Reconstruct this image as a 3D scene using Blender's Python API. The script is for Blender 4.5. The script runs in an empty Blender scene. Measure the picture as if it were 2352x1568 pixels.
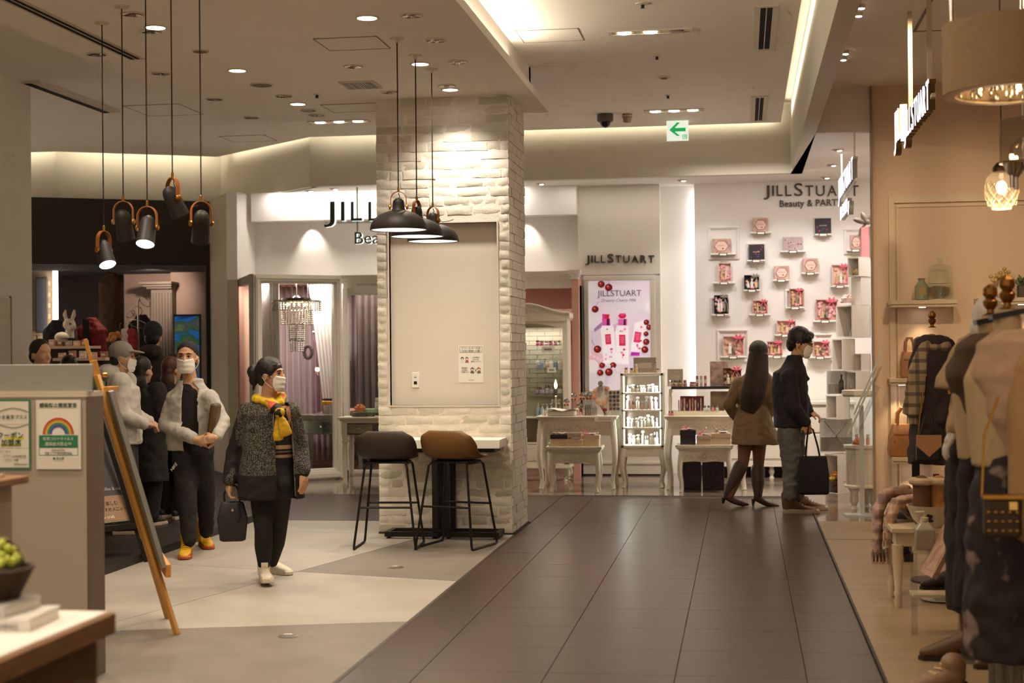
import bpy, bmesh, math, random
from mathutils import Vector, Matrix, Euler, noise as mnoise
random.seed(7)
PI = math.pi
SC = bpy.context.scene
COL = SC.collection

# ------------------------------------------------------------------ camera, world, exposure
FPX, CAMH, CX, CY = 3480.0, 1.54, 1176.0, 784.0
TH = math.atan(530 / FPX); PITCH = 18 / FPX; ROLL = 0.0095
FW = Vector((-math.sin(TH) * math.cos(PITCH), math.cos(TH) * math.cos(PITCH), math.sin(PITCH)))
R0 = Vector((math.cos(TH), math.sin(TH), 0)); U0 = R0.cross(FW)
RT = R0 * math.cos(ROLL) - U0 * math.sin(ROLL); UP = U0 * math.cos(ROLL) + R0 * math.sin(ROLL)
CAM = Vector((0, 0, CAMH))
cd = bpy.data.cameras.new('camera'); cam = bpy.data.objects.new('camera', cd); COL.objects.link(cam)
cd.sensor_width = 36; cd.lens = FPX / 2352 * 36; cd.clip_start = .05; cd.clip_end = 100
cam.matrix_world = Matrix(((RT.x, UP.x, -FW.x, 0), (RT.y, UP.y, -FW.y, 0), (RT.z, UP.z, -FW.z, CAMH), (0, 0, 0, 1)))
cd.dof.use_dof = True; cd.dof.focus_distance = 11.6; cd.dof.aperture_fstop = 2.5
SC.camera = cam
w = bpy.data.worlds.new('world'); SC.world = w; w.use_nodes = True
w.node_tree.nodes['Background'].inputs[0].default_value = (1, .80, .6, 1)
w.node_tree.nodes['Background'].inputs[1].default_value = .75
SC.view_settings.view_transform = 'Standard'; SC.view_settings.look = 'None'
SC.view_settings.gamma = 1; SC.view_settings.use_curve_mapping = False
SC.view_settings.exposure = 0.0
SC.cycles.use_adaptive_sampling = True; SC.cycles.adaptive_threshold = .1; SC.cycles.adaptive_min_samples = 12; SC.cycles.max_bounces = 7; SC.cycles.diffuse_bounces = 5; SC.cycles.glossy_bounces = 3
SC.cycles.transparent_max_bounces = 8; SC.cycles.sample_clamp_indirect = 3; SC.cycles.caustics_reflective = False; SC.cycles.caustics_refractive = False

def ray(x, y): return FW + RT * ((x - CX) / FPX) - UP * ((y - CY) / FPX)
def py(x, y, Y): d = ray(x, y); return CAM + d * (Y / d.y)          # photo pixel -> point on plane y = Y
def pz(x, y, z=0.): d = ray(x, y); return CAM + d * ((z - CAMH) / d.z)  # -> point at height z
def px(x, y, X): d = ray(x, y); return CAM + d * (X / d.x)

# ------------------------------------------------------------------ helpers
def lin(c):
    if isinstance(c, str): c = [int(c[i:i + 2], 16) / 255 for i in (0, 2, 4)]
    return tuple((v / 12.92 if v <= .04045 else ((v + .055) / 1.055) ** 2.4) for v in c) + (1,)
MATS = {}
def M(name, col=(.8, .8, .8), rough=.55, metal=0, var=0, scale=8, bump=0, bscale=60, emit=0, ecol=None, trans=0, ior=1.45, alpha=1, sheen=0, col2=None, stretch=None, coat=0, spec=.5):
    if name in MATS: return MATS[name]
    m = bpy.data.materials.new(name); m.use_nodes = True; nt = m.node_tree; b = nt.nodes['Principled BSDF']
    c = lin(col); b.inputs['Base Color'].default_value = c
    b.inputs['Roughness'].default_value = rough; b.inputs['Metallic'].default_value = metal
    b.inputs['Transmission Weight'].default_value = trans; b.inputs['IOR'].default_value = ior
    b.inputs['Specular IOR Level'].default_value = spec
    if alpha < 1: b.inputs['Alpha'].default_value = alpha
    if sheen: b.inputs['Sheen Weight'].default_value = sheen
    if coat: b.inputs['Coat Weight'].default_value = coat
    if emit: b.inputs['Emission Color'].default_value = lin(ecol or col); b.inputs['Emission Strength'].default_value = emit
    if var or bump or col2:
        tc = nt.nodes.new('ShaderNodeTexCoord'); mp = nt.nodes.new('ShaderNodeMapping'); nt.links.new(tc.outputs['Object'], mp.inputs[0])
        if stretch: mp.inputs['Scale'].default_value = stretch
        if var or col2:
            nz = nt.nodes.new('ShaderNodeTexNoise'); nz.inputs['Scale'].default_value = scale; nz.inputs['Detail'].default_value = 6
            nt.links.new(mp.outputs[0], nz.inputs[0])
            cr = nt.nodes.new('ShaderNodeValToRGB'); cr.color_ramp.elements[0].position = .3; cr.color_ramp.elements[1].position = .7
            k = 1 - var
            cr.color_ramp.elements[0].color = lin(col2) if col2 else (c[0] * k, c[1] * k, c[2] * k, 1); cr.color_ramp.elements[1].color = c
            nt.links.new(nz.outputs[0], cr.inputs[0]); nt.links.new(cr.outputs[0], b.inputs['Base Color'])
        if bump:
            n2 = nt.nodes.new('ShaderNodeTexNoise'); n2.inputs['Scale'].default_value = bscale; n2.inputs['Detail'].default_value = 4
            nt.links.new(mp.outputs[0], n2.inputs[0]); bp = nt.nodes.new('ShaderNodeBump'); bp.inputs['Strength'].default_value = bump
            bp.inputs['Distance'].default_value = .01; nt.links.new(n2.outputs[0], bp.inputs['Height']); nt.links.new(bp.outputs[0], b.inputs['Normal'])
    MATS[name] = m; return m

class MB:
    def __init__(s): s.v = []; s.f = []; s.m = []; s.cur = 0
    def add(s, vs, fs):
        o = len(s.v); s.v += [tuple(v) for v in vs]
        for f in fs: s.f.append([i + o for i in f]); s.m.append(s.cur)
        return s
    def box(s, x0, x1, y0, y1, z0, z1):
        return s.add([(x0, y0, z0), (x1, y0, z0), (x1, y1, z0), (x0, y1, z0), (x0, y0, z1), (x1, y0, z1), (x1, y1, z1), (x0, y1, z1)],
                     [(0, 3, 2, 1), (4, 5, 6, 7), (0, 1, 5, 4), (1, 2, 6, 5), (2, 3, 7, 6), (3, 0, 4, 7)])
    def cbox(s, c, d): return s.box(c[0] - d[0] / 2, c[0] + d[0] / 2, c[1] - d[1] / 2, c[1] + d[1] / 2, c[2] - d[2] / 2, c[2] + d[2] / 2)
    def prism(s, poly, z0, z1, ax='z'):
        n = len(poly)
        f = {'z': lambda p, t: (p[0], p[1], t), 'y': lambda p, t: (p[0], t, p[1]), 'x': lambda p, t: (t, p[0], p[1])}[ax]
        vs = [f(p, z0) for p in poly] + [f(p, z1) for p in poly]
        return s.add(vs, [list(range(n))[::-1], list(range(n, 2 * n))] + [(i, (i + 1) % n, n + (i + 1) % n, n + i) for i in range(n)])
    def lathe(s, prof, n=20, c=(0, 0, 0), cap=True, sx=1, sy=1):
        vs = []; fs = []
        for r, z in prof:
            for k in range(n):
                a = 2 * PI * k / n; vs.append((c[0] + r * sx * math.cos(a), c[1] + r * sy * math.sin(a), c[2] + z))
        for j in range(len(prof) - 1):
            for k in range(n): fs.append((j * n + k, j * n + (k + 1) % n, (j + 1) * n + (k + 1) % n, (j + 1) * n + k))
        if cap: fs.append(list(range(n))[::-1]); fs.append([(len(prof) - 1) * n + k for k in range(n)])
        return s.add(vs, fs)
    def loft(s, rings, cap=True, closed=False):
        n = len(rings[0]); vs = [p for r in rings for p in r]; fs = []
        for j in range(len(rings) - (0 if closed else 1)):
            j2 = (j + 1) % len(rings)
            for k in range(n): fs.append((j * n + k, j * n + (k + 1) % n, j2 * n + (k + 1) % n, j2 * n + k))
        if cap and not closed: fs.append(list(range(n))[::-1]); fs.append([(len(rings) - 1) * n + k for k in range(n)])
        return s.add(vs, fs)
    def tube(s, pts, r, n=8, cap=True, closed=False, flat=1.0, up=None):
        pts = [Vector(p) for p in pts]; rings = []; L = len(pts); nrm = None
        for i, p in enumerate(pts):
            if closed: t = (pts[(i + 1) % L] - pts[i - 1])
            else: t = (pts[min(i + 1, L - 1)] - pts[max(i - 1, 0)])
            t.normalize()
            if nrm is None:
                u = Vector(up) if up else (Vector((0, 0, 1)) if abs(t.z) < .9 else Vector((1, 0, 0)))
                nrm = (u - t * u.dot(t)).normalized()
            else: nrm = (nrm - t * nrm.dot(t)).normalized()
            bn = t.cross(nrm); rr = r[i] if isinstance(r, (list, tuple)) else r
            rings.append([p + nrm * (rr * math.cos(2 * PI * k / n)) + bn * (rr * flat * math.sin(2 * PI * k / n)) for k in range(n)])
        return s.loft(rings, cap, closed)
    def ell(s, c, r, n=12, m=8, rot=None):
        vs = []; fs = []
        for j in range(1, m):
            t = PI * j / m
            for k in range(n):
                a = 2 * PI * k / n; p = Vector((r[0] * math.sin(t) * math.cos(a), r[1] * math.sin(t) * math.sin(a), r[2] * math.cos(t)))
                if rot: p.rotate(rot)
                vs.append(p + Vector(c))
        tp = Vector((0, 0, r[2])); bt = Vector((0, 0, -r[2]))
        if rot: tp.rotate(rot); bt.rotate(rot)
        vs += [tp + Vector(c), bt + Vector(c)]; N = (m - 1) * n
        for j in range(m - 2):
            for k in range(n): fs.append((j * n + k, (j + 1) * n + k, (j + 1) * n + (k + 1) % n, j * n + (k + 1) % n))
        for k in range(n): fs.append((N, k, (k + 1) % n)); fs.append((N + 1, (m - 2) * n + (k + 1) % n, (m - 2) * n + k))
        return s.add(vs, fs)
    def xf(s, mtx, start=0):
        s.v[start:] = [tuple(mtx @ Vector(v)) for v in s.v[start:]]; return s
    def data(s, name, mat, smooth=35):
        me = bpy.data.meshes.new(name); me.from_pydata(s.v, [], s.f)
        for x in (mat if isinstance(mat, (list, tuple)) else [mat]): me.materials.append(x)
        if isinstance(mat, (list, tuple)): me.polygons.foreach_set('material_index', s.m)
        if smooth:
            me.polygons.foreach_set('use_smooth', [True] * len(me.polygons))
            try: me.set_sharp_from_angle(angle=math.radians(smooth))
            except Exception: pass
        me.update(); return me
    def build(s, name, mat, parent=None, smooth=35, bevel=0, seg=2):
        o = bpy.data.objects.new(name, s.data(name, mat, smooth)); COL.objects.link(o)
        if parent: o.parent = parent
        if bevel:
            b = o.modifiers.new('bevel', 'BEVEL'); b.width = bevel; b.segments = seg; b.limit_method = 'ANGLE'
        return o
def Bx(*a): return MB().box(*a)
def tag(o, label=None, cat=None, group=None, kind=None):
    if label: o['label'] = label
    if cat: o['category'] = cat
    if group: o['group'] = group
    if kind: o['kind'] = kind
    return o
def thing(name, label, cat, loc=(0, 0, 0), rz=0, group=None):
    o = bpy.data.objects.new(name, None); COL.objects.link(o); o.location = loc; o.rotation_euler = (0, 0, rz); o.empty_display_size = .1
    return tag(o, label, cat, group)
def struct(o): o['kind'] = 'structure'; return o
def dup(root, loc=None, rz=None, label=None):
    c = root.copy(); COL.objects.link(c)
    if loc is not None: c.location = loc
    if rz is not None: c.rotation_euler = (0, 0, rz)
    if label: c['label'] = label
    for ch in root.children:
        d = ch.copy(); COL.objects.link(d); d.parent = c
        for g in ch.children: e = g.copy(); COL.objects.link(e); e.parent = d
    return c
def mesh_copy(name, me, loc, parent=None, rz=0, sc=None):
    o = bpy.data.objects.new(name, me); COL.objects.link(o); o.location = loc; o.rotation_euler = (0, 0, rz)
    if sc: o.scale = sc
    if parent: o.parent = parent
    return o
def text(name, s, size, mat, parent=None, loc=(0, 0, 0), rot=(PI / 2, 0, 0), ext=.002, align='LEFT', bev=0, offset=0, sx=1, spacing=1, shear=0):
    c = bpy.data.curves.new(name, 'FONT'); c.body = s; c.size = size; c.extrude = ext; c.align_x = align; c.resolution_u = 3; c.offset = offset; c.space_character = spacing; c.shear = shear
    t = bpy.data.objects.new(name, c)
    me = bpy.data.meshes.new_from_object(t); bpy.data.objects.remove(t); bpy.data.curves.remove(c)
    me.materials.clear(); me.materials.append(mat)
    o = bpy.data.objects.new(name, me); COL.objects.link(o); o.location = loc; o.rotation_euler = rot; o.scale = (sx, 1, 1)
    if parent: o.parent = parent
    return o
def area(name, loc, rot, sx, sy, power, col=(1, .9, .75), spread=PI):
    l = bpy.data.lights.new(name, 'AREA'); l.shape = 'RECTANGLE'; l.size = sx; l.size_y = sy; l.energy = power; l.color = col; l.spread = spread
    o = bpy.data.objects.new(name, l); COL.objects.link(o); o.location = loc; o.rotation_euler = rot; return o
def spot(name, loc, target, power, col=(1, .8, .58), ang=80, blend=.6, r=.05):
    l = bpy.data.lights.new(name, 'SPOT'); l.energy = power; l.color = col; l.spot_size = math.radians(ang); l.spot_blend = blend; l.shadow_soft_size = r
    o = bpy.data.objects.new(name, l); COL.objects.link(o); o.location = loc
    o.rotation_euler = (Vector(target) - Vector(loc)).to_track_quat('-Z', 'Y').to_euler(); return o
def point(name, loc, power, col=(1, .8, .55), r=.03):
    l = bpy.data.lights.new(name, 'POINT'); l.energy = power; l.color = col; l.shadow_soft_size = r
    o = bpy.data.objects.new(name, l); COL.objects.link(o); o.location = loc; return o
TMP = bpy.data.scenes.new('modelling')
def blob(name, mbs, mat, parent=None, voxel=.008, smooth=6, disp=0, dscale=.08, dec=0, cut=None, thick=.006, matfn=None):
    """one continuous skin grown over overlapping closed shapes"""
    me = bpy.data.meshes.new(name); me.from_pydata(mbs.v, [], mbs.f)
    o = bpy.data.objects.new(name, me); TMP.collection.objects.link(o)
    r = o.modifiers.new('r', 'REMESH'); r.mode = 'VOXEL'; r.voxel_size = voxel
    if smooth: s = o.modifiers.new('s', 'SMOOTH'); s.factor = .5; s.iterations = smooth
    if disp:
        t = bpy.data.textures.new(name + '_folds', 'CLOUDS'); t.noise_scale = dscale; t.noise_depth = 1
        d = o.modifiers.new('d', 'DISPLACE'); d.texture = t; d.strength = disp; d.mid_level = .5; d.texture_coords = 'LOCAL'
    if dec: q = o.modifiers.new('q', 'DECIMATE'); q.ratio = dec
    vl = TMP.view_layers[0]; vl.update(); m2 = bpy.data.meshes.new_from_object(o.evaluated_get(vl.depsgraph)); TMP.collection.objects.unlink(o); COL.objects.link(o)
    o.modifiers.clear(); o.data = m2; bpy.data.meshes.remove(me)
    m2.name = name; m2.materials.clear()
    for x in (mat if isinstance(mat, (list, tuple)) else [mat]): m2.materials.append(x)
    if cut:
        bm = bmesh.new(); bm.from_mesh(m2); bmesh.ops.delete(bm, geom=[f for f in bm.faces if cut(f.calc_center_median())], context='FACES'); bm.to_mesh(m2); bm.free()
        sd = o.modifiers.new('thickness', 'SOLIDIFY'); sd.thickness = thick; sd.offset = -1
    if matfn: m2.polygons.foreach_set('material_index', [matfn(p.center) for p in m2.polygons])
    m2.polygons.foreach_set('use_smooth', [True] * len(m2.polygons)); m2.update()
    if parent: o.parent = parent
    return o
# ------------------------------------------------------------------ large lights of the place
WARM = (1, .70, .42); COVE = (1, .89, .66); WHITE = (1, .90, .80)
Z1, Z2, ZS = 3.66, 4.05, 3.517
# cove strips: they lie behind the ceiling's lips and wash the bulkheads
def strip(name, a, b, z, aim, power, col=COVE, wd=.03):
    a = Vector((a[0], a[1], z)); b = Vector((b[0], b[1], z)); d = b - a; L = d.length; x = d.normalized()
    zz = -Vector(aim).normalized(); yv = zz.cross(x).normalized(); x = yv.cross(zz)
    o = area(name, (a + b) / 2, (0, 0, 0), L, wd, power * L, col)
    o.rotation_euler = Matrix((x, yv, zz)).transposed().to_euler(); return o
strip('cove_far', (-5.0, 17.42), (.4, 17.40), 4.13, (0, 1, .5), 2.2)
strip('cove_right', (.50, 2), (.50, 17.1), 4.16, (1, 0, .3), 2)
strip('cove_angle', (-6.62, 18.9), (-5.12, 17.46), 4.13, (.66, .72, .5), 1.5)
strip('cove_dark_shop', (-8.35, 18.0), (-6.75, 18.92), 4.13, (-.48, .87, .4), 3.6)
strip('cove_left_end', (-10, 18.0), (-8.6, 18.0), 4.13, (0, 1, .4), 2.5)
strip('cove_panel', (-1.835, 1), (-1.835, 12.1), 3.83, (.8, 0, .9), 7, (1, .88, .68), .03)
spotlist = []
# ------------------------------------------------------------------ structure
m_ceil = M('ceiling_paint', 'f5efe5', .8, var=.03, scale=3)
m_wall = M('wall_paint', 'e0d8ca', .75, var=.03, scale=3)
m_bulk = M('bulkhead_paint', 'd2ccbe', .8)
m_white = M('white_paint', 'e6e2da', .55, var=.02)
m_shopwhite = M('shop_white', 'eae6e2', .6)
m_dark = M('dark_fascia', '2a2420', .6)
# floors
m_conc = M('concrete', 'aaa296', .5, var=.18, scale=2.6, bump=.05, bscale=160, stretch=(1, 1, 1))
m_conc2 = M('concrete_grey', '7e7569', .5, var=.2, scale=3.4, bump=.06, bscale=180)
m_tile = M('floor_tile', '483a31', .31, var=.12, scale=30, stretch=(.15, 3, 1), bump=.03, bscale=90, spec=.32)
m_marble = M('marble', '8d7f72', .12, col2='5f5248', scale=2.2, stretch=(.25, 1.6, 1))
m_beige = M('beige_floor', '9e8868', .4, var=.22, scale=3, stretch=(.5, 2.5, 1))
m_dkwood = M('dark_floor', '2e2620', .45, var=.2, scale=8, stretch=(1, .2, 1))
m_grout = M('grout', '3a3029', .8)

fl = struct(Bx(-4.4, -1.885, -2, 13.38, -.12, -.012).build('floor', m_grout))
tag(fl, 'pale concrete cafe floor of large jointed slabs')
def clip(poly, n, d):   # keep n.p <= d
    out = []
    for i in range(len(poly)):
        a, b = poly[i], poly[(i + 1) % len(poly)]; da = n[0] * a[0] + n[1] * a[1] - d; db = n[0] * b[0] + n[1] * b[1] - d
        if da <= 0: out.append(a)
        if (da < 0 < db) or (db < 0 < da): t = da / (da - db); out.append((a[0] + t * (b[0] - a[0]), a[1] + t * (b[1] - a[1])))
    return out
polys = [[(-4.4, -2), (-1.9, -2), (-1.9, 13.37), (-4.4, 13.37)]]
for (a, b) in (((-4.143, 10.543), (-1.898, 9.933)), ((-3.576, 8.218), (-2.759, 11.706)), ((-3.481, 7.985), (-1.889, 8.426)), ((-4.4, 5.6), (-1.9, 4.9)), ((-4.4, 12.62), (-1.9, 12.3))):
    dx, dy = b[0] - a[0], b[1] - a[1]; L = math.hypot(dx, dy); n = (dy / L, -dx / L); d = n[0] * a[0] + n[1] * a[1]
    polys = [q for p in polys for q in (clip(p, n, d - .003), clip(p, (-n[0], -n[1]), -d - .003)) if len(q) > 2]
for i, p in enumerate(polys):
    cyy = sum(q[1] for q in p) / len(p)
    MB().prism(p, -.012, 0).build('slab', m_conc2 if (cyy < 8 or i % 5 == 3) else m_conc, fl, smooth=0)
for (x, y) in ((-2.451, 10.511), (-2.446, 7.924)):
    t = thing('floor_outlet', 'round steel floor socket cover ' + ('near the stools' if y > 9 else 'in the front grey slab'), 'floor socket', (x, y, 0))
    MB().lathe([(.055, 0), (.055, .004), (.048, .005), (.046, .003)], 24).build('rim', M('steel', 'b8b0a4', .3, 1), t)
    MB().lathe([(.045, .001), (.045, .0035)], 24).build('lid', M('steel_dark', '8a8278', .4, 1), t)
fl2 = struct(Bx(-1.885, .625, -2, 15.858, -.12, -.006).build('floor', m_grout)); tag(fl2, 'dark brown tiled mall corridor floor')
xs = [-1.878, -1.543, -.936, -.329, .278, .62]; rows = [7.16 - .6015 * 9 + .6015 * k for k in range(24)]
tile_me = {}
for i in range(5):
    for j in range(len(rows) - 1):
        x0, x1, y0, y1 = xs[i] + .0022, xs[i + 1] - .0022, rows[j] + .0014, min(rows[j + 1], 15.855) - .0014
        if y0 > 15.8 or y1 < 4: continue
        key = (i, round(y1 - y0, 3))
        if key not in tile_me: tile_me[key] = Bx(0, x1 - x0, 0, y1 - y0, -.006, 0).data('tile', m_tile, 0)
        mesh_copy('tile', tile_me[key], (x0, y0, 0), fl2)
fl3 = struct(MB().box(-8, 3, 15.86, 20.5, -.12, 0).box(.64, 3, 13.62, 15.86, -.12, 0).build('floor', m_marble, smooth=0)); tag(fl3, 'polished grey brown marble floor of the cosmetics shop')
struct(Bx(.64, 4.5, -2, 13.62, -.12, 0).build('floor', m_beige)); 
struct(Bx(.628, .642, -2, 15.86, -.02, .002).build('trim_1', M('trim_metal', '4a423a', .5, .6)))
struct(Bx(-1.9, -1.876, -2, 12.4, -.02, .0015).build('trim_2', M('trim_metal')))
struct(Bx(.645, 4.5, 12.34, 12.355, -.02, .0012).build('trim_3', M('trim_metal')))
struct(MB().prism([(-10, 9.3), (-4.4, 9.3), (-4.4, 13.38), (-6.05, 17.5), (-10, 17.5)], -.12, .05).build('floor', m_dkwood, smooth=0)); struct(Bx(-4.42, -4.395, 9.3, 13.38, -.1, .058).build('trim_4', M('dark_trim', '231d19', .5)))
struct(MB().box(-10, -4.4, -2, 9.3, -.12, -.004).build('floor', m_conc2)); struct(Bx(-10, -8, 15.86, 23, -.12, .02).build('floor', m_dkwood)); struct(Bx(-8, -6.0, 17.6, 23, -.1, .012).build('floor', m_dkwood))
struct(MB().prism([(-4.4, 13.38), (-1.885, 13.38), (-1.885, 15.86), (-5.4, 15.86)], -.12, 0).build('floor', m_tile, smooth=0)); 
# ceilings
def poly_slab(name, poly, z0, z1, mat): return struct(MB().prism(poly, z0, z1).build(name, mat, smooth=0))
poly_slab('ceiling', [(-10.5, -2), (.445, -2), (.445, 17.2), (-5.0, 17.2), (-6.65, 18.68), (-8.41, 17.75), (-10.5, 17.75)], Z2, Z2 + .06, m_ceil)
poly_slab('ceiling', [(-10.5, -2), (4.6, -2), (4.6, 23), (-10.5, 23)], 4.30, 4.36, m_ceil)
pn = poly_slab('ceiling', [(-4.68, -2), (-1.70, -2), (-1.70, 13.47), (-4.68, 13.47)], Z1, Z1 + .065, m_ceil); tag(pn, 'lowered white ceiling panel over the cafe')
struct(MB().box(-4.68, -4.6, -2, 13.47, Z1 + .06, Z2 + .01).box(-1.95, -1.85, -2, 13.47, Z1 + .06, Z2 + .01).box(-4.68, -1.85, 13.3, 13.4, Z1 + .06, Z2 + .01).build('ceiling', m_ceil, smooth=0))
# bulkheads (walls between the high ceiling and the shop soffits)
pl = [(.56, 17.52), (-5.12, 17.62), (-6.8, 19.22), (-8.64, 18.22), (-10.5, 18.22)]
for i in range(4):
    a, b = pl[i], pl[i + 1]
    dx, dy = b[0] - a[0], b[1] - a[1]; L = math.hypot(dx, dy); nx, ny = -dy / L, dx / L
    if ny < 0: nx, ny = -nx, -ny
    struct(MB().prism([a, b, (b[0] + nx * .12, b[1] + ny * .12), (a[0] + nx * .12, a[1] + ny * .12)], ZS, 4.30).build('wall_bulkhead', m_bulk, smooth=0))
# right beam
struct(Bx(.56, .69, -2, 17.64, ZS, 4.3).build('wall_beam', m_bulk))
# soffits over the cosmetics shop
poly_slab('ceiling', [(-6.8, 19.34), (-5.12, 17.74), (.56, 17.64), (.69, 14.35), (3, 14.35), (3, 20.5), (-6.8, 20.5)], ZS, ZS + .05, m_shopwhite)
# right shop shell
poly_slab('ceiling', [(.69, -2), (4.5, -2), (4.5, 14.3), (.69, 14.3)], 3.92, 3.98, m_ceil)
struct(Bx(.69, 1.19, 14.3, 14.36, ZS, 3.95).build('wall_header', m_ceil))
wb = struct(Bx(1.18, 4.5, 14.24, 14.34, 0, 3.95).build('wall_right_shop', M('cream_wall', 'dcc3a8', .7)))
struct(Bx(1.178, 1.192, 14.20, 14.36, 0, 3.95).build('trim_5', M('jamb', '9c8b70', .6)))
struct(Bx(4.4, 4.5, -2, 14.3, 0, 3.95).build('wall_far_right', M('cream_wall')))
struct(Bx(-10.5, -6.6, 3, 13.4, 0, 4.06).build('wall_left', m_wall, smooth=0)) 
# ------------------------------------------------------------------ ceiling fixtures
m_chrome = M('chrome', 'c8c0b4', .18, 1); m_rim = M('lamp_rim', 'd8ccb8', .5); m_black = M('black_metal', '24201d', .45, .3)
m_lit = M('lamp_lit', 'fff4ee', .5, emit=14, ecol='fff2ea'); m_brass = M('brass', 'b8873a', .3, 1)
def downlight(lit):
    t = thing('downlight', 'lit round downlight glowing white in the cafe ceiling panel' if lit else 'unlit round downlight with ribbed silver reflector in cafe ceiling', 'downlight', (0, 0, 0), 0, 'lit downlights' if lit else 'unlit downlights')
    MB().lathe([(.075, 0), (.075, -.006), (.064, -.008), (.062, -.003)], 28, cap=False).build('rim', m_rim, t)
    if lit: MB().lathe([(.062, 0), (.062, -.004), (.03, -.007), (.001, -.008)], 28).build('diffuser', m_lit, t)
    else:
        mb = MB(); n = 22
        for k in range(n):
            a0, a1 = 2 * PI * k / n, 2 * PI * (k + 1) / n; am = (a0 + a1) / 2; r1, r0 = .063, .02
            mb.add([(r0 * math.cos(a0), r0 * math.sin(a0), -.001), (r1 * math.cos(a0), r1 * math.sin(a0), -.004), (r1 * math.cos(am), r1 * math.sin(am), -.009), (r1 * math.cos(a1), r1 * math.sin(a1), -.004), (r0 * math.cos(a1), r0 * math.sin(a1), -.001)], [(0, 1, 2), (0, 2, 4), (2, 3, 4)])
        mb.build('reflector', m_chrome, t, smooth=0); MB().lathe([(.022, 0), (.022, -.004)], 14).build('lamp', M('lamp_off', '6b5d4c', .4), t)
    return t
dl0, dl1 = downlight(True), downlight(False)
LIT = [(-2.343, 9.386), (-3.76, 9.397), (-3.74, 10.954), (-3.746, 12.542), (-2.339, 10.975), (-2.333, 12.107)]
HID = [(-2.34, 7.8), (-3.75, 7.8), (-2.34, 6.2), (-3.75, 6.2), (-2.34, 4.6), (-3.75, 4.6), (-2.34, 3.0), (-3.75, 3.0)]
for i, (x, y) in enumerate(LIT):
    if i == 0: dl0.location = (x, y, Z1)
    else: dup(dl0, (x, y, Z1))
for i, (x, y) in enumerate(LIT + HID): spot('downlight_beam', (x, y, Z1 - .03), (x, y, 0), 125 if i == 5 else 92 if i < 6 else 130, (1, .90, .78) if i == 5 else (1, .835, .635), 120, .9, .06)
for i, (x, y) in enumerate([(-2.053, 9.379), (-2.055, 10.163), (-2.055, 10.963), (-2.847, 10.976), (-2.329, 11.941), (-2.842, 12.127), (-3.743, 12.133), (-4.351, 12.161), (-3.755, 12.902), (-3.759, 13.18), (-4.368, 13.178), (-4.506, 10.165), (-3.837, 9.505), (-4.346, 10.958), (-3.752, 9.0)]):
    if i == 0: dl1.location = (x, y, Z1)
    else: dup(dl1, (x, y, Z1))
t = thing('ceiling_speaker', 'round beige ceiling speaker grille among the downlights', 'speaker', (-3.754, 11.583, Z1))
MB().lathe([(.095, 0), (.095, -.006), (.08, -.008)], 30).build('rim', m_rim, t); MB().lathe([(.08, -.004), (.078, -.011), (.02, -.013)], 30).build('grille', M('grille', '8d8068', .8, bump=.4, bscale=400), t)
t = thing('ceiling_speaker', 'round flat cover at the top edge above the spot pendants', 'speaker', (-3.75, 10.2, Z1)); MB().lathe([(.06, 0), (.06, -.006), (.05, -.009)], 24).build('rim', m_rim, t); MB().lathe([(.05, -.006), (.048, -.011)], 24).build('cover', M('grille'), t)
def air_grille(name, label, x0, x1, y0, y1, z, n, alongx, frame=.02):
    t = thing(name, label, 'air vent', ((x0 + x1) / 2, (y0 + y1) / 2, z)); w, h = (x1 - x0) / 2, (y1 - y0) / 2
    mb = MB(); f = frame
    mb.box(-w, w, -h, -h + f, -.012, .0).box(-w, w, h - f, h, -.012, 0).box(-w, -w + f, -h + f, h - f, -.012, 0).box(w - f, w, -h + f, h - f, -.012, 0).build('frame', M('vent_white', 'cfc3ae', .5), t)
    Bx(-w + f, w - f, -h + f, h - f, -.003, 0).build('duct', M('vent_black', '15110f', .9), t)
    for k in range(n):
        if alongx: c = -h + f + (2 * h - 2 * f) * (k + .5) / n; Bx(-w + f, w - f, c - .004, c + .004, -.012, -.003).build('slat', M('vent_slat', '6d604f', .5), t)
        else: c = -w + f + (2 * w - 2 * f) * (k + .5) / n; Bx(c - .004, c + .004, -h + f, h - f, -.012, -.003).build('slat', M('vent_slat'), t)
    return t
air_grille('air_grille', 'slatted square air grille in the cafe ceiling left of the dome pendants', -3.13, -2.845, 11.575, 11.9, Z1, 12, False)
air_grille('slot_diffuser', 'long double slot air diffuser in the corridor ceiling at the top edge', .11, .29, 11.27, 12.95, Z2, 1, False, .045)
air_grille('slot_diffuser', 'double slot air diffuser in the corridor ceiling behind the exit sign', .11, .28, 15.35, 17.0, Z2, 1, False, .045)
t = thing('linear_diffuser', 'long dark linear air slot in the upper left ceiling', 'air vent', (-4.30, 7.9, Z1))
Bx(-.06, .06, -2.5, 2.5, -.006, 0).build('frame', M('vent_white'), t); Bx(-.035, -.008, -2.46, 2.46, -.009, -.004).build('slot', M('vent_black'), t); Bx(.012, .035, -2.46, 2.46, -.009, -.004).build('slot', M('vent_black'), t)
t = thing('linear_diffuser', 'dark linear air slot in the high ceiling beyond the left wall', 'air vent', (-6.45, 14.0, Z2))
Bx(-.09, .09, -.9, .9, -.02, 0).build('frame', M('vent_white'), t); Bx(-.075, -.01, -.88, .88, -.024, -.018).build('slot', M('vent_black'), t)
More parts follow.
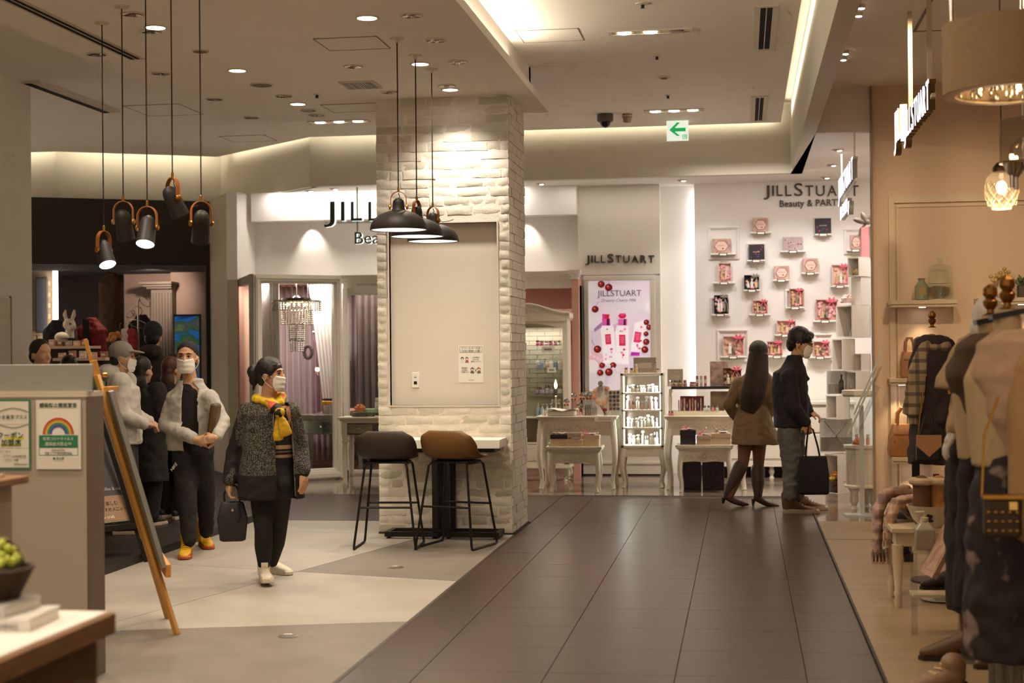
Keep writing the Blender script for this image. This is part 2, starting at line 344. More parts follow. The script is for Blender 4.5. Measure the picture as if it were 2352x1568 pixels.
def hatch(label, x0, x1, y0, y1, z):
    t = thing('access_hatch', label, 'ceiling hatch', ((x0 + x1) / 2, (y0 + y1) / 2, z)); w, h = (x1 - x0) / 2, (y1 - y0) / 2
    MB().box(-w, w, -h, -h + .006, -.004, 0).box(-w, w, h - .006, h, -.004, 0).box(-w, -w + .006, -h, h, -.004, 0).box(w - .006, w, -h, h, -.004, 0).build('joint', M('hatch_line', '8a7a64', .7), t)
    Bx(-w + .006, w - .006, -h + .006, h - .006, -.002, 0).build('panel', m_ceil, t)
hatch('square access hatch in the cafe ceiling left of the dome pendant rods', -2.862, -2.419, 9.95, 10.37, Z1)
hatch('access hatch in the cafe ceiling just left of the brick column top', -3.575, -3.05, 12.63, 13.07, Z1)
hatch('access hatch in the corridor ceiling beside the light trough', -1.747, -1.25, 11.8, 12.27, Z2)
hatch('dark outlined access hatch in the high ceiling over the dark shop', -6.2, -5.6, 14.6, 15.3, Z2)
hatch('faint access hatch in the high ceiling near the bulkhead corner', -6.0, -5.45, 16.9, 17.4, Z2)
def slotlight(label, x0, x1, y, z, on):
    t = thing('slot_light', label, 'ceiling light', ((x0 + x1) / 2, y, z)); w = (x1 - x0) / 2
    MB().box(-w, w, -.075, -.06, -.01, 0).box(-w, w, .06, .075, -.01, 0).box(-w, -w + .02, -.06, .06, -.01, 0).box(w - .02, w, -.06, .06, -.01, 0).build('frame', M('vent_white'), t)
    Bx(-w + .02, w - .02, -.06, .06, -.004, 0).build('trough', M('slot_inside', 'b9a778', .4, .3), t)
    for k in range(3):
        x = (-w + .02 + (2 * w - .04) * (k + .5) / 3); o = MB().lathe([(.055, -.002), (.055, -.012), (.03, -.016)], 20, (x, 0, 0)).build('lamp', m_lit if k in on else M('lamp_off'), t)
        if k in on: spot('slot_beam', ((x0 + x1) / 2 + x, y, z - .05), ((x0 + x1) / 2 + x, y, 0), 62 if x0 < -3 else 80 if y > 15 else 42, (1, .83, .63), 100, .8, .05)
slotlight('recessed slot light with two lit lamps at the top of the corridor ceiling', -1.029, -.369, 12.03, Z2, (0, 1))
slotlight('recessed slot light with three lamps above the exit sign', -1.008, -.378, 16.08, Z2, (0, 1, 2))
slotlight('recessed slot light with three lamps left of the brick column', -4.68, -4.0, 16.08, Z2, (0, 1, 2))
for y in (8, 5, 2): spot('slot_beam', (-.7, y, Z2 - .05), (-.7, y, 0), 100, (1, .81, .60), 100, .8, .1)
def sprinkler(label, x, y, z, r=.03):
    t = thing('sprinkler', label, 'sprinkler', (x, y, z)); MB().lathe([(r, 0), (r * .9, -.006), (r * .4, -.01)], 16).build('plate', m_rim, t); MB().lathe([(.012, -.008), (.012, -.03), (.018, -.034)], 10).build('head', m_black, t)
sprinkler('ceiling sprinkler with dark head at top edge of corridor', -.697, 11.05, Z2, .055); sprinkler('small sprinkler in the middle of the corridor ceiling', -.704, 13.05, Z2)
sprinkler('small sprinkler just before the far slot light', -.71, 15.1, Z2); sprinkler('small sprinkler in cafe ceiling below the grille', -3.45, 12.1, Z1); sprinkler('small sprinkler near the left corner of the cafe ceiling panel', -4.66, 13.9, Z2)
t = thing('smoke_detector', 'flat round smoke detector in the corridor ceiling', 'smoke detector', (-.696, 14.07, Z2)); MB().lathe([(.06, 0), (.06, -.008), (.045, -.014)], 24).build('base', m_rim, t); MB().lathe([(.035, -.012), (.03, -.022)], 16).build('sensor', M('grille'), t)
t = thing('smoke_detector', 'beige drum shaped detector next to the dome camera', 'smoke detector', (-1.2, 16.24, Z2)); MB().lathe([(.055, 0), (.055, -.035), (.045, -.045), (.045, -.08), (.035, -.09)], 20).build('body', M('det', '9c8d76', .6), t); MB().lathe([(.0555, -.018), (.0565, -.022), (.0555, -.026)], 20, cap=False).build('ring', m_rim, t)
t = thing('dome_camera', 'dark dome security camera under the far corridor ceiling', 'security camera', (-1.433, 16.2, Z2))
MB().lathe([(.085, 0), (.088, -.07), (.075, -.082), (.06, -.084)], 26).build('housing', M('cam_house', '5d5448', .5), t); MB().lathe([(.058, -.083), (.055, -.105), (.04, -.13), (.015, -.145), (.001, -.147)], 24).build('dome', M('cam_dome', '1b1614', .1), t)
# exit sign
t = thing('exit_sign', 'white illuminated exit sign with green left arrow under ceiling', 'exit sign', (-.69, 16.85, 3.945))
Bx(-.12, .12, -.02, .02, -.115, .115).build('housing', M('exit_white', 'eef2ea', .5, emit=.75, ecol='e2eee0'), t, bevel=.004)
Bx(-.14, .14, -.03, .03, .115, .125).build('bracket', m_rim, t)
mg = M('exit_green', '10b060', .5, emit=.55, ecol='12b464')
MB().prism([(-.09, .005), (-.005, .085), (.03, .085), (-.03, .025), (.09, .025), (.09, -.015), (-.03, -.015), (.03, -.065), (-.005, -.065)], -.023, -.0205, 'y').build('arrow', mg, t, smooth=0)
Bx(.055, .105, -.0225, -.0205, -.10, -.05).build('pictogram', mg, t); MB().box(.064, .096, -.0235, -.0225, -.096, -.056).build('doorway', M('exit_white'), t)
MB().prism([(.074, -.094), (.080, -.078), (.072, -.072), (.076, -.062), (.084, -.06), (.088, -.07), (.084, -.078), (.092, -.094), (.087, -.094), (.081, -.084), (.078, -.094)], -.0245, -.0236, 'y').build('running_figure', mg, t, smooth=0)
# right shop spot pairs
for (a, b, l) in ((1978, 18, 'first'), (1972, 36, 'second'), (1942, 123, 'third'), (1937, 137, 'fourth')):
    p = pz(a, b, 3.90); t = thing('small_spot', 'small lit ceiling spot by the right beam, %s from the top' % l, 'spotlight', (max(p.x, .74), p.y, 3.92))
    MB().lathe([(.03, 0), (.03, -.02), (.026, -.024)], 14).build('barrel', m_rim, t); MB().lathe([(.022, -.02), (.024, -.028), (.01, -.032)], 14).build('lens', m_lit, t)
t = thing('ceiling_panel_frame', 'large square ceiling hatch over the boutique at top right', 'ceiling hatch', (1.72, 11.1, 3.92)); w_, h_ = .42, .7
MB().box(-w_, w_, -h_, -h_ + .02, -.006, 0).box(-w_, w_, h_ - .02, h_, -.006, 0).box(-w_, -w_ + .02, -h_, h_, -.006, 0).box(w_ - .02, w_, -h_, h_, -.006, 0).build('joint', M('hatch_line'), t); Bx(-w_ + .02, w_ - .02, -h_ + .02, h_ - .02, -.003, 0).build('panel', m_ceil, t)
for (x, y, tx, ty, tz, p) in ((1.1, 10.5, 1.6, 14.2, 1.7, 145), (1.9, 10.5, 2.2, 14.2, 1.7, 145), (1.3, 11.5, 1.2, 12.2, 0, 85), (1.0, 8.5, 1.2, 9.5, 0, 60), (1.4, 6.5, 1.6, 7.2, .5, 60), (2.2, 7, 1.7, 6.4, 1.0, 90), (1.0, 4.2, 1.5, 5.6, 1.2, 80), (.95, 12.4, 1.0, 12.9, 0, 60)):
    spot('boutique_beam', (x, y, 3.88), (tx, ty, tz), p, (1, .73, .46), 56, .9, .04)
# soffit downlights of the cosmetics shop
for i, (x, y, lb) in enumerate(((-5.25, 18.05, 'leftmost tilted downlight under the white shop soffit'), (-4.9, 17.9, 'tilted downlight under shop soffit left of the hanging sign'), (-2.37, 17.92, 'tilted downlight under shop soffit right of the column'), (-.686, 17.95, 'tilted downlight above the bright white pillar'), (.967, 15.54, 'nearest of the three downlights by the blade sign'), (.985, 16.83, 'middle one of the three downlights by the blade sign'), (.981, 18.05, 'farthest of the three downlights by the blade sign'))):
    t = thing('tilted_downlight', lb, 'downlight', (x, y, ZS)); MB().lathe([(.062, 0), (.062, -.006), (.05, -.008)], 22).build('rim', m_rim, t)
    MB().lathe([(.05, -.003), (.046, -.012), (.02, -.014)], 20).build('recess', M('lamp_off'), t); MB().ell((.014, .008, -.012), (.026, .026, .008), 14, 8).build('lamp', m_lit, t)
# ------------------------------------------------------------------ brick column
m_brick = M('painted_brick', 'ece4d6', .62, var=.1, scale=5, bump=.3, bscale=45)
m_mortar = M('painted_mortar', 'e8dfd0', .75, bump=.3, bscale=70)
CX0, CX1, CY0, CY1 = -3.045, -1.915, 12.475, 13.35
pa, pb = py(893, 515, CY0), py(1145, 930, CY0)
RX0, RX1, RZ0, RZ1 = pa.x, pb.x, pb.z, pa.z
colm = struct(MB().box(CX0, RX0, CY0, CY1, 0, Z1).box(RX1, CX1, CY0, CY1, 0, Z1).box(RX0, RX1, CY0, CY1, 0, RZ0).box(RX0, RX1, CY0, CY1, RZ1, Z1).box(RX0, RX1, CY0 + .07, CY1, RZ0, RZ1).build('wall_column', m_mortar, smooth=0))
tag(colm, 'cream painted brick column in the middle of the cafe')
br = Bx(RX0 - .004, RX1 + .004, CY0 + .052, CY0 + .069, RZ0 - .004, RZ1 + .004).build('recess_panel', M('panel_cream', 'e0d6c6', .6), colm)
mb = MB(); q = .012
mb.box(RX0 - q, RX1 + q, CY0 - .012, CY0 + .06, RZ1, RZ1 + q).box(RX0 - q, RX1 + q, CY0 - .012, CY0 + .06, RZ0 - q, RZ0).box(RX0 - q, RX0, CY0 - .012, CY0 + .06, RZ0, RZ1).box(RX1, RX1 + q, CY0 - .012, CY0 + .06, RZ0, RZ1)
mb.build('recess_frame', M('panel_cream'), colm)
_b = [n for n in m_brick.node_tree.nodes if n.type == 'VALTORGB'][0]; _o = m_brick.node_tree.nodes.new('ShaderNodeObjectInfo'); _m = m_brick.node_tree.nodes.new('ShaderNodeMix'); _m.data_type = 'RGBA'; _m.blend_type = 'MULTIPLY'; _m.inputs[7].default_value = lin('d4d6cc')
m_brick.node_tree.links.new(_o.outputs['Random'], _m.inputs[0]); m_brick.node_tree.links.new(_b.outputs[0], _m.inputs[6]); m_brick.node_tree.links.new(_m.outputs[2], m_brick.node_tree.nodes['Principled BSDF'].inputs['Base Color'])
def brick_me(i, L, H, D=.0105):
    rnd = random.Random(i * 31 + int(L * 1000)); mb = MB(); nx, nz = 4, 3; vs = []; g = .0042
    def jit(s): return rnd.uniform(-s, s)
    fr = [[(L * a / nx + (g * 1.5 if a == 0 else -g * 1.5 if a == nx else 0) + jit(.005), -D + jit(.003) + (.006 if (a in (0, nx) or b in (0, nz)) else 0), H * b / nz + (g if b == 0 else -g if b == nz else 0) + jit(.004)) for a in range(nx + 1)] for b in range(nz + 1)]
    for row in fr: vs += row
    W = nx + 1; fs = [(b * W + a, b * W + a + 1, (b + 1) * W + a + 1, (b + 1) * W + a) for b in range(nz) for a in range(nx)]
    bd = [a for a in range(W)] + [b * W + nx for b in range(1, nz + 1)] + [nz * W + a for a in range(nx - 1, -1, -1)] + [b * W for b in range(nz - 1, 0, -1)]
    o = len(vs); vs += [(vs[i_][0], .002, vs[i_][2]) for i_ in bd]; n = len(bd)
    fs += [(bd[k], o + k, o + (k + 1) % n, bd[(k + 1) % n]) for k in range(n)]
    return mb.add(vs, fs).data('brick', m_brick, 50)
CH = Z1 / 48; bmes = {}
rnd = random.Random(5); nb = 0
def put_brick(x0, x1, z):
    global nb
    L = round((x1 - x0) / .01) * .01
    if L < .03: return
    k = (L, rnd.randrange(4))
    if k not in bmes: bmes[k] = brick_me(k[1], L, CH)
    o = mesh_copy('brick', bmes[k], (x0, CY0 + rnd.uniform(0, .007), z), colm, 0, ((x1 - x0) / L, 1, 1)); nb += 1
for j in range(48):
    z = j * CH; zc = z + CH / 2
    cuts = [CX0 - .006]; x = CX0 + (.11 if j % 2 else .22) + rnd.uniform(-.02, .02)
    while x < CX1 - .05: cuts.append(x); x += .23 + rnd.choice((0, 0, 0, -.115, .05)) + rnd.uniform(-.012, .012)
    cuts.append(CX1 + .006)
    for a, b in zip(cuts, cuts[1:]):
        if RZ0 - .03 < zc < RZ1 + .03:
            if a < RX0 - .02: put_brick(a, min(b, RX0 - .012), z)
            if b > RX1 + .02: put_brick(max(a, RX1 + .012), b, z)
        else: put_brick(a, b, z)
# right side face: foreshortened bricks, one joined part
mb = MB()
for j in range(48):
    z = j * CH; y = CY0 + .004; e = .11 if j % 2 else 0; k = 0
    while y < CY1 - .02:
        y1 = min(y + (.11 if (k == 0 and e) else .225), CY1); d = rnd.uniform(.004, .012); s0 = len(mb.v)
        mb.box(CX1, CX1 + d, y + .003, y1 - .003, z + .003, z + CH - .003); y = y1; k += 1
s = mb.build('side_bricks', m_brick, colm, smooth=0); s['kind'] = 'stuff'
struct(MB().box(CX0 - .004, CX1 + .02, CY0 - .02, CY1, 0, .012).build('baseboard_column', M('dark_trim')))
# notice and socket in the recess
yR = CY0 + .052
a, b = py(1053, 793, yR), py(1111, 878, yR)
t = thing('paper_notice', 'white paper notice with black japanese writing on recess panel', 'notice', (a.x, yR, b.z)); W_, H_ = b.x - a.x, a.z - b.z
Bx(0, W_, -.003, -.001, 0, H_).build('sheet', M('paper', 'f2ede2', .7), t)
ink = M('ink', '2c2622', .7); W1 = W_
MB().box(.01, W1 - .01, -.0036, -.003, H_ - .062, H_ - .060).box(.01, W1 - .01, -.0036, -.003, H_ - .012, H_ - .010).box(.01, .012, -.0036, -.003, H_ - .062, H_ - .01).box(W1 - .012, W1 - .01, -.0036, -.003, H_ - .062, H_ - .01).build('heading_frame', ink, t)
for (s, x, z, sz) in (('フリースペースを', W1 / 2, H_ - .032, .021), ('ご利用の皆様へお願い', W1 / 2, H_ - .055, .0185)): text('heading', s, sz, ink, t, (x, -.004, z), align='CENTER', ext=.0003)
for (s, x, z) in (('ご利用時は', .115, H_ - .107), ('マスクを', .12, H_ - .124), ('着用して下さい', .106, H_ - .141), ('長時間の', .025, H_ - .195), ('ご利用は', .025, H_ - .212), ('ご遠慮下さい', .018, H_ - .229)): text('line', s, .013, ink, t, (x, -.004, z), ext=.0003)
text('line', 'Tokyu Plaza', .010, ink, t, (W1 / 2, -.004, .018), align='CENTER', ext=.0003)
def mini_person(x, z, hair, top, s=1):
    MB().prism([(x - .016 * s, z - .03 * s), (x + .016 * s, z - .03 * s), (x + .01 * s, z - .008 * s), (x - .01 * s, z - .008 * s)], -.0042, -.0036, 'y').build('figure_body', top, t, smooth=0)
    MB().prism([(x + .013 * s * math.cos(k * PI / 6), z + .004 + .014 * s * math.sin(k * PI / 6)) for k in range(12)], -.0040, -.0034, 'y').build('figure_hair', hair, t, smooth=0)
    MB().prism([(x + .009 * s * math.cos(k * PI / 6), z + .009 * s * math.sin(k * PI / 6)) for k in range(12)], -.0045, -.0038, 'y').build('figure_face', M('fig_face', 'f0d8c4', .7), t, smooth=0)
mini_person(.032, H_ - .115, ink, M('fig_white', 'e4e0d8', .7)); mini_person(.072, H_ - .115, M('fig_brown', '8a3a30', .7), M('fig_red', 'b8584c', .7)); mini_person(.115, H_ - .205, ink, M('fig_grey', '6a625c', .7)); mini_person(.175, H_ - .205, M('fig_tan', 'a05a28', .7), M('fig_grey'))
MB().prism([(.12, H_ - .24), (.124, H_ - .24), (.172, H_ - .182), (.168, H_ - .182)], -.0048, -.0044, 'y').prism([(.168, H_ - .24), (.172, H_ - .24), (.124, H_ - .182), (.12, H_ - .182)], -.0048, -.0044, 'y').build('cross_mark', ink, t, smooth=0)
a, b = py(946, 855, yR), py(963, 890, yR)
t = thing('wall_socket', 'white wall socket with black outlet low in the recess', 'socket', (a.x, yR, b.z)); w_, h_ = b.x - a.x, a.z - b.z
Bx(0, w_, -.008, 0, 0, h_).build('plate', M('paper'), t, bevel=.002); Bx(w_ * .3, w_ * .72, -.0095, -.008, h_ * .22, h_ * .42).build('port', M('vent_black'), t)
for k in (.38, .56): Bx(w_ * k, w_ * (k + .06), -.0095, -.008, h_ * .62, h_ * .74).build('hole', M('vent_black'), t)
for zz in (.0,): pass
# ------------------------------------------------------------------ cosmetics shop shell
m_pink = M('pink_wall', 'd8aa96', .7); m_cream = M('shop_cream', 'd8d2c6', .6); m_frame = M('frame_white', 'e6e2da', .4)
YF = 18.35
PX0, PX1 = py(1330, 800, YF).x, py(1518, 800, YF).x          # poster wall
struct(Bx(PX0, PX1, YF, YF + .3, 0, ZS).build('wall_poster', m_cream))
mb = MB(); zj = py(1400, 632, YF).z
mb.box(PX0, PX1, YF - .003, YF + .01, zj - .004, zj + .004).build('trim_6', M('joint', '6a6056', .7))['kind'] = 'structure'
struct(MB().box(PX0, PX1 + .02, YF - .02, YF, .02, .16).box(PX0, PX1 + .02, YF - .03, YF, .14, .165).build('baseboard_poster', m_cream)); struct(Bx(PX0, PX1, YF - .012, YF, 0, .02).build('baseboard_gap', m_dark))
GX0 = py(1597, 700, 18.45).x
struct(Bx(PX1, GX0 + .03, 18.62, 18.72, 0, ZS).build('wall_recess', m_shopwhite))
gw = struct(Bx(GX0, 3, 18.45, 18.5, .0, ZS).build('wall_gifts', m_shopwhite))
struct(Bx(GX0, 3, 18.43, 18.45, 0, .12).build('baseboard_gifts', M('kick_dark', '4a433c', .6)))
o = area('recess_light', (GX0 + .02, 18.56, 1.8), (0, 0, 0), .05, 3.3, 5, (1, .97, .93))
o.rotation_euler = (Vector((-1, .25, 0))).to_track_quat('-Z', 'Y').to_euler()
# left part: header beam, set-back wall, angled returns, pink room behind
HX1 = PX0
struct(Bx(-6.05, HX1, 18.2, 18.34, 3.165, ZS).build('wall_header', m_shopwhite)); struct(Bx(-6.1, HX1, 18.34, 18.46, 3.165, 3.2).build('ceiling', m_shopwhite))
struct(Bx(-6.1, HX1, 18.46, 18.56, 2.43, 3.2).build('wall_over_windows', m_shopwhite))
struct(MB().prism([(-6.15, 17.95), (-6.04, 18.92), (-6.2, 18.95), (-6.3, 17.99)], 2.43, ZS).build('wall_return', m_shopwhite, smooth=0))
struct(MB().prism([(-6.15, 17.95), (-6.3, 18.0), (-6.9, 19.05), (-6.77, 19.0)], 0, ZS).build('wall_pillar', M('greige', 'b4aa94', .6), smooth=0)); struct(MB().prism([(-6.36, 18.28), (-6.44, 18.44), (-6.46, 18.43), (-6.38, 18.27)], 0, ZS - .01).build('trim_7', M('greige2', 'c0b6a0', .5), smooth=0))
struct(Bx(-6.15, HX1, 17.98, 18.95, 2.40, 2.44).build('ceiling', m_cream))
struct(Bx(-6.3, HX1 + .1, 19.9, 20.0, 0, 2.5).build('wall_pink', m_pink)); struct(Bx(HX1 - .06, HX1 - .0, 18.3, 19.95, 0, 2.45).build('wall_pink', m_pink)); struct(Bx(-6.3, HX1, 18.9, 20.0, 2.42, 2.47).build('ceiling', m_pink))
struct(MB().prism([(-6.15, 18.0), (-6.25, 18.0), (-6.35, 19.95), (-6.25, 19.95)], 0, 2.45).build('wall_pink', m_pink, smooth=0))
# cornices
def cornice(name, x0, x1, y, z, m, r=False):
    prof = [(0, 0), (-.03, 0), (-.03, .02), (-.05, .035), (-.055, .05), (-.09, .085), (-.09, .1), (0, .1)]
    return struct(MB().prism([(y + a, z + b) for a, b in prof], x0, x1, 'x').build(name, m, smooth=0))
cornice('trim_8', -4.85, -3.05, 17.9, 2.355, m_frame); struct(Bx(-4.8, -3.0, 17.9, 18.0, 2.22, 2.36).build('trim_9', m_frame))
cornice('trim_10', -3.0, py(1333, 620, 17.95).x - .05, 18.05, 2.37, m_frame); struct(Bx(-3.0, HX1 + .02, 18.05, 18.15, 2.27, 2.38).build('trim_11', m_frame))
mb = MB(); cxr = py(1322, 620, 17.95).x
for k, (w_, z0, z1) in enumerate(((.055, 2.37, 2.40), (.075, 2.40, 2.43), (.095, 2.43, 2.48))): mb.box(cxr - w_, cxr + w_ * .6, 17.93 - w_ * .5, 18.1, z0, z1)
struct(mb.build('trim_12', m_shopwhite)); struct(Bx(cxr - .05, cxr + .03, 17.97, 18.3, 0, 2.38).build('wall_pilaster', m_pink)); struct(Bx(cxr + .03, HX1 + .01, 18.1, 18.34, 0, 2.3).build('wall_gap', M('gap_dark', '3a332c', .6)))
struct(Bx(-2.9, cxr, 19.3, 19.35, 1.9, 2.05).build('trim_13', M('pink_light', 'e6c4b6', .6)))
# lights of this shop
area('shop_light', (-4.2, 18.4, 2.39), (0, 0, 0), 2.6, .5, 26, (1, .88, .78)); area('shop_light', (-2.4, 18.6, 2.4), (0, 0, 0), .7, .5, 15, (1, .88, .78))
area('shop_light', (.6, 17.2, ZS - .01), (math.radians(24), 0, 0), 2.4, .3, 9, (1, .91, .83)); area('shop_light', (-1.4, 17.95, ZS - .01), (math.radians(0), 0, 0), 1.6, .2, 4, (1, .90, .80))
area('shop_light', (-4.2, 18.05, ZS - .01), (math.radians(10), 0, 0), 3.2, .15, 30, (1, .88, .78)); area('shop_light', (1.6, 16.2, ZS - .01), (0, 0, 0), 1.6, 1.2, 40, (1, .91, .82))
area('window_fill', (-5.45, 18.25, 2.385), (0, 0, 0), 1.0, .5, 58, (1, .88, .80))  # added fill without a fixture, brightens the display window interior
for y in (15.54, 16.83): spot('tower_spot', (.97, y, ZS - .03), (1.15, y + .5, .9), 150, (1, .92, .84), 80, .6, .03)
for x in (-5.35, -2.62): spot('wall_washer', (x, 18.33, 3.15), (x + .02, 18.46, 2.8), 16, (1, .9, .78), 75, .7, .03)
for x in (-.4, .5, 1.2): spot('gift_wall_spot', (x, 17.0, ZS - .02), (x + .1, 18.45, 1.6), 38, (1, .94, .92), 75, .5, .02)
# signs on walls
m_sign = M('sign_dark', '443c34', .5, .2)
def signtext(name, s, x0, x1, yb, hh, Y, mat, ext=.012, parent=None, off=0, sc=None):
    a, b = py(x0, yb, Y), py(x1, yb, Y); t = text(name, s, .1, mat, parent, (0, 0, 0), ext=ext, offset=off)
    w_ = max(v.co.x for v in t.data.vertices) - min(v.co.x for v in t.data.vertices); x00 = min(v.co.x for v in t.data.vertices); h_ = max(v.co.y for v in t.data.vertices)
    hz = abs(py(x0, yb - hh, Y).z - a.z); sx, sy = (b.x - a.x) / w_, hz / h_
    t.location = (a.x - x00 * sx, Y, a.z); t.scale = (sx, sy, 1); return t
def brand(label, x0, x1, yb, hS, Y, mat, ext=.012, name='wall_sign'):
    """JILLSTUART lettering: S a little taller than the rest; each letter a part"""
    t = thing(name, label, 'sign', (0, 0, 0)); s = 'JILLSTUART'; W = [.50, .16, .52, .52, .72, .68, .74, .80, .72, .68]; gap = .22; tot = sum(W) + gap * 9; u = (x1 - x0) / tot; x = x0
    for i, c in enumerate(s): signtext('letter', c, x, x + W[i] * u, yb, hS if c == 'S' else hS * .83, Y, mat, ext, t); x += (W[i] + gap) * u
    return t
brand('dark raised JILLSTUART letters on cream wall above the lit poster', 1344, 1503, 603, 20, YF - .014, m_sign)
t = brand('dark raised JILLSTUART and Beauty & PARTY letters on the gift wall', 1754, 1972, 450, 29, 18.436, m_sign)
signtext('line', 'Beauty & PARTY', 1791, 1936, 475, 15, 18.436, m_sign, .01, t)
# hanging double sign left of the column
t = thing('hanging_sign', 'hanging JILLSTUART Beauty sign of dark letters with white edges', 'sign', (0, 0, 0)); YS = 17.80
m_sgn = M('sign_face', '2e3a34', .4); m_edge = M('sign_edge', 'eef4f0', .5, emit=1.1, ecol='eaf4f0')
W = [.50, .16, .52, .52, .72, .68, .74, .80, .72, .68]; u = 430 / (sum(W) + .30 * 9); x = 744
for i, c in enumerate('JILLSTUART'):
    b_ = signtext('letter_body', c, x + 3, x + W[i] * u + 3, 508, 46 if c == 'S' else 44, YS + .02, m_edge, .016, t); signtext('letter_face', c, x, x + W[i] * u, 507, 46 if c == 'S' else 44, YS - .002, m_sgn, .004, t); x += (W[i] + .30) * u
signtext('letter_body', 'Beauty & PARTY', 817, 1100, 561, 27, YS + .02, m_edge, .012, t); signtext('letter_face', 'Beauty & PARTY', 815, 1098, 560, 27, YS - .002, m_sgn, .003, t)
for xx, z0 in ((820, 575), (1080, 575)): a, b = py(xx, 432, YS + .03), py(xx, 560, YS + .03); Bx(a.x - .008, a.x + .008, YS + .03, YS + .046, b.z, ZS).build('rod', M('rod_grey', 'a8a098', .4, .6), t)
a, b = py(745, 511, YS), py(1195, 505, YS); Bx(a.x, b.x, YS + .03, YS + .05, a.z - .012, a.z + .012).build('rail', M('rod_clear', 'b8c4bc', .2, .2), t)
# blade sign by the right wall, seen almost edge-on (faces the corridor)
def blade(label, X, y0, y1, z0, z1, s, name, side, s2=None):
    t = thing(name, label, 'sign', (0, 0, 0))
    def row(s, y0, y1, z0, z1):
        W = {'I': .16, 'J': .5, 'L': .52, 'y': .5, 'b': .5, ' ': .3, 'e': .5, 'a': .5, 'u': .5, 't': .3, '&': .7}; tot = sum(W.get(c, .7) + .22 for c in s); u = (y0 - y1) / tot; y = y0
        for c in s:
            wd = W.get(c, .7)
            if c != ' ':
                for (m_, dx, ex, nm) in ((side, .0, .022, 'letter_body'), (M('sign_glow', 'f4f0ff', .5, emit=1.25, ecol='f2eeff'), -.025, .003, 'letter_face')):
                    o = text(nm, c, .1, m_, t, (0, 0, 0), ext=ex); xs_ = [v.co.x for v in o.data.vertices]; ys_ = [v.co.y for v in o.data.vertices]
                    sx = wd * u / max(max(xs_) - min(xs_), .02); sy = (z1 - z0) / max(ys_) if c not in 'y' else (z1 - z0) / .075
                    o.scale = (sx, sy, 1); o.rotation_euler = (PI / 2, 0, -PI / 2); o.location = (X + dx, y + min(xs_) * sx, z0)
            y -= (wd + .22) * u
    row(s, y0, y1, z0, z1)
    if s2: row(*s2)
    return t
a = px(1931, 445, 1.02); b = px(1966, 385, 1.02)
bs = blade('bright white JILLSTUART Beauty blade sign hanging beside the pink gift box', 1.02, a.y, b.y, 3.05, 3.25, 'JILLSTUART', 'blade_sign', M('sign_side', 'b8bab4', .4), s2=('Beauty', a.y - .3, b.y + .5, 2.82, 2.95))
for yy in (a.y - .2, b.y + .15): Bx(1.012, 1.028, yy - .008, yy + .008, 3.2, ZS).build('rod', m_white, bs)
Bx(1.015, 1.03, b.y, a.y, 3.02, 3.05).build('rail', m_white, bs)
bs = blade('bright white JILL by JILLSTUART blade sign hanging in the boutique', 1.2, 11.32, 9.8, 3.035, 3.22, 'JILLSTUART', 'blade_sign', M('sign_gold', '7a5c38', .4, .4), s2=('JILL', 12.05, 11.38, 3.09, 3.33))
for (c, y0) in (('by', 11.37),):
    o = text('letter_face', 'by', .11, M('sign_glow'), bs, (1.17, y0, 3.05), (PI / 2, 0, -PI / 2), ext=.02)
for yy, z0 in ((11.1, 3.15), (9.98, 3.1)): Bx(1.185, 1.215, yy - .015, yy + .015, z0, 3.92).build('rod', M('cream_rod', 'd8c4a4', .4), bs)
Bx(1.19, 1.215, 9.8, 12.05, 3.10, 3.125).build('rail', M('cream_rod'), bs)
# ------------------------------------------------------------------ lit poster
A, B = py(1352, 645, YF), py(1496, 897, YF); PW, PH = B.x - A.x, A.z - B.z
t = thing('lightbox_poster', 'backlit cherry milk poster with pink bottles and red cherries', 'poster', (A.x, YF, B.z))
mb = MB()
for (q, d) in ((.055, .02), (.03, .035)): mb.box(-q, PW + q, -d, 0, PH, PH + q).box(-q, PW + q, -d, 0, -q - .9, -.0 if q > .04 else 0).box(-q, 0, -d, 0, -.9, PH).box(PW, PW + q, -d, 0, -.9, PH)
mb = MB(); q = .06
mb.box(-q, PW + q, -.03, 0, PH, PH + q).box(-q, PW + q, -.03, 0, -q, 0).box(-q, 0, -.03, 0, 0, PH).box(PW, PW + q, -.03, 0, 0, PH).build('frame', m_cream, t, bevel=.008)
def E(n, c, s=.42): return M('print_' + n, c, .6, emit=s * .8, ecol=c)
def scr(x, y): return (x - 135) / 785 * PW, PH - (y - 75) / 1440 * PH       # from crop pixels of the poster
Bx(0, PW, -.012, 0, 0, PH).build('screen', M('print_screen', 'ece4ee', .6, emit=.34, ecol='ebe3ef', col2='e6d4e4', scale=2.5), t); lay = [.0125]
bm_ = [x for x in MATS['print_screen'].node_tree.nodes if x.type == 'BSDF_PRINCIPLED'][0]; MATS['print_screen'].node_tree.links.new([x for x in MATS['print_screen'].node_tree.nodes if x.type == 'VALTORGB'][0].outputs[0], bm_.inputs['Emission Color'])
def shp(name, poly, c, par=None, s=.42):
    lay[0] += .00012; P = [scr(*p) for p in poly]
    P = [(min(max(a, 0), PW), min(max(b, 0), PH)) for a, b in P]
    return MB().prism(P, -lay[0] - .0004, -lay[0], 'y').build(name, E(c, c, s), par or t, smooth=0)
def circ(x, y, r, n=16, ry=None): return [(x + r * math.cos(2 * PI * k / n), y + (ry or r) * math.sin(2 * PI * k / n)) for k in range(n)]
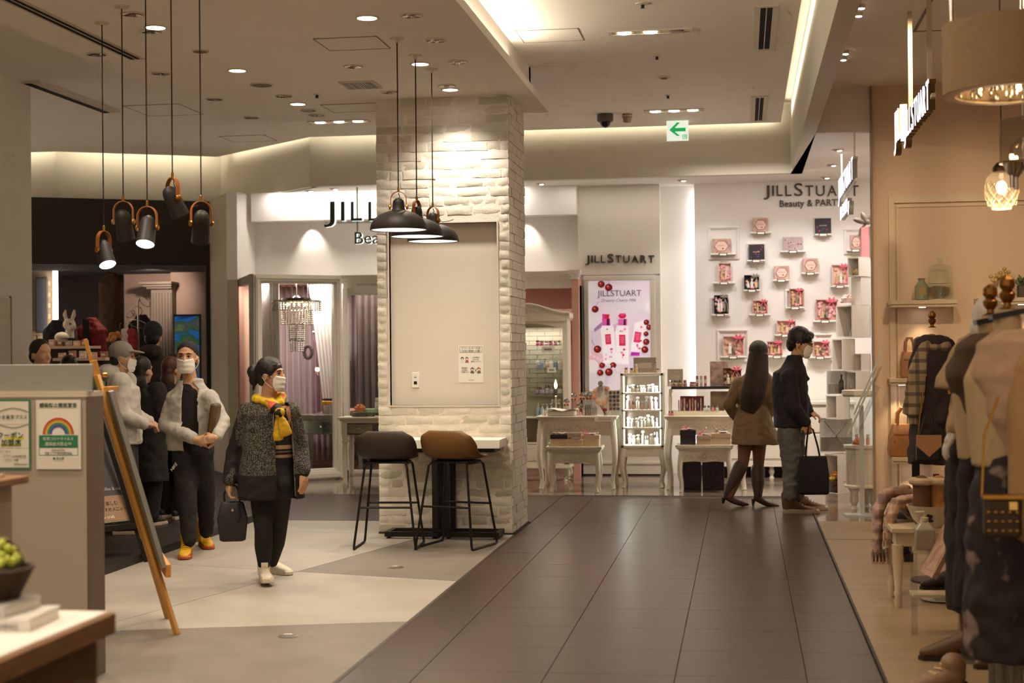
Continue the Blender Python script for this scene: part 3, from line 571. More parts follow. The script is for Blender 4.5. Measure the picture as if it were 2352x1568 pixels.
shp('plate', circ(150, 560, 165, 24), 'f2e8f6'); shp('plate_rim', circ(150, 560, 130, 24), 'f8f0fa'); shp('dish', circ(910, 420, 75), 'f4e6f2'); shp('dish_well', circ(915, 420, 58), 'faf4f8'); shp('petal', [(195, 705), (300, 615), (300, 680), (205, 745)], 'b088b8'); shp('blush', circ(215, 1130, 130), 'f0c4d0'); shp('saucer', circ(165, 1195, 88), 'faf2f4'); shp('fold', [(300, 1515), (340, 1330), (400, 1330), (330, 1515)], 'dccfe4'); shp('shade', [(430, 660), (520, 620), (520, 700), (440, 760)], 'e6bcd4')
for (x0, y0, x1, y1, tilt) in ((285, 660, 475, 1160, 8), (480, 660, 635, 1170, -2), (690, 630, 860, 1010, 0)):
    if tilt: bp = [(x0 + 20, y0), (x1 - 45 if tilt > 0 else x1 - 15, y0), (x1 - 25 if tilt > 0 else x1, y0 + 30), (x1, y1), (x0 + 35 if tilt > 0 else x0, y1 - 10), (x0, y0 + 40)]
    else: bp = [(720, 640), (850, 600), (880, 640), (800, 1010), (665, 1000), (700, 800)]
    b_ = shp('bottle', bp, 'fbf5fa', None, .5)
    rr = random.Random(int(x0))
    for k in range(9): shp('dot', circ(rr.uniform(x0 + 55, x1 - 35), y0 + (y1 - y0) * (rr.choice((.1, .15, .55, .62, .7, .76, .82, .88))), rr.uniform(10, 17), 10), rr.choice(('e8548c', 'f08ab8', 'd83a5c', 'ecb0d8')), b_)
for (p, c) in (([(340, 775), (412, 770), (420, 905), (347, 910)], 'e02a5c'), ([(518, 782), (600, 782), (600, 928), (520, 928)], 'e02a5c'), ([(722, 740), (805, 755), (782, 892), (700, 880)], 'e83a70')):
    o = shp('bottle_label', p, c); cx_, cy_ = sum(q_[0] for q_ in p) / 4, sum(q_[1] for q_ in p) / 4
    for k in range(4): shp('label_line', [(cx_ - 26 + k * 2, cy_ - 40 + k * 22), (cx_ + 26 - k * 2, cy_ - 42 + k * 22), (cx_ + 26 - k * 2, cy_ - 36 + k * 22), (cx_ - 26 + k * 2, cy_ - 34 + k * 22)], 'f4a0b8', o)
for (p, c) in (([(305, 570), (405, 565), (412, 662), (303, 662)], 'e05ab0'), ([(365, 570), (395, 568), (400, 662), (362, 662)], '4a1838'), ([(305, 510), (400, 515), (392, 575), (310, 570)], 'd8203c'), ([(305, 515), (350, 520), (345, 570), (312, 570)], 'e0389a'), ([(510, 580), (622, 578), (622, 662), (510, 662)], 'd868b8'), ([(580, 580), (606, 580), (606, 662), (578, 662)], '52102c'), ([(510, 535), (535, 505), (600, 505), (615, 540), (590, 572), (535, 572)], 'd82450'), ([(535, 510), (598, 508), (590, 535), (540, 535)], 'ec4a8c'), ([(672, 1010), (780, 1015), (775, 1058), (662, 1055)], 'c02ab8')): shp('cap', p, c)
for (x, y, r) in ((298, 122, 50), (393, 165, 54), (218, 447, 50), (243, 968, 54), (275, 1277, 46), (385, 1268, 55), (300, 1180, 42), (440, 1180, 45), (863, 880, 46), (845, 980, 50), (868, 625, 40), (900, 690, 40), (862, 775, 36)):
    r *= .9; ch = shp('cherry', circ(x, y, r), '6c1214', None, .35); shp('cherry_shine', circ(x - r * .15, y - r * .1, r * .5, 12), 'a8241c', ch, .55); shp('cherry_glint', circ(x - r * .25, y - r * .3, r * .18, 8), 'f0a090', ch)
for p in ([(232, 400), (245, 362), (285, 338), (250, 366), (238, 400)], [(392, 118), (402, 78), (406, 78), (398, 118)], [(205, 925), (170, 870), (175, 820), (180, 870), (210, 920)]): shp('stem', p, 'a08aa0')
for k in range(9): shp('lace', circ(160 + k * 40, 1040 + k * 25, 13, 8), 'f6eef4')
for k in range(5): shp('lace_hole', circ(290 + k * 60, 1168 + k * 25, 6, 6), '8a7484')
def prt(s, xx, yy, wd, sy, shear=0, c='5c5460'):
    o = text('print_line', s, .1, E('txt', c, .05), t, (0, 0, 0), ext=.0003, shear=shear); xs_ = [v.co.x for v in o.data.vertices]; a = scr(xx, yy); k = wd / 785 * PW / (max(xs_) - min(xs_)); o.scale = (k, sy or k, 1); o.location = (a[0] - min(xs_) * k, -lay[0] - .002, a[1]); return o
prt('JILLSTUART', 248, 280, 560, None); prt('Dreamy Cherry Milk', 295, 352, 450, None, .4, '8a7a8c')
# ------------------------------------------------------------------ pendants
m_leather = M('tan_leather', 'a8622c', .5, bump=.1, bscale=200); m_cord = M('cord', '2a2420', .7); m_shade = M('lamp_black', '241f1c', .55); m_glow = M('lamp_glow', 'fff6f0', .5, emit=9, ecol='fff0e8'); m_glow2 = M('dome_glow', 'fff0e0', .5, emit=2.2, ecol='ffe6d2')
def strap(t, R, zk, rz, wd=.024):
    pts = [(R, 0, zk)] + [(R * math.cos(a), 0, -R + R * math.sin(a)) for a in [PI * k / 14 for k in range(15)]] + [(-R, 0, zk)]
    mb = MB()
    rings = []
    for i, p in enumerate(pts):
        q0, q1 = Vector(pts[max(i - 1, 0)]), Vector(pts[min(i + 1, len(pts) - 1)]); tg = (q1 - q0).normalized(); n = Vector((tg.z, 0, -tg.x)); p = Vector(p)
        rings.append([p + n * .002 + Vector((0, wd, 0)), p + n * .002 - Vector((0, wd, 0)), p - n * .002 - Vector((0, wd, 0)), p - n * .002 + Vector((0, wd, 0))])
    o = mb.loft(rings).build('strap', m_leather, t); o.rotation_euler = (0, 0, rz)
    for s in (-1, 1):
        k = MB().lathe([(.018, 0), (.018, .008), (.012, .012)], 16).xf(Matrix.Rotation(s * PI / 2, 4, 'Y') if s > 0 else Matrix.Rotation(-PI / 2, 4, 'Y')).build('knob', m_brass, t)
        k.location = (s * R * math.cos(rz), s * R * math.sin(rz), zk); k.rotation_euler = (0, 0, rz)
spots_ = [((238, 530), 9.19, 75, (-20, -24, 0), True, 'far left spot pendant tilted right, lit, brass knob facing front'),
          ((283, 462), 8.78, 4, (22, 0, 0), False, 'second spot pendant from left, unlit, leather arch seen from front'),
          ((338, 474), 8.45, -4, (-26, -3, 0), True, 'middle spot pendant with bright white disc facing the viewer'),
          ((396, 408), 8.6, -38, (20, -20, 0), False, 'highest hung spot pendant with orange leather strap at right'),
          ((462, 462), 8.2, 40, (24, 12, 0), False, 'rightmost spot pendant of the five, turned away and unlit')]
for (pp, Y, rz, tl, lit, lab) in spots_:
    p = py(*pp, Y); t = thing('spot_pendant', lab, 'pendant lamp', p); rz = math.radians(rz)
    MB().tube([(0, 0, .02), (0, 0, Z1 - p.z)], .004, 8).build('cord', m_cord, t); MB().lathe([(.045, 0), (.045, -.012), (.02, -.02)], 20, (0, 0, Z1 - p.z)).build('canopy', m_rim, t)
    MB().lathe([(.006, 0), (.008, .002), (.008, .03), (.005, .034)], 12).build('ferrule', m_brass, t)
    strap(t, .06, -.125, rz, .013)
    b = MB().lathe([(.001, .078), (.02, .074), (.036, .06), (.045, .038), (.048, .01), (.052, -.06), (.055, -.112), (.052, -.112), (.046, -.05)], 28, cap=False).build('shade', m_shade, t)
    b.location = (0, 0, -.125); b.rotation_euler = Euler([math.radians(a) for a in tl])
    d = MB().lathe([(.0525, -.108), (.052, -.104)], 28).build('light_disc', m_glow if lit else M('lamp_off'), t); d.location = b.location; d.rotation_euler = b.rotation_euler
    lp = MB().tube([(0, 0, .0), (.0, .01, -.02), (-.035, .03, -.03), (-.05, .05, -.06), (-.03, .05, -.08), (0, .02, -.07)], .003, 6).build('loop_cable', m_cord, t); lp.rotation_euler = (0, 0, rz)
    if lit:
        dv = Vector((0, 0, -1)); dv.rotate(b.rotation_euler); spot('pendant_beam', p + Vector((0, 0, -.125)) + dv * .13, p + Vector((0, 0, -.125)) + dv * 2, 30, (1, .9, .8), 60, .6, .04)
for (pp, Y, rz, lab) in (((915, 440), 10.055, 8, 'nearest black dome pendant with tan leather strap'), ((957, 460), 10.662, 78, 'middle black dome pendant, strap turned sideways'), ((994, 475), 11.197, -28, 'farthest of the three black dome pendants')):
    p = py(*pp, Y); t = thing('dome_pendant', lab, 'pendant lamp', p); rz = math.radians(rz)
    MB().tube([(0, 0, .02), (0, 0, Z1 - p.z)], .0045, 8).build('cord', m_cord, t); MB().lathe([(.05, 0), (.05, -.004), (.012, -.008), (.01, -.03)], 24, (0, 0, Z1 - p.z)).build('canopy', m_rim, t)
    MB().lathe([(.006, 0), (.008, .002), (.008, .028), (.005, .03)], 12).build('ferrule', m_brass, t); strap(t, .053, -.105, rz, .012)
    MB().lathe([(.001, -.045), (.022, -.048), (.036, -.062), (.040, -.082), (.041, -.115), (.05, -.128), (.09, -.14), (.132, -.158), (.166, -.186), (.186, -.218), (.195, -.25), (.194, -.262), (.188, -.262), (.18, -.24), (.15, -.21)], 44, cap=False).build('shade', m_shade, t)
    MB().lathe([(.187, -.258), (.186, -.255)], 40).build('diffuser', m_glow2, t)
    c = MB().tube([(0, 0, -.01), (.01, 0, -.035), (.0, 0, -.05)], .003, 6).build('inner_cable', m_cord, t)
    lp = MB().tube([(.05, 0, -.1), (.07, .02, -.115), (.11, .09, -.10), (.13, .15, -.085)], .0025, 6).build('link_cable', m_cord, t)
    l = bpy.data.lights.new('dome_light', 'AREA'); l.shape = 'DISK'; l.size = .34; l.energy = 9; l.color = (1, .85, .66); lo = bpy.data.objects.new('dome_light', l); COL.objects.link(lo); lo.location = p + Vector((0, 0, -.268))
# ------------------------------------------------------------------ bar table and stools
m_blk = M('powder_black', '1d1a18', .5, .3); m_top = M('table_white', 'ece6da', .45)
t = thing('bar_table', 'white topped bar table with black metal frame at the column', 'table', (-2.42, 12.28, 0))
Bx(-.47, .47, -.19, .18, .738, .81).build('table_top', m_top, t, bevel=.004)
Bx(-.43, .42, -.15, .14, .705, .738).build('apron', m_blk, t)
for (x0, x1) in ((-.50, -.06), (.0, .45)):
    mb = MB(); mb.box(x0, x1, -.15, -.11, .015, .055).box(x0, x1, .10, .14, .015, .055).box(x0, x0 + .04, -.11, .10, .015, .055).box(x1 - .04, x1, -.11, .10, .015, .055).build('base_frame', m_blk, t)
    xp = x1 - .04 if x0 < -.1 else x0
    for yy in (-.15, .10): Bx(xp, xp + .045, yy, yy + .04, .05, .71).build('post', m_blk, t)
    for xx in (x0 + .03, x1 - .03):
        for yy in (-.13, .12): MB().lathe([(.018, 0), (.018, .006), (.006, .015)], 12, (xx, yy, 0)).build('glide', m_blk, t)
def stool(loc, rz, mat, label):
    t = thing('bar_stool', label, 'stool', loc, rz, 'bar stools at the column')
    # shell grid: v 0 (top of backrest) .. 1 (front of seat)
    prof = [(-.205, .918), (-.215, .885), (-.218, .84), (-.208, .785), (-.185, .735), (-.14, .70), (-.06, .685), (.04, .688), (.12, .698), (.18, .702), (.205, .688)]
    wid = [.13, .185, .215, .232, .238, .238, .235, .228, .215, .19, .14]; curl = [0.02, .035, .05, .07, .085, .09, .06, .035, .02, .012, .0]; n = 14
    vs = []
    for (y, z), w_, c in zip(prof, wid, curl):
        for k in range(n + 1):
            s = -1 + 2 * k / n; vs.append((w_ * math.sin(s * PI / 2 * .96), y + c * .9 * abs(s) ** 2.2 * (1 if z > .72 else .3), z + c * .75 * abs(s) ** 2.4 * (0 if z > .86 else 1)))
    W = n + 1; fs = [(j * W + k, (j + 1) * W + k, (j + 1) * W + k + 1, j * W + k + 1) for j in range(len(prof) - 1) for k in range(n)]
    o = MB().add(vs, fs).build('seat_shell', mat, t, 80); sd = o.modifiers.new('s', 'SOLIDIFY'); sd.thickness = .016; sd.offset = 0; ss = o.modifiers.new('u', 'SUBSURF'); ss.levels = 1; ss.render_levels = 2
    Bx(-.15, .15, -.13, .13, .66, .676).build('seat_plate', m_blk, t, bevel=.006)
    for s in (-1, 1):
        P = [(s * .15, -.12, .665), (s * .165, -.15, .64), (s * .238, -.235, .04), (s * .24, -.232, .012), (s * .242, -.205, .009), (s * .242, .2, .009), (s * .24, .232, .012), (s * .236, .236, .04), (s * .165, .15, .64), (s * .15, .12, .665)]
        MB().tube(P, .0095, 8).build('leg', m_blk, t)
    for yy in (-.196, .196): MB().tube([(-.212, yy, .325), (.212, yy, .325)], .0085, 8).build('footrest', m_blk, t)
    for s in (-1, 1): MB().tube([(s * .155, -.135, .655), (s * .155, .135, .655)], .0085, 8).build('rail', m_blk, t)
stool((-2.762, 11.64, 0), math.radians(4), M('shell_dark', '352a20', .55, bump=.05, bscale=300), 'dark brown bucket bar stool, left one at the column table')
stool((-2.235, 11.70, 0), math.radians(-15), M('shell_tan', '6e4c22', .5, bump=.05, bscale=300), 'tan brown bucket bar stool, right one, seat turned to corridor')
# ------------------------------------------------------------------ cafe counter at left
m_cw = M('counter_white', 'a89a88', .55); 
t = thing('cafe_counter', 'tall pale partition counter with two posters at the left edge', 'counter', (-3.06, 6.75, 0))
Bx(-1.6, 0, 0, .19, 0, 1.335).build('body', m_cw, t); Bx(-1.6, .003, -.004, .19, 1.335, 1.36).build('top_trim', M('counter_trim', 'c8bca8', .4), t); Bx(0, .004, .002, .19, 0, 1.335).build('side_panel', M('counter_side', '6e5e4e', .5, var=.15, scale=10, stretch=(1, 1, .1)), t)
g = Bx(-1.6, .02, .03, .042, 1.36, 1.49).build('glass_screen', M('frosted_glass', '94928a', .35, alpha=.92), t, bevel=.004)
Bx(-1.6, .02, .028, .044, 1.356, 1.366).build('glass_channel', M('steel'), t)
def poster(name, label, x0, y0, x1, y1):
    a, b = py(x0, y0, 6.75), py(x1, y1, 6.75); t = thing(name, label, 'notice', (a.x, 6.744, b.z)); return t, b.x - a.x, a.z - b.z
m_pap = M('notice_paper', 'dfd6c6', .7); m_grn = M('print_green', '2f7a52', .6); m_ink = M('print_ink', '35543e', .7); m_dk = M('print_dark', '3c3630', .7); m_yel = M('print_yellow', 'd8cc3a', .6)
t, w_, h_ = poster('rainbow_notice', 'white notice with a rainbow and green banner on the counter', 84, 918, 188, 1077)
def flat(x0, x1, z0, z1, name, m, l=0, par=None): return Bx(x0, x1, -.0015 - l * .0004, -.001 - (l - 1) * .0004 if l else 0, z0, z1).build(name, m, par or t)
flat(0, w_, 0, h_, 'sheet', m_pap)
flat(.012, w_ - .012, .055, h_ - .045, 'inner_sheet', M('notice_white', 'e8e0d2', .7), 1)
text('heading', '感染防止徹底宣言', .0235, m_ink, t, (w_ / 2, -.003, h_ - .034), align='CENTER', ext=.0003, offset=.0004)
for k, c in enumerate(('b8382e', 'cc7428', 'd0b838', '4a8a4a', '3a66a8', '5a4488')):
    r = .078 - k * .0075; P = [(w_ / 2 + r * math.cos(a), .165 + r * math.sin(a)) for a in [PI * q_ / 16 for q_ in range(17)]] + [(w_ / 2 + (r - .0076) * math.cos(a), .165 + (r - .0076) * math.sin(a)) for a in [PI * q_ / 16 for q_ in range(16, -1, -1)]]
    MB().prism(P, -.003, -.002, 'y').build('rainbow_band', M('rb' + c, c, .6), t, smooth=0)
flat(.014, w_ - .014, .10, .16, 'banner', m_grn, 2); m_lt = M('print_light', 'c8d2b4', .6)
text('line', '新型コロナウイルス', .017, m_lt, t, (w_ / 2, -.004, .137), align='CENTER', ext=.0003, offset=.0003); text('line', '感染拡大防止中', .019, m_lt, t, (w_ / 2, -.004, .112), align='CENTER', ext=.0003, offset=.0003)
for (a, b, c, d) in ((.014, w_ - .014, .064, .067), (.014, .017, .067, .1), (w_ - .017, w_ - .014, .067, .1)): flat(a, b, c, d, 'banner_frame', m_grn, 2)
text('line', 'FERNANDA', .013, m_dk, t, (w_ / 2, -.004, .085), align='CENTER', ext=.0002); text('line', '東急プラザ表参道原宿店', .0125, m_dk, t, (w_ / 2, -.004, .071), align='CENTER', ext=.0002); text('line', '◆ 東京都', .013, m_ink, t, (w_ / 2, -.004, .046), align='CENTER', ext=.0002)
t, w_, h_ = poster('coupon_notice', 'green framed coupon notice on the counter at the left edge', -80, 918, 72, 1077)
flat(0, w_, 0, h_, 'frame', m_grn); flat(.008, w_ - .008, .008, h_ - .008, 'sheet', m_pap, 1)
P = [(w_ - .16 + .15 * q_ / 12, h_ - .058 + .018 * math.sin(PI * q_ / 12)) for q_ in range(13)]
MB().tube([(a, -.003, b) for a, b in P], .0012, 5).build('line_art', m_dk, t); text('line', 'たいま東京プラス', .022, m_dk, t, (w_ - .012, -.004, h_ - .09), align='RIGHT', ext=.0002); MB().tube([(a, -.003, h_ * 2 - .172 - b) for a, b in P], .001, 5).build('line_art', m_dk, t)
flat(.008, w_ - .008, h_ - .118, h_ - .1165, 'rule', M('rule_grey', '9a948a', .7), 2); flat(.008, w_ - .008, .098, .0995, 'rule', M('rule_grey'), 2)
flat(w_ - .13, w_ - .03, .140, .153, 'marker', m_yel, 2); flat(w_ - .15, w_ - .045, .108, .12, 'marker', m_yel, 2)
text('line', 'クーポン', .034, m_ink, t, (w_ - .032, -.004, .148), align='RIGHT', ext=.0003, offset=.0006); text('line', '加盟店', .034, m_ink, t, (w_ - .045, -.004, .113), align='RIGHT', ext=.0003, offset=.0006)
text('line', '(クーポン)', .011, m_dk, t, (w_ - .1, -.004, .08), align='RIGHT', ext=.0002); text('line', '〈アプリ〉(土産)(電子版)', .011, m_dk, t, (w_ - .02, -.004, .058), align='RIGHT', ext=.0002); text('line', '〈アプリ〉店舗', .011, m_dk, t, (w_ - .06, -.004, .04), align='RIGHT', ext=.0002); text('line', '利用可能な店舗です', .008, m_dk, t, (w_ - .01, -.004, .02), align='RIGHT', ext=.0002)
# ------------------------------------------------------------------ near display table with basket and books
m_wd = M('rough_wood', '8e6844', .6, var=.4, scale=14, stretch=(6, .6, 4), bump=.15, bscale=60); m_wd2 = M('rough_wood_dark', '6e5034', .65, var=.4, scale=14, stretch=(6, .6, 4), bump=.15, bscale=60)
t = thing('display_table', 'near wooden display table with white top, lower left corner', 'table', (-1.79, 4.14, 0))
Bx(-1.1, 0, -1.3, 0, .735, .795).build('rim', m_wd, t, bevel=.004); Bx(-1.09, -.018, -1.29, -.015, .79, .80).build('table_top', M('table_white2', 'efe9e2', .4), t)
for k in range(4): Bx(-1.04 , -.035, -1.24, -.05, .55 - .17 * k + .003, .72 - .17 * k).build('board', m_wd2, t, bevel=.004)
Bx(-1.03, -.045, -1.23, -.06, 0, .735).build('body', m_wd2, t)
# books
def book(label, c, d, rz, mat, title=None):
    t = thing('book', label, 'book', c, rz); w_, l_, h_ = d
    MB().box(-w_ / 2, w_ / 2, -l_ / 2, l_ / 2, 0, .003).box(-w_ / 2, w_ / 2, -l_ / 2, l_ / 2, h_ - .003, h_).box(-w_ / 2, w_ / 2, -l_ / 2, -l_ / 2 + .003, .003, h_ - .003).build('cover', mat, t)
    Bx(-w_ / 2 + .003, w_ / 2 - .003, -l_ / 2 + .003, l_ / 2 - .004, .003, h_ - .003).build('pages', M('pages', 'e4ded4', .8), t)
    if title: text('title', title, h_ * .62, M('ink'), t, (w_ / 2 - .03, -l_ / 2 - .0005, h_ * .22), align='RIGHT', ext=.0003)
m_bk = M('book_white', 'dad6d0', .5)
bx, by = -2.02, 3.92
book('thick white book lying at the bottom of the stack', (bx - .02, by - .03, .80), (.30, .22, .035), math.radians(4), m_bk, 'EVERYTHING'); book('grey white book under the grape basket', (bx - .06, by - .02, .836), (.26, .2, .03), math.radians(-3), M('book_grey', 'bab6b0', .5), 'NOTHING')
p = py(20, 1330, 3.72); t = thing('fruit_basket', 'dark brown wicker basket heaped with grapes on books', 'basket', (bx - .05, by - .0, .868))
m_wk = M('wicker', '3c2a1c', .7, bump=.3, bscale=90); mb = MB()
for k in range(7): mb.tube([((.085 + .006 * k) * math.cos(2 * PI * q_ / 24), (.085 + .006 * k) * math.sin(2 * PI * q_ / 24), .006 + .012 * k + .003 * (q_ % 2)) for q_ in range(24)], .007, 6, closed=True)
mb.build('weave', m_wk, t); MB().lathe([(.07, 0), (.085, .0), (.12, .08), (.112, .08), (.08, .012)], 24).build('liner', m_wk, t)
MB().tube([(.1 * math.cos(a), .02, .07 + .10 * math.sin(a)) for a in [PI * q_ / 14 for q_ in range(15)]], .006, 6).build('handle', m_wk, t)
m_gr = M('grape', 'b8c24a', .3, var=.2, scale=30); rg = random.Random(3); gm = MB().ell((0, 0, 0), (.0125, .0125, .0145), 10, 7).data('grape', m_gr, 80)
for k in range(85):
    a = rg.uniform(0, 2 * PI); r = .095 * math.sqrt(rg.random()); zz = .09 + .085 * max(0, 1 - (r / .1) ** 2) * rg.uniform(.75, 1) ; c = t.location
    o = mesh_copy('grape', gm, (c[0] + r * math.cos(a), c[1] + r * math.sin(a), c[2] + zz)); tag(o, 'round green grape heaped in the wicker basket', 'grape', 'grapes in the basket')
# small console behind (wood top, white panel legs)
t = thing('side_console', 'blurred console with brown wood top and white panel at left edge', 'console', (-2.80, 5.55, 0))
Bx(-.6, 0, -.3, .1, 1.03, 1.06).build('console_top', m_wd, t, bevel=.006); Bx(-.58, -.05, -.24, .05, .0, 1.03).build('carcass', m_cw, t); Bx(-.5, -.09, -.25, -.24, .1, .98).build('panel', m_white, t, bevel=.005); Bx(-.3, -.04, -.15, -.02, 1.06, 1.075).build('tray', M('tray', 'c0a888', .5), t)
# ------------------------------------------------------------------ easel
m_pine = M('pine', 'c08a3e', .5, var=.2, scale=10, stretch=(4, 4, .5))
t = thing('display_easel', 'tall pine easel seen edge-on holding a grey board', 'easel', (0, 0, 0))
def bar(name, a, b, w_, d, mat, par, rot=0):
    a, b = Vector(a), Vector(b); L = (b - a).length; o = Bx(-w_ / 2, w_ / 2, -d / 2, d / 2, 0, L).build(name, mat, par, bevel=.002)
    o.location = a; o.rotation_mode = 'QUATERNION'; q_ = (b - a).to_track_quat('Z', 'Y'); o.rotation_quaternion = q_; return o
t.location = (-3.19, 8.15, 0); t.rotation_euler = (0, 0, math.radians(26.5))
for sg in (-1, 1): bar('front_leg', (0, sg * .265, 0), (-.40, sg * .045, 1.42), .04, .022, m_pine, t)
bar('mast', (-.16, 0, .5), (-.462, 0, 1.62), .035, .022, m_pine, t); bar('rear_leg', (-.95, 0, 0), (-.37, 0, 1.2), .035, .022, m_pine, t); bar('cross_bar', (-.07, -.23, .26), (-.07, .23, .26), .025, .04, m_pine, t)
bar('top_clamp', (-.36, -.05, 1.34), (-.30, .05, 1.34), .05, .03, m_pine, t); bar('ledge', (-.045, -.27, .35), (-.045, .27, .35), .03, .07, M('pine_light', 'd08a44', .5), t); bar('slider', (-.385, 0, 1.36), (-.42, 0, 1.5), .045, .04, m_pine, t)
b = Bx(-.012, .012, -.28, .28, 0, 1.0).build('board', M('board_grey', '8a8880', .6), t); b.location = (-.065, 0, .37); b.rotation_euler = (0, -math.radians(15.6), 0)
kn = MB().lathe([(.012, 0), (.012, .02), (.006, .03)], 10).build('wing_nut', m_brass, t); kn.location = (-.37, 0, 1.42); kn.rotation_euler = (0, PI / 2, 0)
# ------------------------------------------------------------------ leaning menu board on dark stand
t = thing('menu_stand', 'dark menu poster board leaning on a black easel stand', 'sign stand', (-4.62, 10.45, 0), math.radians(58))
bd = MB().box(-.32, .32, -.012, .012, 0, .95); o = bd.build('board', M('board_edge', '8a8272', .5), t); o.location = (0, 0, .30); o.rotation_euler = (math.radians(-20), 0, 0)
def onb(name, x0, x1, z0, z1, m, l=1): q_ = Bx(x0, x1, -.0125 - l * .0008, -.0115, z0, z1).build(name, m, t); q_.location = (0, 0, .30); q_.rotation_euler = (math.radians(-20), 0, 0); return q_
onb('print_photo', -.31, .31, .2, .94, M('poster_navy', '363844', .5, col2='4a4038', scale=9)); onb('print_band', -.31, .31, .01, .2, M('poster_tan', '9a7c60', .6)); rr = random.Random(2)
for k in range(16): x = rr.uniform(-.1, .28); z = rr.uniform(.38, .9); onb('printed_figure', x, x + rr.uniform(.01, .03), z, z + rr.uniform(.03, .08), M('fig%d' % (k % 4), ('d8d0c4', '8a6a3a', 'a04038', 'c8a080')[k % 4], .6), 2)
def bt(s, x, z, size, m, al='CENTER'):
    q_ = text('line', s, size, m, t, (0, 0, 0), (math.radians(90 - 20), 0, 0), ext=.0003, align=al); r = Matrix.Rotation(math.radians(-20), 3, 'X') @ Vector((x, -.0145, z)); q_.location = r + Vector((0, 0, .30))
bt('Coffee & tea', .12, .24, .035, M('poster_txt', 'b0aaa0', .6)); bt('コーヒーを楽しむ', .02, .13, .035, M('ink')); bt('本日のおすすめメニュー', .05, .085, .032, M('ink')); bt('new craft', .04, .03, .035, M('paper')); bt('MENU', .255, .175, .02, M('paper'))
for (a, b_) in (((-.3, -.12, 0), (-.12, .2, 1.1)), ((.3, -.12, 0), (.12, .2, 1.1)), ((0, .62, 0), (0, .2, 1.1))): MB().tube([a, b_], .022, 4).build('leg', m_blk, t)
Bx(-.3, .3, -.09, .0, .25, .29).build('ledge', m_blk, t)
# ------------------------------------------------------------------ cosmetics shop furniture and goods
def GLASS(name='clear_glass', tint=(.93, .97, .95), refl=1.0):
    if name in MATS: return MATS[name]
    m = bpy.data.materials.new(name); m.use_nodes = True; nt = m.node_tree; nt.nodes.clear()
    o = nt.nodes.new('ShaderNodeOutputMaterial'); mx = nt.nodes.new('ShaderNodeMixShader'); tr = nt.nodes.new('ShaderNodeBsdfTransparent'); gl = nt.nodes.new('ShaderNodeBsdfGlossy'); fr = nt.nodes.new('ShaderNodeLayerWeight')
    tr.inputs[0].default_value = (*tint, 1); gl.inputs['Roughness'].default_value = .03; pw = nt.nodes.new('ShaderNodeMath'); pw.operation = 'POWER'; pw.inputs[1].default_value = 3.0; fr.inputs[0].default_value = .35; sc_ = nt.nodes.new('ShaderNodeMath'); sc_.operation = 'MULTIPLY_ADD'; sc_.inputs[1].default_value = .55; sc_.inputs[2].default_value = .03
    nt.links.new(fr.outputs[1], pw.inputs[0]); nt.links.new(pw.outputs[0], sc_.inputs[0]); nt.links.new(sc_.outputs[0], mx.inputs[0]); nt.links.new(tr.outputs[0], mx.inputs[1]); nt.links.new(gl.outputs[0], mx.inputs[2]); nt.links.new(mx.outputs[0], o.inputs[0]); MATS[name] = m; return m
m_gl = GLASS(); m_ivory = M('ivory_furniture', 'e6dfce', .42, var=.04, scale=6); m_acr = GLASS('acrylic', (.9, .9, .9))
m_crys = M('crystal', 'b4b0a4', .12, .75); m_silver = M('silver', 'b8b2aa', .2, 1); m_gold = M('gold', 'b08a48', .3, 1); m_mirror = M('mirror', 'b4b4b0', .05, 1)
def cab_leg(t, x, y, h, s, out=.035, r=.03, name='leg'):
    P = []; R = []
    for k in range(11):
        u = k / 10; z = h * (1 - u); o = out * (math.sin(u * PI * .9) * 1.2 if u < .55 else math.sin(.55 * PI * .9) * 1.2 * (1 - (u - .55) / .33) if u < .88 else 0) + (out * .5 * (u - .85) / .15 if u > .85 else 0)
        P.append((x + s[0] * o, y + s[1] * o, z)); R.append(r * (1.25 - .75 * u if u < .85 else .62 + (u - .85) * 1.2))
    MB().tube(P, R, 10).build(name, m_ivory, t)
def ornament(t, cx, y, z, w_, mat, rmed=.035):
    mb = MB(); mb.tube([(cx + rmed * math.cos(2 * PI * k / 20), y - .004, z + rmed * math.sin(2 * PI * k / 20)) for k in range(20)], .006, 6, closed=True); mb.ell((cx, y, z), (rmed * .6, .008, rmed * .6), 12, 6); mb.build('medallion', mat, t)
    rr = random.Random(4); mb = MB()
    for s in (-1, 1):
        for k in range(13):
            u = (k + .6) / 13.5; x = cx + s * (rmed + .012 + u * w_); mb.ell((x, y, z + .016 * math.sin(k * 1.25)), (.013, .006, .009 * (1.15 - u * .5)), 8, 5, Euler((0, s * (.6 if k % 2 else -.6), 0)))
        mb.tube([(cx + s * (rmed + .01 + q * w_), y, z + .012 * math.sin(q * 16)) for q in [k / 16 for k in range(17)]], .004, 5)
    mb.build('carved_scroll', mat, t)
def apron_poly(x0, x1, z0, z1, dip):
    P = [(x0, z1), (x0, z0)]; n = 16
    for k in range(n + 1):
        u = k / n; P.append((x0 + (x1 - x0) * u, z0 + dip * (.5 - .5 * math.cos(2 * PI * u)) * 0 + dip * (math.sin(PI * u) ** .6) * .6 - dip * .5 * math.exp(-((u - .5) / .12) ** 2) * .8))
    P += [(x1, z0), (x1, z1)]; 
    return [p for i, p in enumerate(P) if i == 0 or p != P[i - 1]]
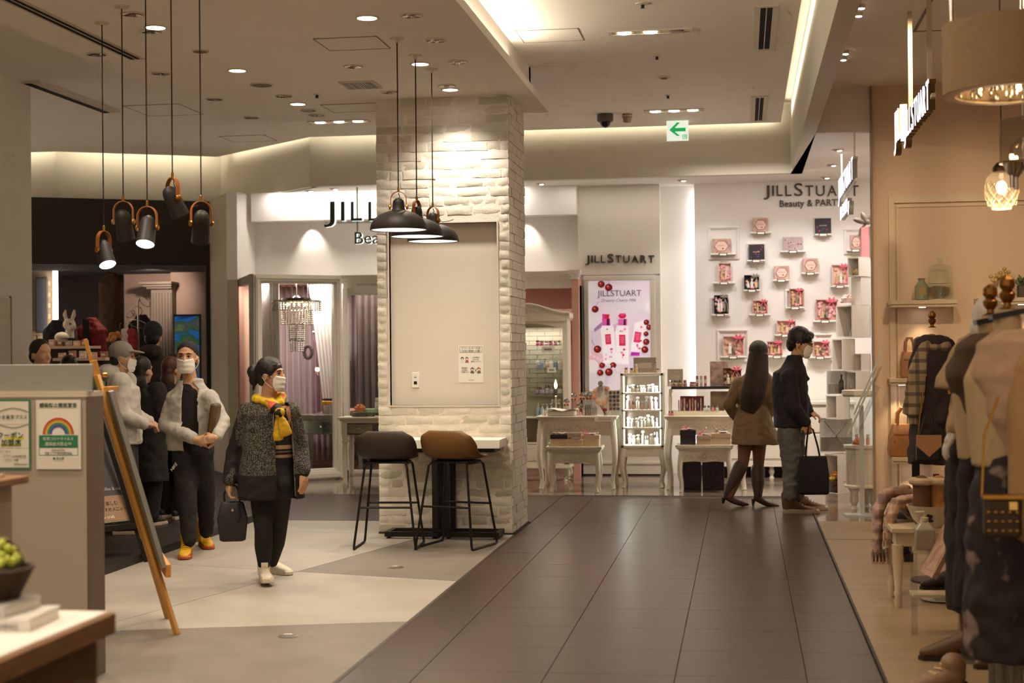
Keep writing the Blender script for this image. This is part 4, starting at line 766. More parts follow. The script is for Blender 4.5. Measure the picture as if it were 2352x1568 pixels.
def console(label, x0, x1, y0, y1, h, ah, lip=True, name='console_table'):
    t = thing(name, label, 'table', ((x0 + x1) / 2, (y0 + y1) / 2, 0)); w_, d = (x1 - x0) / 2, (y1 - y0) / 2
    MB().box(-w_, w_, -d, d, h - .014, h).box(-w_ + .012, w_ - .012, -d + .012, d - .012, h - .032, h - .014).box(-w_ + .03, w_ - .03, -d + .03, d - .03, h - .05, h - .032).build('table_top', m_ivory, t, bevel=.004)
    if lip: MB().box(-w_, w_, -d, -d + .014, h, h + .018).box(-w_, -w_ + .014, -d, d, h, h + .018).box(w_ - .014, w_, -d, d, h, h + .018).box(-w_, w_, d - .014, d, h, h + .018).build('rim', m_ivory, t, bevel=.003)
    zt = h - .05; iw = w_ - .045
    MB().prism(apron_poly(-iw, iw, zt - ah, zt, .03), -d + .045, -d + .06, 'y').build('apron', m_ivory, t, smooth=0); Bx(-iw, iw, d - .06, d - .045, zt - ah * .8, zt).build('apron', m_ivory, t)
    for s in (-1, 1): Bx(s * iw - (.014 if s > 0 else 0), s * iw + (0 if s > 0 else .014), -d + .05, d - .05, zt - ah * .8, zt).build('apron', m_ivory, t)
    ornament(t, 0, -d + .042, zt - ah * .48, w_ * .52, m_ivory)
    for sx in (-1, 1):
        for sy in (-1, 1): cab_leg(t, sx * (w_ - .065), sy * (d - .065), zt, (sx * .7, sy * .7), .04 if h > .6 else .03, .034 if h > .6 else .028)
    return t
console('ivory console table with makeup displays right of the column', -2.26, -1.36, 16.5, 17.05, .80, .17, False); console('small low ivory table holding pale gift boxes', -2.10, -1.50, 16.1, 16.46, .475, .125)
console('ivory console table with black shelf stand near the walking couple', -.86, .05, 16.5, 17.05, .80, .17, False); console('small low ivory table with black and beige gift boxes', -.72, -.11, 16.18, 16.5, .49, .125)
# ---- lit cabinet
t = thing('lit_cabinet', 'slim ivory glass cabinet with four lit shelves of white bottles', 'cabinet', (-1.105, 16.88, 0)); cw, cdp, z0, z1 = .235, .17, .445, 1.265; CABZ = [.472, .665, .86, 1.05]
mb = MB(); mb.box(-cw, -cw + .03, -cdp, -cdp + .03, z0, z1).box(cw - .03, cw, -cdp, -cdp + .03, z0, z1).box(-cw, -cw + .03, cdp - .03, cdp, z0, z1).box(cw - .03, cw, cdp - .03, cdp, z0, z1).box(-cw, cw, -cdp, cdp, z1 - .03, z1).box(-cw, cw, -cdp, cdp, z0 - .0, z0 + .025).build('carcass', m_ivory, t, bevel=.003)
for z in CABZ[1:]: Bx(-cw + .01, cw - .01, -cdp, cdp - .01, z - .018, z).build('shelf', m_ivory, t)
Bx(-cw + .03, cw - .03, cdp - .02, cdp - .012, z0, z1).build('back_mirror', M('cab_back', '6a5a4c', .25, .4), t)
for s in (-1, 1): Bx(s * (cw - .006) - .002, s * (cw - .006) + .002, -cdp + .03, cdp - .03, z0 + .02, z1 - .03).build('glass_side', m_gl, t)
MB().prism(apron_poly(-cw + .01, cw - .01, .33, .445, .035), -cdp + .005, -cdp + .02, 'y').build('apron', m_ivory, t, smooth=0); Bx(-cw + .01, cw - .01, cdp - .02, cdp - .005, .35, .445).build('apron', m_ivory, t)
for s in (-1, 1): Bx(s * (cw - .012) - .006, s * (cw - .012) + .006, -cdp + .02, cdp - .02, .35, .445).build('apron', m_ivory, t)
for sx in (-1, 1):
    for sy in (-1, 1): cab_leg(t, sx * (cw - .04), sy * (cdp - .04), .44, (sx * .8, sy * .6), .035, .03)
    Bx(sx * (cw - .036) - .004, sx * (cw - .036) + .004, -cdp + .032, -cdp + .04, z0 + .03, z1 - .035).build('light_strip', M('strip_glow', 'f4fff4', .5, emit=3, ecol='eefff0'), t)
    for z in CABZ: area('cabinet_light', (-1.105 + sx * .195, 16.78, z + .09), (0, sx * PI / 2 * .96, 0), .13, .02, 2.4, (.95, 1, .93))
# ---- goods helpers
GB = [0]
PALE = {'white': 'f0ece6', 'pink': 'e8b8b4', 'lilac': 'c4b4d4', 'blue': 'a8c8e0', 'amber': 'd8c088', 'peach': 'e8c4a8', 'rose': 'd88898', 'clear': 'e4e8e4'}
def pm(c): return M('pale_' + c, PALE[c], .25, trans=.15 if c in ('clear', 'amber', 'blue') else 0)
def bottle(loc, h, r, c, label, kind='pump', group=None):
    t = thing('cosmetic_bottle', label, 'bottle', loc, random.uniform(0, 6), group); bh = h * (.68 if kind != 'jar' else .6)
    MB().lathe([(r * .92, 0), (r, .004), (r, bh * .85), (r * .8, bh * .95), (r * .38, bh), (r * .38, bh + .005)], 12).build('body', pm(c), t)
    if kind == 'pump': MB().lathe([(r * .42, bh), (r * .42, bh + h * .12), (r * .14, bh + h * .13), (r * .14, h)], 10).tube([(0, 0, h - .004), (r * 1.0, 0, h - .004)], r * .16, 6).build('pump', m_white, t)
    elif kind == 'flower':
        mb = MB().lathe([(r * .35, bh), (r * .35, bh + h * .08)], 8)
        for k in range(5): mb.ell((r * .55 * math.cos(k * 1.257), r * .55 * math.sin(k * 1.257), h * .88), (r * .5, r * .5, h * .1), 8, 6)
        mb.ell((0, 0, h * .9), (r * .5, r * .5, h * .1), 8, 6).build('flower_cap', pm('white'), t)
    else: MB().lathe([(r * .8, bh), (r * .85, bh + .003), (r * .85, h), (r * .6, h)], 12).build('lid', m_silver if kind == 'jar' else m_white, t)
    return t
def pack(loc, d, mat, label, name='product_box', cat='box', rz=0, band=None, group=None):
    t = thing(name, label, cat, loc, rz, group); Bx(-d[0] / 2, d[0] / 2, -d[1] / 2, d[1] / 2, 0, d[2]).build('carton', mat, t, bevel=min(d) * .06)
    Bx(-d[0] * .3, d[0] * .3, -d[1] / 2 - .001, -d[1] / 2, d[2] * .3, d[2] * .65).build('print_panel', band or m_white, t); return t
rg = random.Random(11); cols = ['white', 'white', 'clear', 'white', 'pink', 'white']
for z, lv in zip(CABZ, ('bottom', 'second', 'third', 'top')):
    n = {'bottom': 7, 'second': 8, 'third': 7, 'top': 8}[lv]
    for k in range(n):
        h = rg.uniform(.09, .16) if lv != 'top' else rg.uniform(.07, .11); x = -1.105 - .17 + .34 * (k + .5) / n + rg.uniform(-.006, .006)
        bottle((x, 16.82 + rg.uniform(-.05, .06), z + .001), h, rg.uniform(.018, .023), rg.choice(cols), 'white flower capped bottle on the %s shelf of the lit cabinet' % lv, rg.choice(('flower', 'flower', 'jar', 'flower')), 'bottles on the %s cabinet shelf' % lv)
# on top of the cabinet
pack((-1.08, 16.9, 1.266), (.25, .02, .17), M('card_grey', '8a8074', .6), 'grey display card with printed bottles on the lit cabinet', 'display_card', 'card', 0, M('card_lite', 'a89e90', .6))
for k, (x, h, c, kd) in enumerate(((-1.28, .06, 'peach', 'jar'), (-1.22, .055, 'amber', 'jar'), (-1.17, .1, 'amber', 'cap'), (-.93, .05, 'peach', 'jar'))): bottle((x, 16.78, 1.266), h, .02, c, ('small peach jar at left end on lit cabinet top', 'flat amber jar on lit cabinet top', 'amber perfume bottle before the grey card', 'small peach jar at right end on lit cabinet top')[k], kd)
t = thing('glass_vial', 'tall thin clear vial standing on the lit cabinet', 'vial', (-.965, 16.8, 1.266)); MB().lathe([(.012, 0), (.008, .01), (.007, .11)], 10).build('body', m_crys, t); MB().lathe([(.014, .11), (.018, .125), (.008, .13)], 10).build('stopper', m_crys, t)
# ---- table A goods
zA = .80
t = thing('candle_lamp', 'electric candle lamp with lit flame bulb on the console', 'lamp', (-2.06, 16.72, zA)); MB().lathe([(.05, 0), (.05, .006), (.012, .02), (.010, .2), (.02, .215), (.012, .225)], 14).build('stem', m_silver, t); MB().lathe([(.016, .225), (.016, .30)], 12).build('candle', M('candle_sleeve', '3a322a', .6), t)
MB().lathe([(.008, .30), (.018, .325), (.016, .35), (.004, .39), (.001, .40)], 12).build('flame_bulb', M('bulb_glow', 'ffe0b0', .4, emit=7, ecol='ffd8a0'), t); point('candle_light', (-2.06, 16.68, zA + .36), 1.2, (1, .72, .4), .02)
for k in range(7): a = 2 * PI * k / 7; MB().ell((.045 * math.cos(a), .045 * math.sin(a), .17), (.008, .008, .014), 6, 5).ell((.045 * math.cos(a), .045 * math.sin(a), .14), (.006, .006, .012), 6, 5).build('crystal_drop', m_crys, t)
t = thing('white_cloth_tray', 'white cloth covered tray beside the candle lamp', 'tray', (-1.98, 16.62, zA)); Bx(-.16, .16, -.08, .1, 0, .06).build('tray', m_white, t, bevel=.02); MB().loft([[(-.17 + .34 * u, -.1, .065 + .012 * math.sin(u * 9)), (-.17 + .34 * u, .12, .068 + .01 * math.sin(u * 7)), (-.17 + .34 * u, .12, .075 + .01 * math.sin(u * 7)), (-.17 + .34 * u, -.1, .072 + .012 * math.sin(u * 9))] for u in [k / 12 for k in range(13)]]).build('cloth', M('cloth_white', 'e0d8cc', .8), t)
for k, (x, z, hh) in enumerate(((-1.95, .1, .09), (-1.87, .16, .12), (-1.77, .17, .12), (-1.70, .17, .13), (-1.80, .05, .1))):
    t = thing('compact_stand', ('clear acrylic stand with gold compact behind the cloth tray', 'acrylic stand holding a peach palette', 'second acrylic stand with a peach palette', 'acrylic stand with a dark two pan compact', 'low acrylic stand at the front of the console')[k], 'display stand', (x, 16.78 + .04 * (k % 2), zA))
    Bx(-.03, .03, -.03, .03, 0, z).build('riser', m_acr, t); MB().box(-.032, .032, -.015, .015, z, z + .03).build('compact', M('compact_peach', 'd8a080', .4), t); MB().ell((0, .02, z + .055), (.034, .006, .034), 16, 8).build('mirror_lid', m_mirror, t)
    for s in (-1, 1): Bx(s * .016 - .01, s * .016 + .01, -.017, -.015, z + .008, z + .024).build('pan', M('pan_dark', '4a3a34', .5), t)
t = thing('blush_wheel', 'flower shaped display wheel of peach blush compacts on console', 'display', (-1.55, 16.85, zA)); MB().lathe([(.11, 0), (.11, .012)], 20).xf(Matrix.Translation((0, 0, .22)) @ Matrix.Rotation(PI / 2, 4, 'X')).build('panel', m_white, t); Bx(-.05, .05, -.01, .06, 0, .16).build('stand', m_white, t)
for k in range(8):
    a = 2 * PI * k / 8 + .2; MB().lathe([(.028, 0), (.028, .01), (.02, .013)], 16).xf(Matrix.Translation((.095 * math.cos(a), -.012, .22 + .085 * math.sin(a))) @ Matrix.Rotation(PI / 2, 4, 'X')).build('compact', M('blush%d' % (k % 3), ('e0b090', 'd89880', 'e4c0a0')[k % 3], .4), t)
for k in range(2): MB().lathe([(.03, 0), (.03, .012)], 18).xf(Matrix.Translation((-.02, -.02, .30 + .05 * k)) @ Matrix.Rotation(PI / 2, 4, 'X')).build('mirror_compact', m_silver, t)
t = thing('palette_rack', 'white rack of round dark eyeshadow testers on the console', 'display', (-1.415, 16.8, zA)); Bx(-.07, .07, .0, .08, 0, .28).build('panel', m_white, t, bevel=.006)
for r in range(5):
    for c in range(3): MB().lathe([(.017, 0), (.017, .012), (.012, .015)], 12).xf(Matrix.Translation((-.043 + .043 * c, 0, .25 - .045 * r)) @ Matrix.Rotation(PI / 2, 4, 'X')).build('tester_pot', M('shadow%d' % ((r + c) % 4), ('5a4440', '7a5a54', '4a4450', '8a6258')[(r + c) % 4], .35), t)
t = thing('brush_holder', 'clear acrylic holder of dark brushes on the console', 'brush holder', (-1.66, 16.62, zA)); MB().box(-.07, .07, -.02, .02, 0, .005).box(-.07, -.066, -.02, .02, 0, .09).box(.066, .07, -.02, .02, 0, .09).box(-.07, .07, .017, .02, 0, .09).build('holder', m_acr, t)
for k in range(6): MB().tube([(-.055 + .022 * k, 0, .006), (-.055 + .022 * k, 0, .12)], .005, 6).build('brush', m_black if k < 3 else m_silver, t)
t = thing('lip_brush_cup', 'cup with dark red brushes beside the palette rack', 'cup', (-1.50, 16.6, zA)); MB().lathe([(.02, 0), (.025, .05), (.022, .05), (.018, .004)], 14).build('cup', m_acr, t)
for k in range(3): MB().tube([(0, 0, .01), (-.02 - .02 * k, 0, .12)], .004, 6).ell((-.005 + .006 * k, 0, .07), (.02, .015, .02), 8, 6).build('brush', M('brush_red', '7a2c28', .6), t)
t = thing('price_card', 'white price card hanging over the front edge of console', 'card', (-1.50, 16.49, zA - .055)); Bx(-.105, .105, -.004, -.001, 0, .055).build('card', M('paper'), t)
for k in range(2): Bx(-.07, .07, -.0048, -.004, .016 + .016 * k, .022 + .016 * k).build('print_line', M('rule_grey'), t)
for k in range(12):
    x = -2.2 + .02 * (k % 3) if k < 2 else -1.72 + .028 * (k - 2) if k < 6 else -1.9 + .03 * (k - 6); bottle((x, 16.68 + .02 * (k % 2), zA), rg.uniform(.04, .08), .011, rg.choice(('clear', 'peach', 'pink')), 'tiny glass tester bottle among the console makeup displays', 'cap', 'tester bottles on the console')
# ---- gift boxes on the low tables
m_kraft = M('kraft_box', 'bca68a', .6); m_blackbox = M('black_floral', '221c22', .5, col2='2a1a22', scale=40); m_wrap = M('clear_wrap', 'e8c8c4', .12, trans=.3); m_rib = M('pink_ribbon', 'd86a7c', .4); m_rib2 = M('silver_ribbon', '9a948c', .3, .5)
def bow(t, x, y, z, s, mat):
    mb = MB()
    for k, a in enumerate((.3, 2.84, 1.2, 2.0)): mb.ell((x + s * .55 * math.cos(a), y, z + s * .3 * math.sin(a)), (s * .5, s * .22, s * .2), 10, 6, Euler((0, -a, 0)))
    mb.ell((x, y - s * .1, z), (s * .2, s * .2, s * .2), 8, 6); mb.tube([(x, y, z), (x - s * .5, y - s * .05, z - s * .5), (x - s * .6, y - s * .05, z - s)], s * .09, 5, flat=.3); mb.build('bow', mat, t)
def lidbox(loc, d, mat, lid, label, rib=None, group=None, rz=0, wrap=True):
    t = thing('gift_box', label, 'gift box', loc, rz, group); w_, l_, h_ = d
    Bx(-w_ / 2, w_ / 2, -l_ / 2, l_ / 2, 0, h_ * .72).build('box', mat, t, bevel=.002); Bx(-w_ / 2 - .004, w_ / 2 + .004, -l_ / 2 - .004, l_ / 2 + .004, h_ * .66, h_).build('lid', lid, t, bevel=.002)
    if wrap:
        mb = MB(); rr = random.Random(int(loc[0] * 1000))
        for k in range(5): mb.ell((rr.uniform(-.3, .3) * w_, rr.uniform(-.3, .2) * l_, h_ + .006), (w_ * .22, l_ * .2, .014), 7, 5, Euler((rr.uniform(-.4, .4), rr.uniform(-.5, .5), 0)))
        mb.build('wrap', m_wrap, t, 20); Bx(-w_ * .05, w_ * .3, -l_ * .5, -l_ * .2, h_ + .016, h_ + .019).build('card', M('paper'), t)
    if rib: bow(t, -w_ * .2, -l_ * .2, h_ + .02, .035, rib)
    return t
zl = .494
lidbox((-1.97, 16.33, zl - .016), (.19, .16, .135), m_kraft, m_blackbox, 'kraft gift box with black lid, left on the low table', None); lidbox((-1.80, 16.24, zl - .016), (.17, .12, .085), m_kraft, m_kraft, 'small kraft gift box in front on the low table', None); lidbox((-1.64, 16.33, zl - .016), (.20, .15, .13), m_kraft, m_kraft, 'large kraft gift box with pink wrapping at right on low table', m_rib)
lidbox((-1.80, 16.24, zl + .095), (.15, .1, .05), m_kraft, m_wrap, 'flat gift box stacked on the small kraft box', None, wrap=False)
zl = .51
lidbox((-.59, 16.34, zl - .016), (.16, .16, .165), m_blackbox, m_blackbox, 'tall black floral gift box, left on the second low table', m_rib); lidbox((-.42, 16.27, zl - .016), (.15, .12, .11), m_kraft, m_kraft, 'beige gift box with pink bow, middle of the second low table', m_rib); lidbox((-.24, 16.34, zl - .016), (.2, .16, .13), m_kraft, m_kraft, 'beige gift box with open lid, right on the second low table', m_rib2)
for k, x in enumerate((-.58, -.33)):
    t = thing('gift_bag', ('black dotted box standing under the second low table, left one', 'black dotted box standing under the second low table, right one')[k], 'box', (x, 16.62, 0)); Bx(-.115, .115, -.09, .09, 0, .36).build('bag', m_blackbox, t, bevel=.004)
    rr = random.Random(k)
    for q in range(26): a, b = rr.uniform(-.1, .1), rr.uniform(.02, .34); MB().ell((a, -.0905, b), (.005, .0015, .005), 6, 4).build('cherry_dot', M('dot_red', '8a2430', .6), t)
# ---- table B goods
t = thing('shelf_stand', 'ivory two tier stand with black shelf on the second console', 'shelf', (-.36, 16.8, .80))
Bx(-.42, .44, -.13, .13, 0, .045).build('plinth', m_ivory, t, bevel=.003); Bx(-.42, .42, -.14, .14, .285, .315).build('black_shelf', M('gloss_black', '15120f', .12), t, bevel=.003)
for sx in (-.44, .43):
    for sy in (-.1, .1): MB().lathe([(.02, 0), (.02, .04), (.012, .06), (.018, .12), (.018, .2), (.012, .23), (.02, .25), (.02, .285)], 12, (sx, sy, .0)).build('post', m_ivory, t)
z1_, z2_ = .846, 1.116
pack((-.74, 16.78, z2_), (.17, .012, .19), M('card_pale', 'b4a898', .7), 'pale text card standing on the black shelf', 'text_card', 'card', 0, M('card_pale2', 'c0b4a4', .7))
for k in range(6): bottle((-.78 + .05 * k if k < 4 else -.56 + .03 * (k - 4), 16.7, z2_), .07 if k < 4 else .05, .02, ('peach', 'peach', 'amber', 'rose', 'rose', 'pink')[k], ('leftmost', 'second', 'third', 'fourth', 'fifth', 'sixth')[k] + ' small jar along the front of the black shelf', 'jar')
for k in range(3): pack((-.50 + .045 * k, 16.74, z2_), (.028, .02, .115), M('lip%d' % k, ('9a5a58', 'c8a8a0', 'b06868')[k], .3), ('brown', 'pale', 'rose')[k] + ' lip gloss sample tile upright on the black shelf', 'lip_sample', 'sample', 0, m_white)
pack((-.26, 16.83, z2_), (.2, .02, .27), M('art_card', 'c8a89c', .6, col2='6a5a54', scale=14), 'pink grey illustrated box standing at back of black shelf', 'illustrated_box', 'box', 0, M('art_card'))
def open_gift(loc, w_, h_, mat, seed, label, ribbon=None, dp=.05, group='open gift boxes on the wall'):
    t = thing('open_gift_box', label, 'gift box', loc, 0, group); rr = random.Random(seed); q = .008
    MB().box(-w_ / 2, w_ / 2, dp - .006, dp, 0, h_).box(-w_ / 2, -w_ / 2 + q, 0, dp, 0, h_).box(w_ / 2 - q, w_ / 2, 0, dp, 0, h_).box(-w_ / 2, w_ / 2, 0, dp, 0, q).box(-w_ / 2, w_ / 2, 0, dp, h_ - q, h_).build('tray', mat, t)
    mb = MB()
    for k in range(16): mb.ell((rr.uniform(-.42, .42) * w_, dp * .7, rr.uniform(.1, .9) * h_), (w_ * .11, .014, h_ * .09), 7, 5, Euler((0, rr.uniform(0, 3), 0)))
    mb.build('paper_shreds', M('shred%d' % (seed % 3), ('e4b4a4', 'd8a890', 'e8b0b8')[seed % 3], .7), t, 20)['kind'] = 'stuff'
    for k in range(2 + seed % 2):
        x = (-.22 + .26 * k + rr.uniform(-.04, .04)) * w_; hh = h_ * rr.uniform(.42, .66); mb = MB().lathe([(w_ * .085, 0), (w_ * .095, hh * .1), (w_ * .09, hh * .65), (w_ * .04, hh * .72), (w_ * .04, hh * .78), (w_ * .06, hh * .8), (w_ * .06, hh)], 10, (x, dp * .35, h_ * .12)); mb.build('bottle', rr.choice((pm('white'), pm('peach'), pm('amber'), m_silver)), t)
    mb = MB()
    for k in range(3): mb.ell((rr.uniform(-.3, .3) * w_, dp * .2, h_ * rr.uniform(.1, .2)), (w_ * .09, .012, h_ * .07), 8, 6)
    mb.build('petals', M('petal', 'e8a0a4', .6), t)
    if ribbon: bow(t, w_ * .25, -.004, h_ * .88, min(w_, h_) * .32, ribbon); MB().tube([(w_ * .25, 0, h_ * .86), (w_ * .44, 0, h_ * .5), (w_ * .46, 0, h_ * .1)], .006, 5, flat=.4).build('ribbon_tail', ribbon, t)
    return t
open_gift((-.12, 16.70, z2_), .2, .2, M('kraft_dark', '8a6a5c', .6), 7, 'open gift box with pink ribbon on the black shelf', m_rib, group=None)
for k in range(9): pack((-.70 + .03 * k, 16.72 + .012 * (k % 2), z1_), (.017, .017, .12 + .01 * (k % 3)), M('gloss%d' % (k % 4), ('d8a8a0', 'c88888', 'e4c0a8', '7a4468')[k % 4], .25), 'slim pink lip gloss tube in the row under the black shelf', 'lip_gloss', 'lip gloss', 0, m_silver, 'pink gloss tubes')
for k in range(8): pack((-.20 + .03 * k, 16.72, z1_), (.016, .016, .12), M('glossw%d' % (k % 2), ('e0d8cc', 'd8b0a8')[k % 2], .25), 'pale lip tube in the right row under the black shelf', 'lip_tube', 'lip tube', 0, m_silver, 'pale lip tubes')
pack((-.21, 16.86, z1_), (.3, .012, .21), M('art_card2', 'c4b494', .6, col2='9a8a70', scale=9), 'beige illustrated card leaning under the black shelf', 'illustrated_card', 'card', 0, M('art_card2')); pack((-.56, 16.84, z1_), (.26, .012, .16), M('card_rose', '8a4448', .6), 'dark rose card behind the gloss tubes', 'rose_card', 'card', 0, M('card_rose2', 'a86064', .6))
for k in range(4): bottle((-.42 + .045 * k, 16.68, z1_), .06, .018, ('clear', 'clear', 'rose', 'clear')[k], ('first', 'second', 'third', 'fourth')[k] + ' little crystal jar between the lip tubes', 'jar')
for k in range(2): bottle((-.80 + .035 * k, 16.56, .80), .055, .016, 'rose', ('left', 'right')[k] + ' small rose jar at the left front corner of second console', 'jar')
# ---- hutch
YH = 17.5; t = thing('display_hutch', 'tall ivory hutch with arched carved crown and glass shelves', 'cabinet', (-2.5, YH, 0)); hw = .49
arch = [(-hw - .03, 1.90), (-hw - .03, 1.955), (-hw, 1.965)] + [(-hw + 2 * hw * u, 1.965 + .105 * (.5 - .5 * math.cos(2 * PI * min(max((u - .04) / .92, 0), 1))) ** .8) for u in [k / 20 for k in range(1, 20)]] + [(hw, 1.965), (hw + .03, 1.955), (hw + .03, 1.90)]
MB().prism(arch + [(hw - .02, 1.86), (-hw + .02, 1.86)], -.04, .33, 'y').build('crown', m_ivory, t, smooth=0, bevel=.006)
MB().tube([(a, -.05, b - .006) for a, b in arch[1:-1]], .014, 6).build('crown_moulding', m_ivory, t); ornament(t, 0, -.045, 1.985, .3, m_ivory, .04)
inn = [(-hw + .06, 1.0)] + [(-hw + .06 + (2 * hw - .12) * u, 1.80 + .07 * math.sin(PI * u)) for u in [k / 12 for k in range(13)]] + [(hw - .06, 1.0)]
MB().box(-hw, -hw + .06, -.02, .02, .2, 1.9).box(hw - .06, hw, -.02, .02, .2, 1.9).box(-hw, -hw + .02, 0, .32, .2, 1.9).box(hw - .02, hw, 0, .32, .2, 1.9).box(-hw, hw, -.02, .32, .2, .235).build('carcass', m_ivory, t, bevel=.003)
MB().prism([(hw - .06, 1.9), (-hw + .06, 1.9), (-hw + .06, 1.78)] + [(-hw + .06 + (2 * hw - .12) * u, 1.78 + .06 * math.sin(PI * u)) for u in [k / 12 for k in range(1, 12)]] + [(hw - .06, 1.78)], -.02, .02, 'y').build('arch_rail', m_ivory, t, smooth=0)
Bx(-hw + .02, hw - .02, .30, .315, .235, 1.9).build('back_panel', M('hutch_back', 'a49a84', .6), t)
for k in range(16):
    for q in range(5): Bx(-hw + .03 + .185 * q + (.09 if k % 2 else 0), -hw + .03 + .185 * q + (.09 if k % 2 else 0) + .178 if not (k % 2 and q == 4) else hw - .03, .292, .30, .98 + .055 * k, 1.03 + .055 * k).build('back_brick', M('hutch_brick', 'aca28c', .7), t)
HS = [py(1250, y, YH + .1).z for y in (1016, 957, 903, 849, 794)]
for k, z in enumerate(HS): Bx(-hw + .02, hw - .02, .0, .30, z - .012, z).build('shelf', m_gl if k > 1 else m_ivory, t)
MB().box(-hw - .01, hw + .01, -.03, .33, .175, .2).box(-hw - .02, hw + .02, -.04, .34, .155, .175).build('base_moulding', m_ivory, t)
Bx(-hw + .05, hw - .05, -.025, -.01, .235, HS[0] - .02).build('lower_panel', m_ivory, t, bevel=.006)
for sx in (-1, 1):
    for sy in (.02, .28): cab_leg(t, sx * (hw - .05), sy, .155, (sx, 0), .03, .035)
for k, (z, kinds) in enumerate(zip(HS, (('white', .19, 'pump'), ('blue', .16, 'pump'), ('lilac', .09, 'jar'), ('blue', .15, 'pump'), ('rose', .06, 'jar')))):
    n = 7
    for q in range(n):
        x = -2.5 + .04 + .37 * (q + .5) / n if q else -2.55; lv = ('lowest', 'fourth', 'third', 'second', 'top')[k]; c = kinds[0] if q % 3 else ('white', 'clear', 'pink')[q % 3 if k else 0]
        if k == 3: c = ('amber', 'clear', 'blue', 'peach', 'white', 'blue', 'white')[q]
        bottle((x, YH + .1 + .04 * (q % 2), z + .001), kinds[1] * rg.uniform(.8, 1.1), .024 if kinds[2] == 'pump' else .027, c, 'pastel %s bottle on the %s glass shelf of the hutch' % ('pump' if kinds[2] == 'pump' else 'jar', lv), kinds[2], 'hutch bottles, %s shelf' % lv)
for (x, z, w_, h_, lb) in ((-2.24, HS[4] - .075, .15, .07, 'upper'), (-2.2, HS[3] - .03, .1, .06, 'middle')): pack((x, YH - .015, z), (w_, .006, h_), M('paper'), 'white price notice on the %s hutch shelf edge' % lb, 'price_notice', 'card', 0, M('rule_grey'))
area('hutch_light', (-2.42, YH + .12, 1.80), (0, 0, 0), .7, .1, 5, (1, .93, .85))
# ---- gift wall shelves
YG = 18.45
GL = [((1632, 1690, 582), ('deco', 1636, 1678, 549), (1627, 521, 1698, 595)), ((1724, 1771, 533), ('deco', 1730, 1764, 501), None), ((1716, 1758, 597), ('black', 1720, 1756, 563), (1714, 558, 1758, 604)), ((1792, 1850, 576), ('lilac', 1799, 1843, 545), None), ((1872, 1909, 537), ('black', 1872, 1909, 502), (1868, 499, 1911, 542)), ((1945, 1985, 573), ('deco', 1953, 1980, 540), (1938, 525, 1990, 583)), ((1775, 1814, 642), ('deco', 1778, 1813, 611), None), ((1841, 1881, 626), ('deco', 1844, 1879, 594), None),
      ((1638, 1688, 648), ('open', 1650, 1680, 604, 'w', None), None), ((1708, 1746, 665), ('open', 1709, 1744, 632, 'k', 's'), None), ((1908, 1950, 656), ('open', 1910, 1948, 608, 'w', 'p'), None), ((1635, 1674, 721), ('open', 1640, 1672, 678, 'k', 's'), (1632, 683, 1677, 727)), ((1720, 1770, 721), ('open', 1729, 1763, 690, 'd', 'p'), None), ((1805, 1847, 705), ('open', 1813, 1845, 663, 'd', 'p'), (1803, 665, 1850, 712)), ((1868, 1922, 736), ('open', 1874, 1923, 688, 'd', 'p'), None), ((1779, 1830, 768), ('open', 1784, 1828, 736, 'w', 'p'), None), ((1654, 1713, 818), ('open', 1661, 1709, 772, 'w', 'p'), (1647, 757, 1720, 830)), ((1760, 1810, 817), ('open', 1762, 1797, 784, 'd', 'p'), None), ((1857, 1910, 819), ('open', 1868, 1905, 784, 'd', 'p'), (1868, 766, 1914, 828))]
POS = ['leftmost framed one in the upper row', 'topmost, left of center', 'under the topmost pink box', 'wide one in the middle of the wall', 'black box at upper right', 'behind the blade sign at the right edge', 'middle of the wall, left of a higher neighbour', 'middle of the wall, right of a lower neighbour', 'second row at the left edge', 'second row, dark open box', 'at right beside the white cubes', 'third row at the left edge', 'third row with pink ribbon', 'with red bow in the middle', 'large open pink box at right', "behind the man's head", 'big framed one at lower left', 'between the two walking people', "in front of the man's face"]
m_deco = M('deco_pink', 'dcb4a4', .6, col2='a88478', scale=26); m_lil = M('deco_lilac', 'c0b0b4', .6, col2='b09a98', scale=20); bxm = {'w': M('box_pink', 'e4c4b8', .6), 'k': m_blackbox, 'd': M('kraft_pink', 'c89a8c', .6)}
